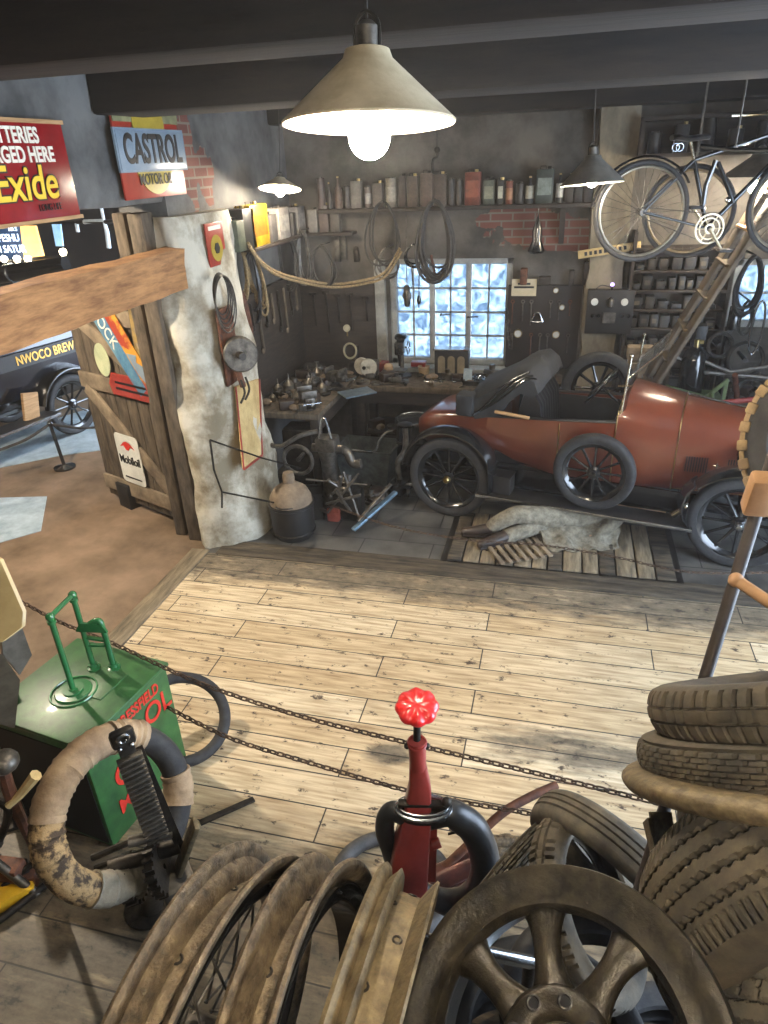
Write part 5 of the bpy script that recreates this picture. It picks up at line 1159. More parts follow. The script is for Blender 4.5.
for k,(x,y,z,r,h_) in enumerate(((-2.35,5.42,0,.10,.28),(-2.12,5.75,0,.05,.5),(-2.2,5.95,0,.06,.44))):
    tag(MB().lathe([(.001,0),(r,0),(r*1.02,h_*.9),(r*.7,h_),(.001,h_)],(x,y,z),(0,0,1),18).build('iron_pot',iron),['squat dark iron pot just behind the bucket','narrow upright iron cylinder behind the pump','short iron cylinder under the side bench'][k],'pot')
ppl('oily piece of scrap iron on the floor between the pump and the window bench','scrap iron on the floor',30,lambda r,i:(Vector((r.uniform(-2.2,-1.6),r.uniform(5.65,6.2),.0)),r.uniform(0,6.3)),14)
for k in range(9):
    x=-2.78+.0; y=5.9+k*.17; L=random.Random(k).uniform(.2,.5)
    o=MB().bar((x-.05,y,1.85),(x-.05,y+.02,1.85-L),.02,.03,up=(0,1,0),ch=.004).ball((x-.05,y,1.85-L),.03,(.5,1,1)).build('hanging_tool',iron if k%2 else gwood); tag(o,'dark long-handled tool hanging on the boarding of the left wall','tool','tools on the left boarding')
for k,(x,z,h_) in enumerate(((-2.7,1.7,.35),(-2.55,1.72,.45),(-2.42,1.68,.3),(-2.28,1.7,.4),(-2.1,1.66,.25))):
    o=MB().bar((x,7.43,z),(x+.01,7.43,z-h_),.02,.025,up=(0,1,0),ch=.004).box((x,7.43,z),(.08,.02,.03),ch=.004).build('hanging_tool',iron); tag(o,'dark tool hanging on the boarding left of the window','tool','tools on the window boarding')
c=PY(347,328,7.44); t=thing('wall_gauge','small pale disc gauge with a stem on the boarding left of the window','gauge',c); MB().lathe([(.001,0),(.04,0),(.04,.02),(.001,.025)],c,(0,-1,0),20).build('dial',mat('aged_dial','#9c957c','#b5ad92',rough=.4),t); MB().cyl(c,c-ZD*.09,.008).build('stem',brass,t)
# ================================================================ tool board right of the window
c=Vector((-.19,7.47,1.36)); tag(MB().box(c,(.74,.05,.86),ch=.004).build('tool_board',mat('brown_black_board','#17110d','#271d15',rough=.7,scale=4,bump=.1)),'dark brown tool board on the back wall right of the window','board')
t=thing('notice_card','cream notice card pinned at the top left of the tool board','notice',PY(524,296,7.43))
a=PY(512,279,7.43);b=PY(536,296,7.43); MB().box(((a.x+b.x)/2,7.43,(a.z+b.z)/2),(b.x-a.x,.008,a.z-b.z)).build('card',paper,t)
for i,(k,w_) in enumerate(((.72,.5),(.52,.8))): MB().box(((a.x+b.x)/2,7.424,b.z+(a.z-b.z)*k),((b.x-a.x)*w_,.002,.02)).build('printed_line',textblack,t)
for px,py,r,lab in ((518,333,.045,'large pale-faced gauge low left on the tool board'),(562,307,.028,'small white gauge in the middle of the tool board'),(556,290,.028,'small bright gauge high on the tool board'),(556,334,.04,'white gauge with a flat top, right of centre low on the tool board')):
    c=PY(px,py,7.452); t=thing('pressure_gauge',lab,'gauge',c); MB().lathe([(.001,0),(r*.85,0),(r*.85,.01),(.001,.012)],c+Vector((0,-.02,0)),(0,-1,0),20).build('dial',white,t); MB().lathe([(r*.8,0),(r,0),(r,.035),(r*.8,.035)],c,(0,-1,0),20,closed=True).build('bezel',brass,t)
c=PY(553,360,7.44); tag(MB().box(c,(.10,.012,.13)).build('price_card',mat('ochre_card','#8d6a3c','#a5834f',rough=.8)),'small ochre card low on the tool board','card')
rnd=random.Random(21)
for k in range(14):
    x=-.50+(k%7)*.095+rnd.uniform(-.01,.01); z=1.62 if k<7 else 1.28; L=rnd.uniform(.12,.26)
    if k in (3,8,12): continue
    o=MB().bar((x,7.43,z),(x,7.43,z-L),.012,.02,up=(0,1,0),ch=.003).torus((x,7.43,z+.01),(0,1,0),.016,.006,12,6).build('hanging_spanner',iron2 if k%3 else rustbr); tag(o,'worn spanner hanging on the tool board right of the window','tool','spanners on the tool board')
c=PY(537,318,7.42); tag(MB().tube([c+Vector((-.06,0,-.04)),c+Vector((-.02,0,.05)),c+Vector((.02,0,.05)),c+Vector((.06,0,-.04))],.012,8).tube([c+Vector((-.06,0,-.04)),c+Vector((.06,0,-.04))],.012,8).build('steel_bracket',steel),'bright triangular steel bracket on the tool board','bracket')
t=thing('perforated_strip','dark strip with a row of round holes hanging at the right edge of the window','strip',PY(508,350,7.38))
a=PY(506,308,7.38);b=PY(511,350,7.38); MB().bar(a,b,.05,.012,up=(1,0,0)).build('strip_body',darkbox,t)
for k in range(5): MB().torus(a+(b-a)*((k+.5)/5)+Vector((0,-.02,0)),(0,1,0),.02,.006,14,6).build('ring',iron2,t)
for k,(px,py,w_,h_) in enumerate(((524,272,.07,.16),(545,276,.12,.08),(572,272,.05,.14),(586,277,.06,.22))):
    c=PY(px,py,7.42); z0=1.80; tag(MB().box((c.x,7.43,z0+h_/2),(w_,.10,h_),ch=.01).build('wooden_block',dwood if k else rustbr),['brown wooden block on the left end of the tool board','low dark block on top of the tool board','narrow dark block on top of the tool board','tall dark block at the right end of the tool board'][k],'block')
# charging panel on pilaster
a=PY(584,290,7.24);b=PY(628,333,7.24); cx=(a.x+b.x)/2+.03; cz=(a.z+b.z)/2
t=thing('charging_panel','black battery charging panel with two white dials on the cream pilaster','panel',Vector((cx,7.24,b.z)))
MB().box((cx,7.255,cz),(.44,.10,.42),ch=.006).build('panel_body',darkbox,t)
for dx in (-.15,.13): MB().lathe([(.001,0),(.034,0),(.034,.012),(.001,.014)],(cx+dx,7.205,cz+.10),(0,-1,0),20).build('dial',white,t)
for dx in (-.16,-.10,.12,.18): MB().cyl((cx+dx,7.205,cz-.03),(cx+dx,7.18,cz-.03),.018,n=10).build('knob',blackm,t)
MB().lathe([(.001,-.03),(.03,-.02),(.035,.03),(.02,.06),(.001,.07)],(cx,7.19,cz+.08),(0,0,1),14).box((cx,7.19,cz-.05),(.12,.02,.1)).build('switch_gear',iron2,t)
MB().ball((cx,7.22,cz+.26),.018,n=10).build('violet_pilot_lamp',bulbmat('violet_glow',(.45,.3,1,1),3),t)
MB().cyl((cx,7.24,cz+.2),(cx,7.22,cz+.25),.012).build('pilot_socket',iron,t)
MB().tube(spline([(cx-.16,7.24,cz+.2),(cx-.1,7.24,cz+.25),(cx,7.24,cz+.23)],5),.005,6).build('wire',cable,t)
a=PY(578,255,7.295);b=PY(641,245,7.295); t=thing('lettered_plank','narrow cream lettered plank slanting under the bicycle wheel','sign',a)
MB().bar(a,b,.02,.075,ch=.004).build('plank',cream,t); d=(b-a).normalized(); [MB().bar(a+d*(.06+.045*k)+Vector((0,-.011,0)),a+d*(.085+.045*k)+Vector((0,-.011,0)),.004,.035).build('worn_letter',textblack,t) for k in range(9)]
# tyre leaning behind the car
c=PY(598,388,6.55); t=wheel_thing('spare_tyre_wheel','large black wheel leaning on the back wall behind the cockpit of the car','wheel',Vector((c.x,6.55,c.z)),(0,-1,.15),.34,.10,g_none,rubber,blackm,blackm,nsp=10,spr=.012,hubr=.06)
tag(MB().box((c.x+.1,6.68,(c.z-.35)/2),(.9,.4,c.z-.35),ch=.01).build('low_bench',dwood),'low dark bench behind the cockpit of the car, carrying the large black wheel','bench')
# ================================================================ right side racks
rk=thing('parts_rack','tall dark rack of small parts bins on the back wall right of the pilaster','rack',(1.0,7.35,0))
x0,x1=.62,1.50
for x in (x0,x1): MB().box((x,7.36,1.15),(.03,.26,2.3)).build('side',dwood,rk)
ZS=[.30,.62,.94,1.24,1.42,1.60,1.78,1.96,2.16]
for z in ZS: MB().box(((x0+x1)/2,7.36,z-.012),(x1-x0,.26,.02)).build('shelf',dwood,rk)
rnd=random.Random(8); ordn=['first','second','third','fourth','fifth','sixth','seventh','eighth','ninth','tenth','eleventh']
cols=['141210','191714','1f1c18','131110','26221d','302b23','21160f','121418']
rows=[(z,ZS[i+1]-z) for i,z in enumerate(ZS[:-1])]
for ri,(z,hr) in enumerate(rows):
    x=x0+.03;k=0
    while x<x1-.09:
        w_=rnd.uniform(.06,.11); h_=min(hr-.04,rnd.uniform(.035,.13)); m=colmat(rnd.choice(cols))
        t=thing('parts_tin','dark parts tin, %s from the left, on the %s shelf from the top'%(ordn[k],ordn[len(rows)-1-ri]),'tin',(x+w_/2,7.33,z),0,'tins in the parts rack')
        MB().box((0,0,h_/2),(w_*.9,.14,h_),ch=.004).build('tin_body',m,t,local=True)
        MB().box((0,-.072,h_*.5),(w_*.5,.003,h_*.35)).build('paper_label',colmat(rnd.choice(['4a4436','5e553f','2a2620','3a352a'])),t,local=True)
        x+=w_+rnd.uniform(.005,.03);k+=1
us=thing('high_shelf','dark open cupboard shelf high on the wall behind the bicycle','shelf',(1.5,7.3,2.95))
MB().box((1.55,7.32,2.93),(2.0,.3,.03)).box((1.55,7.32,3.22),(2.0,.3,.03)).box((.56,7.32,3.07),(.03,.3,.3)).box((2.54,7.32,3.07),(.03,.3,.3)).box((1.55,7.46,3.07),(2.0,.02,.3)).build('cupboard_body',dwood,us)
for k in range(8): 
    x=.68+k*.22; can('rect' if k%2 else 'round',rnd.choice(['2b2824','3a352f','1f1d1b']),'old_tin','dark old tin, %s from the left on the high cupboard shelf'%ordn[k],Vector((x,7.3,2.945)),.11,.11,.17+.05*(k%3),0,'tins on the high shelf')
# coils in front of the small window
loops('hose_coil','black hose coil hanging in front of the small right-hand window','hose',749,285,11,30,7.0,7,.012,rubber,4,31)
loops('cable_coil','black cable loops hanging below the hose coil at the small window','cable',745,318,7,18,7.05,3,.010,cable,3,32)
t=thing('bright_loop','long bright steel loop hanging at the right of the small window','loop',PY(757,352,6.9)); cc=PY(757,328,6.9)
MB().tube([cc+Vector((.05*math.sin(a*PI/12),0,.24*math.cos(a*PI/12))) for a in range(24)],.010,8,closed=True).build('loop',steel,t)
# gas cylinder on green stand
c=PY(688,396,6.7); c=Vector((c.x,c.y,c.z))
gs=thing('green_stand','green painted angle-iron stand behind the bonnet of the car','stand',(c.x+.03,c.y,0)); gp=mat('dull_green_frame','#3c4a2a','#59683c',rough=.6)
for dx in (-.22,.26):
    for dy in (-.16,.2): MB().box((c.x+dx,c.y+dy,.5*(c.z-.02)),(.035,.035,c.z-.02)).build('leg',gp,gs)
MB().box((c.x+.02,c.y+.02,c.z-.018),(.55,.42,.03)).build('shelf',gp,gs); MB().bar((c.x-.24,c.y-.18,c.z+.14),(c.x+.12,c.y-.18,c.z+.05),.03,.03).bar((c.x+.12,c.y-.18,c.z+.05),(c.x+.28,c.y-.18,c.z+.22),.03,.03).box((c.x-.22,c.y-.17,c.z+.07),(.03,.03,.16)).box((c.x+.27,c.y-.17,c.z+.1),(.03,.03,.24)).build('rail',gp,gs)
gc=thing('gas_cylinder','black gas cylinder standing on the green stand right of the ladder','cylinder',c)
tp_=PY(689,345,c.y).z
MB().lathe([(.001,0),(.105,0),(.11,.02),(.11,tp_-c.z-.14),(.09,tp_-c.z-.06),(.05,tp_-c.z-.02),(.001,tp_-c.z-.01)],c,(0,0,1),24).build('cylinder_body',blackm,gc)
MB().cyl((c.x,c.y,tp_-.02),(c.x,c.y,tp_+.05),.025).box((c.x+.03,c.y,tp_+.03),(.05,.03,.03)).build('valve',brass,gc)
# bench on the right with clutter, pipes, frames
b3=thing('workbench','dark cluttered bench along the back wall on the right','workbench',(2.2,7.1,0))
MB().box((2.4,7.12,.78),(1.75,.7,.06)).build('bench_top',gwood,b3)
for x in (1.6,3.2):
    for y in (6.82,7.4): MB().box((x,y,.375),(.08,.08,.75)).build('leg',dwood,b3)
ppl('small oily metal part lying on the right-hand bench below the small window','loose parts on the right bench',50,lambda r,i:(Vector((r.uniform(1.6,3.0),r.uniform(6.85,7.35),.81)),r.uniform(0,6.3)),15)
def wy(*p,Y=6.9): return [PY(x,y,Y) for x,y in p]
pt=thing('pipe_rack','tangle of iron pipes and a red tank at the right behind the car','pipes',(1.9,6.6,0))
MB().tube(wy((668,352),(700,372),(768,378),Y=6.7),.02,8).build('pipe',iron2,pt); MB().tube(wy((700,360),(730,372),(775,366),Y=6.65),.018,8).build('pipe',iron2,pt)
MB().tube(wy((712,392),(713,415),(714,440),Y=6.5),.02,8).build('upright',gp,pt); MB().tube([PY(735,375,6.6),PZ(742,452,.0)],.025,8).build('upright',rustbr,pt)
MB().tube([PY(700,405,6.5),PY(768,398,6.5)],.025,8).build('red_rail',redd,pt)
MB().box((PY(720,400,6.6).x,6.75,.35),(.3,.3,.7),ch=.02).build('red_tank',mat('dark_red_tank','#4a1f18','#6a3024',rough=.6),pt)
for k,(x,y,r_) in enumerate(((745,360,.16),(720,345,.11),(752,395,.15))):
    c=PY(x,y,6.95); 
    tag(MB().torus(c,(0.2,-1,.2),r_,.02,26,8).cyl(c,c+Vector((0,.28,0)),.02).build('valve_handwheel',iron),['large dark iron handwheel on the right wall below the small window','small dark iron handwheel left of the large one','dark iron handwheel low at the right edge'][k],'wheel')
for k,(x,y,w_,h_,m,lab) in enumerate(((640,352,.24,.12,gwood2,'pale cardboard bundle stacked behind the windscreen'),(665,350,.2,.1,gwood,'grey wooden box beside the ladder foot'),(700,335,.1,.2,darkbox,'upright dark box before the parts rack'),(733,318,.06,.2,blackm,'black oil gun standing left of the small window'))):
    c=PY(x,y,7.05); o=MB().box((c.x,7.05,c.z),(w_,.14,h_),ch=.01); 
    if c.z-h_/2>.1: o.box((c.x,7.12,(c.z-h_/2)/2),(w_*.8,.1,c.z-h_/2))
    tag(o.build('storage_box',m),lab,'box')
# tyres and wheels leaning at far right floor
for k in range(3):
    t=wheel_thing('cart_wheel',['dark wire wheel leaning behind the bonnet at the right','second dark wheel leaning at the right edge','third dark wheel leaning on the right bench'][k],'wheel',Vector((2.0+.35*k,6.55,.33)),(.3,-1,.2),.31,.06,g_none,rubber,iron,iron,nsp=10,spr=.006,hubr=.03)
# ================================================================ ladder
la=thing('ladder','long wooden ladder leaning up to the ceiling behind the car','ladder',(1.0,6.6,0))
def rail(pts,Y,m): 
    A=PY(*pts[0],Y);B=PY(*pts[1],Y); d=(B-A).normalized(); z0=.02; A=A-d*((A.z-z0)/d.z); B=B+d*((3.7-B.z)/d.z); MB().bar(A,B,.035,.21,up=(0,1,0),ch=.006).build('rail',m,la); return A,B
lw=mat('worn_ladder_wood','#3a3126','#5e5240',rough=.75,scale=4,bump=.2)
A1,B1=rail(((648,395),(768,207)),6.35,lw); 
A2=A1+Vector((0,.42,0));B2=B1+Vector((0,.42,0)); MB().bar(A2,B2,.035,.21,up=(0,1,0),ch=.006).build('rail',lw,la)
for k in range(1,14):
    p=A1+(B1-A1)*(k/14); MB().bar(p+Vector((0,-.02,0)),p+Vector((0,.44,0)),.09,.022,up=(0,0,1),ch=.004).build('tread',wood if k in(9,10,11) else lw,la)
# ================================================================ bicycle
BYY=5.65
def B(x,y,o=0): return PY(x,y,BYY+o)
bi=thing('bicycle','black roadster bicycle hung under the ceiling at the right, bright chainwheel towards the camera','bicycle',B(709,262))
hub=B(641,212); rR=(B(641,164)-hub).length
axb=Vector((.22,-1,0)).normalized(); 
fd=Vector((axb.y*-1,axb.x*1,0)); fd=Vector((1,.22,0)).normalized()
Rw=.335
def wheelb(c,nm):
    w_=bpy.data.objects.new(nm,None); COL.objects.link(w_); w_.parent=bi; w_.location=wm(bi).inverted()@c; w_.rotation_euler=frame_z(axb).to_euler()
    MB().torus((0,0,0),(0,0,1),Rw-.015,.018,56,10).build('tyre',rubber,w_,local=True)
    MB().torus((0,0,0),(0,0,1),Rw-.04,.011,56,8).build('rim',mat('dull_chrome','#6e6a60','#8f8a7c',rough=.35,metal=.9),w_,local=True)
    mb=MB()
    for k in range(32):
        a=2*PI*k/32; b=a+(.5 if k%2 else -.5); mb.tube([(.022*math.cos(b),.022*math.sin(b),.03 if k%2 else -.03),((Rw-.045)*math.cos(a),(Rw-.045)*math.sin(a),0)],.0014,4)
    mb.build('spokes',steel,w_,local=True); MB().cyl((0,0,-.05),(0,0,.05),.022).build('hub',iron2,w_,local=True)
wheelb(hub,'rear_wheel')
bb=hub+fd*.46+Vector((0,0,-.035)); bb=Vector((B(709,228).x,hub.y+.46*.21,B(709,228,.1).z))
fh=hub+fd*1.08; wheelb(fh,'front_wheel')
st=B(694,160,.1); hd=fh+fd*-.22+Vector((0,0,.47)); hd2=fh+fd*-.17+Vector((0,0,.34))
def tb(a,b,r=.014,n='frame_tube',m=blackm): MB().cyl(a,b,r,n=12).build(n,m,bi)
tb(bb,st,.015); tb(st,hd); tb(bb,hd2,.016); tb(hd+Vector((0,0,.03)),hd2-Vector((0,0,.02)),.018)
for s in (-1,1):
    o=axb*(.045*s); tb(hub+o,bb+o*.7,.009,'chain_stay'); tb(hub+o,st+o*.3,.008,'seat_stay'); tb(fh+o,hd2+o*.3,.010,'fork_blade')
tb(st,st+(st-bb).normalized()*.12,.012,'seat_post',nickel)
sd=st+(st-bb).normalized()*.13
MB().loft([[sd+fd*x+axb*(w_*math.cos(a*PI/4))+Vector((0,0,h_+.02*math.sin(a*PI/4))) for a in range(8)] for x,w_,h_ in ((-.13,.05,.02),(-.1,.085,.025),(-.02,.07,.01),(.06,.03,.015),(.13,.016,.02))]).build('saddle',leather,bi)
MB().torus(sd+fd*-.08+Vector((0,0,-.04))+axb*.04,axb,.025,.004,12,6).torus(sd+fd*-.08+Vector((0,0,-.04))-axb*.04,axb,.025,.004,12,6).build('saddle_spring',steel,bi)
hb=hd+Vector((0,0,.12)); tb(hd,hb,.012,'stem',nickel)
MB().tube(spline([hb+axb*-.27-fd*.22,hb+axb*-.26-fd*.05,hb+axb*-.12+fd*.03,hb,hb+axb*.12+fd*.03,hb+axb*.26-fd*.05,hb+axb*.27-fd*.22],6),.011,8).build('handlebar',nickel,bi)
cr_=bb+axb*.05; crm=mat('bright_chainwheel','#a39b84','#c9c0a6',rough=.35,metal=.5)
mb=MB().torus(cr_,axb,.098,.007,40,6).torus(cr_,axb,.070,.005,40,6).torus(cr_,axb,.028,.009,24,6)
Mx=frame_z(axb)
for k in range(6): a=k*PI/3; d=Mx@Vector((math.cos(a),math.sin(a),0)); mb.cyl(cr_+d*.02,cr_+d*.098,.005,n=6)
mb.build('chainwheel',crm,bi)
cd_=Vector((.55,0,-.8)); MB().cyl(cr_+axb*.02,cr_+axb*.02+cd_.normalized()*.17,.009).build('crank',crm,bi); MB().cyl(bb-axb*.05,bb-axb*.05-cd_.normalized()*.17,.009).build('crank',crm,bi)
for c_ in (cr_+axb*.02+cd_.normalized()*.17,bb-axb*.05-cd_.normalized()*.17): MB().box(c_+axb*(.045 if c_==c_ else 0),(.09,.09,.02),Matrix.Rotation(.2,3,'Z'),ch=.005).build('pedal',rubber,bi)
MB().tube([hub+Vector((0,0,.035))+axb*.04,cr_+Vector((0,0,.098)),cr_+fd*.098,cr_-Vector((0,0,.098)),hub-Vector((0,0,.035))+axb*.04],.004,5,closed=True).build('chain',iron,bi)
for c_,nm,a0,a1 in ((hub,'rear_mudguard',60,215),(fh,'front_mudguard',40,190)):
    up=Vector((0,0,1)); MB().tube([c_+fd*(math.cos(math.radians(a))*(Rw+.022))+up*(math.sin(math.radians(a))*(Rw+.022)) for a in range(a0-30,a1-40,8)],.022,8,flat=.35).build(nm,blackm,bi)
for c_ in (st+fd*.02,hd-fd*.03): MB().cyl(c_,Vector((c_.x,c_.y,3.72)),.004,n=6).build('hanging_wire',iron2,bi)
# second wheel hung behind
c=PY(688,212,6.2); t=thing('bicycle_wheel','second bicycle wheel with tan tyre hung behind the roadster','wheel',c); t.rotation_euler=frame_z(Vector((-.25,-1,0))).to_euler()
MB().torus((0,0,0),(0,0,1),.32,.018,48,8).build('tyre',rubber,t,local=True); MB().torus((0,0,0),(0,0,1),.295,.011,48,8).build('rim',mat('tan_rim','#6f6048','#8f7c5c',rough=.5,metal=.3),t,local=True)
mb=MB()
for k in range(28): a=2*PI*k/28; b=a+(.5 if k%2 else -.5); mb.tube([(.02*math.cos(b),.02*math.sin(b),.02 if k%2 else -.02),(.29*math.cos(a),.29*math.sin(a),0)],.0015,4)
mb.build('spokes',iron2,t,local=True); MB().cyl((0,0,-.04),(0,0,.04),.02).build('hub',iron2,t,local=True)
MB().cyl(t.location+Vector((0,0,.33)),Vector((t.location.x,t.location.y,3.72)),.004,n=6).build('hanging_wire',iron2,t)
t=thing('carrier_frame','dark bent iron carrier frame hung behind the bicycle saddle','frame',PY(720,200,5.4))
MB().tube(wy((716,160),(706,185),(703,205),Y=5.4),.016,8).tube(wy((718,162),(728,188),(733,203),Y=5.4),.014,8).tube(wy((700,146),(735,150),(768,150),Y=5.4),.014,8).build('carrier_tube',blackm,t)
MB().ball(PY(728,200,5.4),.02).build('bright_end',steel,t); MB().tube([PY(735,150,5.4),Vector((PY(735,150,5.4).x,5.4,3.72))],.006,6).build('hanging_wire',iron2,t)
def CF(a,px=384,py=512):
    f=ray(px,py).normalized(); r=(_R2-f*_R2.dot(f)).normalized(); u=r.cross(f).normalized(); return (r*a[0]+u*a[1]-f*a[2]).normalized()     # an axis seen as right, up, towards the viewer
# ================================================================ foreground, left: green oil cabinet
A=Vector((-1.965,1.853,0)); u_=Vector((.147,.989,0)).normalized(); n_=Vector((-u_.y,u_.x,0))
cab=thing('oil_cabinet','green painted oil dispensing cabinet with pipe handles on top and red lettering on its side','cabinet',A+u_*.3+n_*.3,math.atan2(u_.y,u_.x))
def G(a,b,z): return A+u_*a+n_*b+ZD*z    # a along the lettered side, b inwards
W3=Matrix((u_,n_,ZD)).transposed()
MB().box(G(.3,.3,.34),(.60,.60,.68),W3,ch=.01).build('cabinet_body',green,cab)
MB().box(G(.3,.3,.69),(.625,.625,.022),W3,ch=.006).build('cabinet_top',green,cab)
def ctext(s,a,z,size,wide=1,rot=0): 
    xd=u_*math.cos(rot)+ZD*math.sin(rot); up=-u_*math.sin(rot)+ZD*math.cos(rot)
    return text('lettering',s,G(a,-.004,z),xd,up,size,textred,cab,wide,.002,'CENTER',bold=.002)
ctext('PRESSFIELD',.36,.615,.085,.72); ctext('OL',.48,.50,.17,.9); ctext('C',.18,.34,.20,1); ctext('M',.14,.17,.12,1)
def upz(base,py):
    lo,hi=base.z,base.z+1.5
    for _ in range(40):
        m_=(lo+hi)/2; p=Vector((base.x,base.y,m_)); d=p-CAM; zz=d.dot(_F); y=512-FPX*d.dot(_U2)/zz
        if y>py: lo=m_
        else: hi=m_
    return lo
b1=PZ(74,692,.70); h1=upz(b1,617); b2_=PZ(94,668,.70); b3_=PZ(114,668,.70); h3=upz(b3_,625)
top1=Vector((b1.x,b1.y,h1)); top2=Vector((b2_.x,b2_.y,h1))
MB().box(G(-.003,.3,.33),(.004,.56,.60),W3).build('shaded_side',mat('black_painted_shade','#050505'),cab)  # flat black panel standing in for shade on the near side
for p in (b1,b2_,b3_): MB().lathe([(.001,.0),(.035,.0),(.035,.008),(.022,.012),(.022,.03),(.001,.03)],p,(0,0,1),20).build('pipe_flange',greend,cab)
MB().cyl(b1,top1,.0145).cyl(b2_,top2,.0145).build('riser_pipe',greend,cab); MB().cyl(top1,top2,.013).build('cross_pipe',greend,cab)
for p in (top1,top2): MB().ball(p,.022,n=12).cyl(p-ZD*.035,p-ZD*.02,.021).build('elbow',greend,cab)
top3=Vector((b3_.x,b3_.y,h3)); q=PZ(88,640,h3-.02)
MB().tube(spline([b3_,b3_+ZD*(h3-.74),top3+(top2-top3)*.15,Vector((b2_.x,b2_.y,h3))+(top3-top2)*.1],6),.016,10).build('lever_pipe',greend,cab)
MB().prism([(-.03,0),(.13,-.01),(.11,.04),(0,.05)],Vector((b2_.x,b2_.y,h3-.03)),(top3-Vector((top2.x,top2.y,h3))),ZD,.015).build('quadrant',greend,cab)
MB().bar(b2_+ZD*.15,b3_+ZD*.15,.02,.012).bar(b2_+ZD*.20,b3_+ZD*.18,.02,.012).build('link',greend,cab)
MB().lathe([(.001,0),(.085,0),(.09,.006),(.085,.012),(.05,.014),(.05,.022),(.001,.022)],b1-ZD*.0,(0,0,1),32).build('filler_ring',greend,cab)
MB().torus(b1+ZD*.006,(0,0,1),.11,.006,32,6).build('ring_bead',greend,cab)
MB().box(G(.36,.2,.703),(.2,.16,.006),W3,ch=.002).build('hinged_flap',green,cab)
MB().tube([PZ(10,708,.70),PZ(13,690,.70)+ZD*.02,PZ(12,690,.70)+ZD*.12],.014,8).build('side_pipe',greend,cab)
# panel stand at the left edge
p0=PZ(-28,700,.75); st_=thing('panel_stand','tan angled enamel shade on a grey stand at the left edge by the green cabinet','stand',Vector((p0.x,p0.y,0)))
MB().cyl(Vector((p0.x,p0.y,0)),Vector((p0.x,p0.y,.9)),.035).build('post',iron2,st_); MB().lathe([(.001,0),(.16,0),(.16,.02),(.04,.05),(.001,.05)],(p0.x,p0.y,0),(0,0,1),24).build('foot',iron,st_)
def facet(name,pts,t0,m,th=.012,par=st_):
    P=[PT(x,y,t) for x,y,t in pts]; nn=(P[1]-P[0]).cross(P[2]-P[0]).normalized()*th
    MB().add(P+[p+nn for p in P],[tuple(range(len(P))),tuple(range(2*len(P)-1,len(P)-1,-1))]+[(i,(i+1)%len(P),len(P)+(i+1)%len(P),len(P)+i) for i in range(len(P))]).build(name,m,par)
facet('tan_shade',[(-30,540,2.25),(0,560,2.2),(23,612,2.2),(22,627,2.2),(2,642,2.15),(-40,650,2.15)],0,mat('tan_enamel','#97855c','#b5a478',rough=.45,scale=5))
facet('grey_side',[(2,642,2.16),(22,627,2.21),(32,655,2.3),(20,675,2.3),(3,655,2.25)],0,mat('scuffed_aluminium','#6f6c62','#98948a',rough=.4,metal=.6,scale=9))
facet('dark_side',[(-20,645,2.1),(3,655,2.2),(20,680,2.28),(15,728,2.42),(-20,718,2.3)],0,mat('grey_brown_metal','#4b4438','#6a6252',rough=.5,metal=.4))
# ---------------------------------------------------------------- leaning rings
def lean(Bp,Tpx,R2x):
    """a ring standing on Bp whose top is seen at Tpx and whose diameter is R2x: centre, axis"""
    lo,hi=Bp.z,Bp.z+R2x
    d=ray(*Tpx); best=None
    for i in range(400):
        z=Bp.z+R2x*i/399; T=CAM+d*((z-CAM.z)/d.z); e=abs((T-Bp).length-R2x)
        if best is None or e<best[0]: best=(e,T)
    T=best[1]; v=(T-Bp).normalized(); h=v.cross(ZD).normalized(); return (T+Bp)/2,h.cross(v).normalized(),v,h
c=PT(118,810,2.40); _e=CF((0,1,0),116,808)
ax=CF((.52,-.10,.85),116,808); h=ax.cross(ZD).normalized(); v=h.cross(ax).normalized(); v=-v if v.z<0 else v
wt=thing('wrapped_tyre','old tyre bound in torn brown paper and grey cloth leaning on the green cabinet','tyre',c-v*.3); Rr=.248
def rarc(a0,a1,r,m,name,wob=0,n=30,fl=1):
    P=[];rs=[]
    for i in range(n+1):
        a=math.radians(a0+(a1-a0)*i/n); P.append(c+v*(Rr*math.cos(a))+h*(Rr*math.sin(a))); rs.append(r+wob*math.sin(i*2.6)+(wob*.6)*math.sin(i*5.1+1))
    MB().tube(P,rs,14).build(name,m,wt)
MB().torus(c,ax,Rr,.048,64,14).build('tyre',rubber,wt)
sgn=1 if (h.dot(_R2)>0) else -1
rarc(-55*sgn,22*sgn,.057,wrapm,'brown_wrapping',.002); rarc(24*sgn,52*sgn,.058,wrapm,'brown_wrapping',.003,12); rarc(-88*sgn,-55*sgn,.056,wrapd,'torn_wrapping',.003,14); rarc(-128*sgn,-88*sgn,.054,wrapd,'torn_wrapping',.001,16); rarc(-185*sgn,-128*sgn,.058,wrapg,'grey_wrapping',.003,20); rarc(100*sgn,128*sgn,.055,wrapm,'brown_wrapping',.002,10)
c2,ax2,v2,h2=lean(PZ(200,757,.03),(163,682),.50)
t=thing('motorcycle_tyre','narrow black tyre leaning against the far side of the green cabinet','tyre',c2-v2*.25); MB().torus(c2,ax2,.25,.033,64,14).build('tyre_body',rubber,t)
for k in range(5): 
    pass
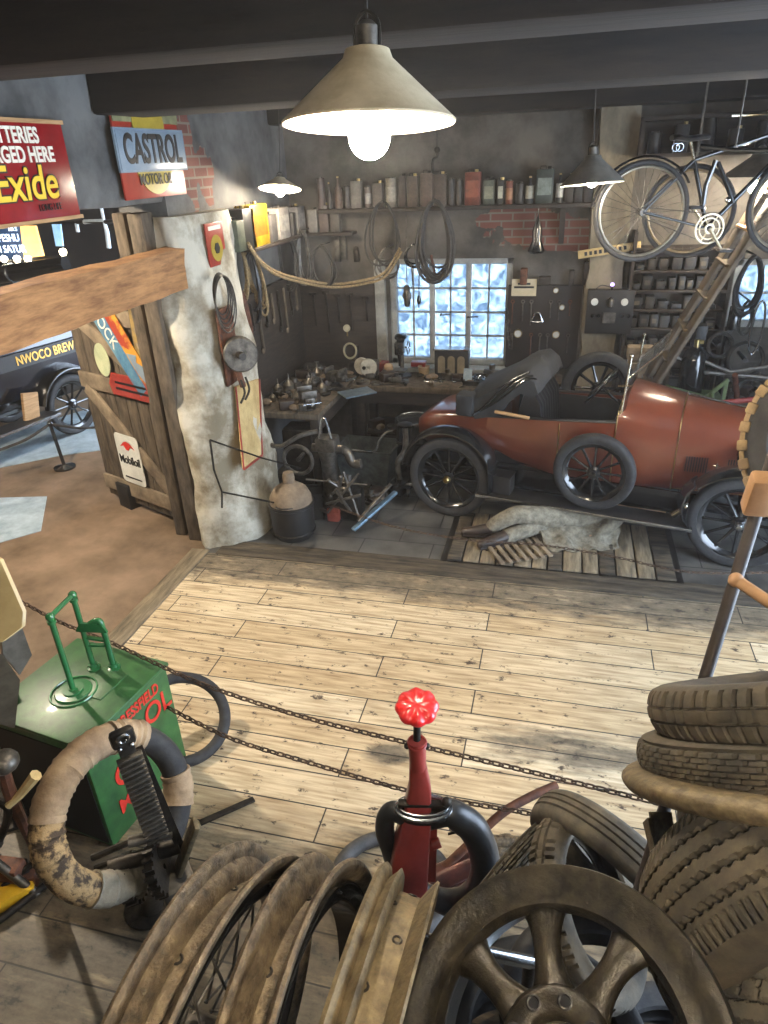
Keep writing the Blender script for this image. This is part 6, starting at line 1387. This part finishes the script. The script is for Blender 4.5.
# rack and pinion
rj=thing('rack_jack','black toothed rack jack with gears standing in front of the wrapped tyre','jack',PZ(150,905))
a=PT(124,742,2.12);b=PT(158,838,2.38); dd=(b-a).normalized(); sd_=dd.cross(ray(140,790)).normalized(); fw=sd_.cross(dd).normalized()
Mr=Matrix((dd,sd_,fw)).transposed()
MB().box((a+b)/2,((b-a).length,.05,.03),Mr,ch=.003).build('rack_bar',iron,rj)
for k in range(19):
    p=a+(b-a)*((k+2.2)/21.5); tg=-1 if fw.dot(_F)>0 else 1
    MB().box(p+fw*(.022*tg),(.0095,.078,.020),Mr,ch=.002).build('rack_tooth',iron2,rj)
hd_=a-dd*.02
MB().box(hd_,(.07,.075,.03),Mr,ch=.02).build('rack_head',iron,rj); MB().torus(hd_-dd*.01+fw*(.018*tg),fw,.016,.006,16,6).build('head_hole',steel,rj)
for s in (-1,1): MB().ball(hd_+dd*.025+sd_*(.018*s)+fw*(.018*tg),.008,n=8).build('rivet',steel,rj)
a2=PT(138,748,2.18);b2q=PT(186,860,2.45); MB().bar(a2,b2q,.03,.012,up=tuple(fw)).build('back_bar',iron,rj)
g1=PT(132,878,2.42); g2=PT(160,868,2.40)
def gear(c,axis,R,w,n,name='gear'):
    mb=MB().lathe([(.01,-w/2),(R,-w/2),(R,w/2),(.01,w/2)],c,axis,n,closed=True); Mg=frame_z(axis)
    for k in range(n):
        a=2*PI*k/n; d=Mg@Vector((math.cos(a),math.sin(a),0)); tt=Mg@Vector((-math.sin(a),math.cos(a),0)); mb.box(c+d*(R+.006),(.016,R*PI/n*.9,w),Matrix((d,tt,Mg@Vector((0,0,1)))).transposed())
    mb.build(name,iron,rj)
gx=(PT(175,845,2.4)-PT(112,868,2.4)).normalized()
gear(g1,gx,.075,.04,18); gear(g2,gx,.085,.035,20)
MB().cyl(PT(110,868,2.38),PT(180,845,2.42),.028,n=16).build('gear_shaft',iron,rj)
MB().cyl(PT(128,842,2.33),PT(172,832,2.38),.02).build('guide_roller',iron2,rj)
MB().box(PT(176,880,2.45),(.10,.12,.16),Mr,ch=.02).build('gear_case',iron2,rj)
MB().cyl(PZ(152,905,.02),PT(152,872,2.45),.05,.04).lathe([(.001,0),(.12,0),(.12,.015),(.05,.03),(.001,.03)],PZ(152,905,0),(0,0,1),20).build('foot',iron,rj)
MB().bar(PT(178,872,2.42),PT(196,822,2.36),.06,.02,ch=.006).build('pale_lever',rust2,rj)
MB().tube([PT(92,858,2.4),PT(152,832,2.42)],.012,8).tube([PT(95,868,2.44),PT(120,858,2.45)],.012,8).build('side_rods',iron,rj)
tag(MB().bar(PZ(200,823,.05),PZ(254,799,.02),.035,.012,ch=.003).build('iron_strip',iron),'flat dark iron strip lying on the boards right of the rack jack','strip')
# left edge oddments
t=thing('hand_pump','old brown iron hand pump with a pale wooden grip at the left edge','pump',PZ(52,884))
MB().tube([PT(2,765,2.1),PT(12,800,2.2),PT(28,835,2.35),PZ(50,880,.0)],[.018,.02,.016,.015],8).build('pump_rod',rustbr,t)
MB().tube([PT(8,806,2.18),PT(20,795,2.18),PT(36,775,2.16)],[.012,.014,.02],8).build('wooden_grip',cream,t)
MB().tube(spline([PT(-15,800,2.2),PT(8,808,2.2),PT(0,838,2.3),PT(-15,850,2.3)],5),.014,8).build('bent_arm',iron,t)
MB().ball(PT(4,762,2.1),.045,(1,1,.8)).build('pump_head',iron2,t)
for k,(pa,pb,r,m,lab) in enumerate((((-20,850,.25),(38,895,.02),.02,iron2,'grey iron pipe lying at the left edge below the wrapped tyre'),((-20,905,.02),(35,862,.12),.016,iron,'thin dark iron rod crossing at the left edge'),((-20,935,.015),(52,880,.04),.018,iron,'dark bar on the floor at the left edge'))):
    tag(MB().cyl(PZ(*pa),PZ(*pb),r).build('iron_bar',m),lab,'bar')
tag(MB().box(PZ(8,892,.04),(.22,.14,.07),Matrix.Rotation(.8,3,'Z'),ch=.01).build('yellow_tin',yelpaint),'yellow painted tin on the floor at the bottom of the left edge','tin')
t=thing('scrap_engine','dark oily engine scraps on the floor at the left edge behind the hand pump','scrap',PZ(0,865))
for k in range(9):
    r_=random.Random(k); p=PZ(r_.uniform(-25,30),r_.uniform(838,882),r_.uniform(.04,.12)); MB().box(p,(r_.uniform(.06,.14),r_.uniform(.05,.1),r_.uniform(.05,.1)),Matrix.Rotation(r_.uniform(0,3),3,'Z'),ch=.012).build('scrap_piece',[iron,iron2,rustbr][k%3],t)
# ================================================================ red tyre stand
rs_=thing('tyre_stand','red cast-iron tube vulcanising stand with a scalloped red handwheel on top','stand',PZ(408,905))
K0=PT(417,706,2.38)
kn=[]; upv=(ZD*.86-_F*.25).normalized(); Mk=frame_z(upv)
mb=MB(); N_=48
vs=[];fs=[]
prof=[(.001,.020),(.03,.022),(.06,.012),(1.0,0.0),(1.0,-.012),(.85,-.022),(.001,-.02)]
for i in range(N_):
    a=2*PI*i/N_; sc=.075*(1+.09*abs(math.cos(4*a))-.05); bump=.006*math.cos(8*a)
    for r,hh in ((.001,.012),(.25,.016),(.6,.016+bump*.6),(.88,.008+bump),(1,-.004),(.95,-.018),(.6,-.016),(.001,-.014)):
        vs.append(K0+Mk@Vector((r*sc*math.cos(a) if r>.01 else .001*math.cos(a),r*sc*math.sin(a) if r>.01 else .001*math.sin(a),hh)))
for i in range(N_):
    j=(i+1)%N_
    for k in range(7): fs.append((i*8+k,j*8+k,j*8+k+1,i*8+k+1))
mb.add(vs,fs).build('handwheel',red,rs_,smooth=70)
col_=PT(417,745,2.42)
MB().cyl(K0,PT(417,752,2.43),.013).build('screw',iron,rs_)
MB().cyl(PT(417,741,2.41),PT(418,768,2.45),.032,.030,18).torus(PT(417,743,2.41),upv,.031,.006,20,6).build('collar',redd,rs_)
for s in (-1,1): MB().ball(PT(417+10*s,746,2.41),.012,n=8).build('set_screw',iron,rs_)
path=[(418,765,2.45,.060,.05),(420,785,2.47,.078,.06),(417,810,2.50,.10,.07),(412,840,2.54,.125,.08),(408,870,2.6,.145,.09),(405,905,2.66,.16,.10)]
rings=[]
for x,y,tt,w_,d_ in path:
    p=PT(x,y,tt); rr=_R2; ff=(_F-_R2*.0).normalized(); ff=Vector((ff.x,ff.y,0)).normalized()
    hw=w_/2; hd2_=d_/2; e=.008
    rings.append([p+rr*a_+ff*b_ for a_,b_ in ((-hw+e,-hd2_),(hw-e,-hd2_),(hw,-hd2_+e),(hw,hd2_-e),(hw-e,hd2_),(-hw+e,hd2_),(-hw,hd2_-e),(-hw,-hd2_+e))])
MB().loft(rings).build('stand_arm',redd,rs_,smooth=50)
e1=PT(428,765,2.47);e2=PT(430,900,2.68); MB().bar(PT(431,800,2.5),PT(429,880,2.62),.018,.05,up=tuple(_R2)).cyl(PT(432,845,2.54),PT(440,842,2.54),.02).build('arm_rib',redd,rs_)
cl=PT(423,808,2.48); cx_=_R2; cy_=(Vector((_F.x,_F.y,0)).normalized())
oval=lambda a,b,z,n=40:[cl+cx_*(a*math.cos(2*PI*i/n))+cy_*(b*math.sin(2*PI*i/n))+ZD*z for i in range(n)]
MB().tube(oval(.10,.055,0),.008,8,closed=True).tube(oval(.088,.043,.01),.006,8,closed=True).build('clamp_ring',steel,rs_)
MB().loft([oval(.098,.052,-.03),oval(.1,.055,-.006)]).build('clamp_plate',iron,rs_)
MB().bar(cl+cx_*-.09+ZD*.025,cl+cx_*.09+ZD*.02,.03,.014,ch=.004).ball(cl+cx_*.085+ZD*.03,.02).build('clamp_bar',iron,rs_)
base=PZ(405,912); 
MB().box(base+Vector((0,.0,.03)),(.3,.26,.06),ch=.015).cyl(base+ZD*.05,base+ZD*.3,.08,.06).build('stand_base',redd,rs_)
MB().cyl(base+Vector((.06,.05,.12)),base+Vector((.34,.22,.20)),.055).build('side_cylinder',mat('oily_red_brown','#2e1a16','#5a2f26',rough=.35,metal=.4,scale=9),rs_)
tube_pts=[(404,815,2.51),(393,811,2.51),(386,818,2.53),(385,832,2.57),(390,848,2.62),(398,868,2.68),(425,893,2.72),(455,903,2.72),(476,893,2.68),(485,872,2.62),(483,850,2.58),(474,830,2.54),(463,820,2.53),(448,813,2.51),(424,820,2.54)]
P=spline([PT(*q) for q in tube_pts],6,closed=True); rad=[]
for i,p in enumerate(P):
    s_=(p-cl).dot(_R2); rad.append(.036 if s_<0 else .036+.020*min(1,max(0,s_/.15)))
tt=thing('inner_tube','black inner tube clamped in the red stand','tube',PZ(455,905)); MB().tube(P,rad,16,closed=True).build('tube_body',mat('black_inner_tube','#141517','#232527',rough=.42,scale=12),tt)
MB().cyl(PT(456,832,2.50),PT(448,834,2.50),.005).build('valve_stem',iron,tt)
tag(MB().torus(PZ(392,884,.045),(0.05,.1,1),.26,.035,60,12).build('flat_tyre',mat('grey_worn_rubber','#2c2c2d','#4a4947',rough=.7,scale=14,bump=.1)),'worn grey tyre lying flat on the boards left of the red stand','tyre')
tag(MB().tube(spline([PZ(426,884,.10),PZ(462,851,.26),PZ(500,815,.38),PZ(530,797,.42),PZ(557,785,.44)],6),[.020]*24+[.017],12).build('bent_pipe',rustbr),'bent brown rusty pipe rising from behind the red stand to the right','pipe')
for k,(x,y,z,sx,sy,sz,m,lab) in enumerate(((455,880,.10,.26,.16,.14,'oily_red_brown','oily brown metal casing on the floor under the inner tube'),(500,850,.08,.18,.14,.12,'rusty_dusty_steel','dusty brown metal casting between inner tube and tyre heap'))):
    p=PZ(x,y,z); tag(MB().box(Vector((p.x,p.y,sz/2)),(sx,sy,sz),Matrix.Rotation(.5,3,'Z'),ch=.04).cyl(Vector((p.x-.1,p.y,sz)),Vector((p.x+.1,p.y+.03,sz)),.03).build('metal_casing',MATS[m]),lab,'casing')
# ================================================================ barrier chains
def chain(label,pts,pitch=.042,r=.0042,L=.030,W=.020,name='barrier_chain'):
    P=spline(pts,14); mb=MB(); acc=0; k=0; pos=[]
    for a,b in zip(P,P[1:]):
        d=(b-a).length; 
        while acc<d: pos.append((a+(b-a)*(acc/d),(b-a).normalized())); acc+=pitch
        acc-=d
    for k,(p,d) in enumerate(pos):
        s=d.cross(ZD).normalized(); u=s.cross(d).normalized(); 
        A_=s if k%2 else u
        mb.tube([p+d*(L*math.cos(2*PI*i/10))+A_*((W/2+.001)*math.sin(2*PI*i/10)) for i in range(10)],r,5,closed=True)
    return tag(mb.build(name,mat('rusty_chain_iron','#2b211a','#5b4636',rough=.6,metal=.5,scale=30)),label,'chain')
chain('upper rusty barrier chain running past the green cabinet handles and behind the red handwheel',[PZ(x,y,.74) for x,y in ((-10,588),(18,600),(60,622),(112,643),(200,683),(300,716),(400,741),(480,760),(560,779),(650,801),(700,812))])
chain('lower rusty barrier chain passing behind the narrow black tyre and the red stand',[PZ(x,y,.45) for x,y in ((140,692),(165,706),(230,738),(300,760),(390,786),(450,800),(540,816),(650,846),(700,858))])
chain('thin dark chain hanging low in front of the car',[PZ(x,y,.22) for x,y in ((330,505),(395,527),(470,540),(540,545),(610,556),(690,572),(790,572))],.035,.0032,.025,.016)
# ================================================================ foreground heap on the right
def heap_tyre(label,px,py,t,axis,R,w,pat,m,h=None,nu=420,nv=44,name='tyre',G_=False):
    c=PT(px,py,t); a=CF(axis) if G_ else CF(axis,px,py); o=thing(name,label,'tyre',c,rot=frame_z(a).to_euler())
    tyre_mb(R,w,h or w*.8,pat,nu,nv).build('tyre_body',m,o,local=True)
    return o
heap_tyre('dusty ribbed tyre on top of the right-hand stack, with square tread blocks',842,696,1.28,(-.10,.95,-.24),.345,.098,g_block,dustrub,.10,G_=True)
heap_tyre('second dusty tyre of the right-hand stack, under the square-block one, with a fine block tread',838,746,1.27,(-.08,.96,-.24),.355,.078,g_brick,dustrub,.09,G_=True)
t=thing('brake_drum_wheel','tan dusty flanged steel disc lying under the two top tyres of the right-hand stack','wheel',PT(842,788,1.24),rot=frame_z(CF((-.02,.97,-.22))).to_euler())
MB().lathe([(.001,-.02),(.25,-.02),(.33,-.016),(.358,-.012),(.370,-.006),(.376,.002),(.378,.009),(.376,.016),(.369,.023),(.355,.028),(.33,.030),(.2,.03),(.001,.03)],n=120).build('flange',rust2,t,local=True)
MB().lathe([(.28,-.02),(.285,-.10),(.27,-.11),(.001,-.11)],n=60).build('drum',iron,t,local=True)
heap_tyre('big dusty tyre with zigzag grooves leaning in the right-hand stack',872,925,1.14,(-.20,.90,-.38),.37,.225,g_zig,dustrub,.16,nu=520,nv=64)
heap_tyre('dusty tyre with diamond-cut tread at the bottom right corner',905,1062,1.10,(-.30,.86,-.40),.36,.22,g_diam,dustrub2,.16,nu=520,nv=64)
# heap on the floor beyond
heap_tyre('dusty ribbed tyre leaning over the heap behind the cast spoked wheel',614,874,2.12,(-.66,-.68,.28),.30,.115,g_rib,dustrub2,.09,nu=240,nv=24)
heap_tyre('dark dusty tyre in the heap, tread towards the camera, inside the leaning one',502,898,2.25,(.72,-.68,.10),.30,.09,g_brick,dustrub2,.09,nu=260,nv=26)
heap_tyre('small grey tyre with cross-cut tread just behind the top of the cast spoked wheel',590,905,2.05,(.85,.1,.45),.27,.10,g_block,dustrub,.08,nu=260,nv=26)
for k,(x,y,z,R) in enumerate(((.05,1.28,.10,.34),(.10,1.30,.24,.33),(.02,1.22,.38,.34),(.55,1.35,.10,.33),(.58,1.3,.24,.33),(-.42,1.05,.09,.32),(.12,1.2,.52,.33),(.3,1.25,.66,.33))):
    o=thing('tyre',['lowest','second','third','lowest of the right','second of the right','lone flat','fourth','topmost'][k]+' tyre of the dark floor stack beneath the cast spoked wheel','tyre',(x,y,z),rot=(.05*k%.1,.04,0)); tyre_mb(R,.12,.10,g_none,72,6).build('tyre_body',rubber,o,local=True)
# cast spoked wheel
def cast_wheel(label,px,py,t,axis,R,nsp,phase,dep=.17):
    c=PT(px,py,t); a=CF(axis,px,py); o=thing('cast_wheel',label,'wheel',c,rot=frame_z(a).to_euler())
    # face at z=0 pointing to +z, barrel behind
    MB().lathe([(R*.985,.012),(R,-.002),(R*.995,-.02),(R*.93,-.035),(R*.90,-.06),(R*.90,-dep*.7),(R*.94,-dep*.8),(R*1.0,-dep*.9),(R*1.01,-dep),(R*.98,-dep),(R*.87,-dep*.8),(R*.84,-.06),(R*.80,-.035),(R*.74,-.026),(R*.72,-.008),(R*.76,.006),(R*.86,.002),(R*.93,.014)],n=96,closed=True).build('rim',rust3,o,local=True,smooth=60)
    for k in range(nsp):
        th=phase+2*PI*k/nsp; d=Vector((math.cos(th),math.sin(th),0)); s=Vector((-math.sin(th),math.cos(th),0)); rings=[]
        for i in range(15):
            f=i/14; r=R*(.26+.50*f); wd=R*(.078+.13*abs(f-.46)**2.2*2.6+.02*(1-f)); zz=-.010+.010*math.sin(PI*f); hh=.020
            rings.append([d*r+s*(wd*math.cos(q*PI/6))+Vector((0,0,zz-.012+hh*(math.sin(q*PI/6) if math.sin(q*PI/6)>0 else math.sin(q*PI/6)*.8))) for q in range(12)])
        MB().loft(rings).build('spoke',rust3,o,local=True,smooth=60)
    MB().lathe([(.001,-.04),(R*.30,-.04),(R*.335,-.02),(R*.335,0),(R*.30,.010),(R*.2,.010),(R*.17,.004),(R*.16,-.02),(.001,-.025)],n=48).build('hub',rust3,o,local=True,smooth=50)
    for k in range(nsp):
        th=phase+PI/nsp+2*PI*k/nsp; d=Vector((math.cos(th),math.sin(th),0)); MB().lathe([(.0075,.010),(.010,.0115),(.0125,.0105),(.0125,.004),(.0075,-.0)],d*R*.25,(0,0,1),12,closed=True).cyl(d*R*.25+ZD*.002,d*R*.25+ZD*.0105,.0075,n=10).build('stud_hole',textblack,o,local=True)
    return o
cast_wheel('large dusty dark cast wheel with eight thick spokes in the bottom foreground',556,1053,1.02,(-.28,.12,.94),.262,8,math.radians(97))
# rims in the left foreground
def rim_thing(label,px,py,t,axis,R,w,m,spokes=False,kind=0):
    c=PT(px,py,t); o=thing('scrap_wheel',label,'wheel',c,rot=frame_z(CF(axis,px,py)).to_euler())
    if kind==0: pf=dropcentre(R,w)
    else: pf=[(R,-w/2),(R+.004,-w/2+.006),(R,-w/2+.012),(R-.014,-w/2+.018),(R-.004,-w*.22),(R+.002,-w*.18),(R-.004,-w*.13),(R-.03,-w*.10),(R-.03,w*.25),(R-.012,w*.36),(R+.002,w/2-.004),(R,w/2),(R-.02,w*.34),(R-.036,w*.22),(R-.036,-w*.12),(R-.02,-w*.2),(R-.024,-w*.4)]
    MB().lathe(pf,n=128,closed=True).build('rim_body',m,o,local=True,smooth=50)
    MB().lathe([(R-.056,-w*.30),(R-.056,w*.30),(R-.0535,w*.30),(R-.0535,-w*.30)],n=96,closed=True).lathe([(R-.0535,w*.12),(R-.034,w*.25),(R-.028,w*.42),(R-.031,w*.42),(R-.037,w*.25),(R-.056,w*.12)],n=96,closed=True).build('black_inner_face',blackm,o,local=True)
    if spokes:
        for k in range(36):
            a=2*PI*k/36; b=a+(.7 if k%2 else -.7); MB().tube([(.05*math.cos(b),.05*math.sin(b),.03 if k%4<2 else -.03),((R-.05)*math.cos(a),(R-.05)*math.sin(a),0)],.0022,5).build('spoke',iron2,o,local=True)
        MB().cyl((0,0,-.05),(0,0,.05),.04).build('hub',iron,o,local=True)
    for k in range(20):
        a=2*PI*k/20; MB().torus(((R-(.045 if kind==0 else .030))*math.cos(a),(R-(.045 if kind==0 else .030))*math.sin(a),.012*(-1)**k),(math.cos(a),math.sin(a),0),.006,.002,10,5).build('spoke_hole',iron,o,local=True)
    return o
rim_thing('rusty dusty wire-spoked wheel rim, leftmost of the three in the foreground',209,1052,.96,(.90,-.29,.33),.262,.082,rust,True)
rim_thing('rusty dusty wheel rim with a black inside, middle one of the three in the foreground',304,1066,.96,(.94,-.18,.29),.262,.070,rust)
rim_thing('tan dusty narrow rim with raised side bead, right one of the three in the foreground',358,1078,.99,(.95,-.31,.05),.275,.095,rust2,kind=1)
MB_=MB().lathe([(.001,-.008),(.215,-.008),(.215,.0),(.001,.0)],n=48)
rk2=thing('wheel_rack','steel pipe rail of the rack that carries the foreground rims','rack',PT(330,1100,1.1))
MB().cyl(PT(372,930,1.16),PT(530,962,1.34),.013).build('rail_pipe',steel,rk2)
pl_=thing('timber_staging','timber staging under the foreground wheels, below the picture','table',(.2,.2,0))
MB().box((.15,.0,1.45),(1.9,1.1,.05)).build('top',gwood,pl_)
for x in (-.7,1.0):
    for y in (-.5,.5): MB().box((x,y,.71),(.09,.09,1.42)).build('leg',gwood,pl_)
for p in (PT(372,930,1.16),PT(530,962,1.34)): MB().cyl(p,Vector((p.x,p.y,0.02)),.013).build('upright',iron,rk2)
# cloth and bits below the wheel
tag(MB().tube(spline([PT(535,1010,1.4),PT(548,1000,1.4),PT(560,1012,1.42),PT(575,1006,1.45)],5),.022,8).build('paper_bundle',cream),'crumpled cream paper bundle seen between the spokes of the cast wheel','paper')
# leaning pole and what hangs on it
pa=PT(772,462,1.62); pb=PT(646,868,1.78); d=(pb-pa).normalized(); pe=pb+d*((0-pb.z)/d.z)
tag(MB().cyl(pa-d*.5,pe,.0155,n=16).build('leaning_pole',mat('dark_scuffed_pole','#161210','#332a24',rough=.55,scale=16)),'long dark leaning pole running down between the tyres at the right','pole')
t=thing('tan_bracket','tan painted bracket with a peg fixed on the leaning pole at the right edge','bracket',PT(760,500,1.6)); tb_=mat('tan_paint','#8f6c49','#ab8560',rough=.6,scale=10)
MB().box(PT(760,494,1.60),(.06,.05,.11),Matrix.Rotation(.3,3,'X'),ch=.01).build('bracket_body',tb_,t); MB().cyl(PT(736,580,1.62),PT(775,606,1.55),.014).ball(PT(736,580,1.62),.018).build('peg',tb_,t)
c=PT(652,868,1.3); t=thing('rusty_bracket','rusty tan steel angle bracket wedged between the cast wheel and the tyre stack','bracket',c)
MB().bar(PT(647,820,1.42),PT(668,905,1.32),.035,.008,up=tuple(_R2)).bar(PT(660,812,1.42),PT(676,905,1.34),.045,.008,up=tuple(-_F)).build('angle_iron',rust2,t); MB().ball(PT(654,855,1.37),.01,n=8).ball(PT(657,875,1.36),.008,n=8).build('bolt',steel,t)
# knobbly tyre at the right edge
def g_knob(u,v,R,w):
    s=u*R; row=int((v+1)*2.5); return 0 if ((s/.06+row*.5)%1<.6 and ((v+1)*2.5)%1<.72) else .016
heap_tyre('tan knobbly tyre hung at the right edge above the leaning pole',850,443,1.95,(-.30,.05,.95),.285,.09,g_none,rubber,.08,nu=120,nv=10)
kt=[o for o in COL.objects if o.get('label','').startswith('tan knobbly')][0]; tk=mat('tan_dusty_rubber','#6a5840','#9c8560',rough=.85,scale=12,bump=.2)
for sd in (-1,0,1):
    mb=MB()
    for k in range(30):
        a=2*PI*(k+.5*(sd!=0))/30; d=Vector((math.cos(a),math.sin(a),0)); mb.box(d*(.288 if sd==0 else .279)+Vector((0,0,.034*sd)),(.034,.034,.026),Matrix((d,Vector((-d.y,d.x,0)),Vector((0,0,1)))).transposed(),ch=.006)
    o=mb.build('tread_knobs',tk,kt,local=True)
k_=PT(850,443,1.95); tag(MB().cyl(k_+Vector((0,0,.2)),Vector((k_.x,k_.y,3.74)),.01).cyl(k_+Vector((-.1,0,.22)),k_+Vector((.1,0,.22)),.012).build('hanging_hook',iron),'iron hanger carrying the knobbly tyre at the right edge','hook')
m=bpy.data.materials.new('bloom_haze'); m.use_nodes=True; nt=m.node_tree; nt.nodes.clear(); o_=nt.nodes.new('ShaderNodeOutputMaterial'); v_=nt.nodes.new('ShaderNodeVolumeScatter'); v_.inputs['Density'].default_value=.0042; v_.inputs['Anisotropy'].default_value=.55; v_.inputs['Color'].default_value=(.9,.9,.92,1); nt.links.new(v_.outputs[0],o_.inputs['Volume'])
hz=MB().box((-4.25,4.75,1.95),(16.1,13.1,4.2)).build('bloom_haze',m,local=True,smooth=0); hz['label']='thin added haze volume giving the lamps a bloom'; hz['category']='haze'; hz['kind']='stuff'  # added volume, stands in for lens bloom around the lamps
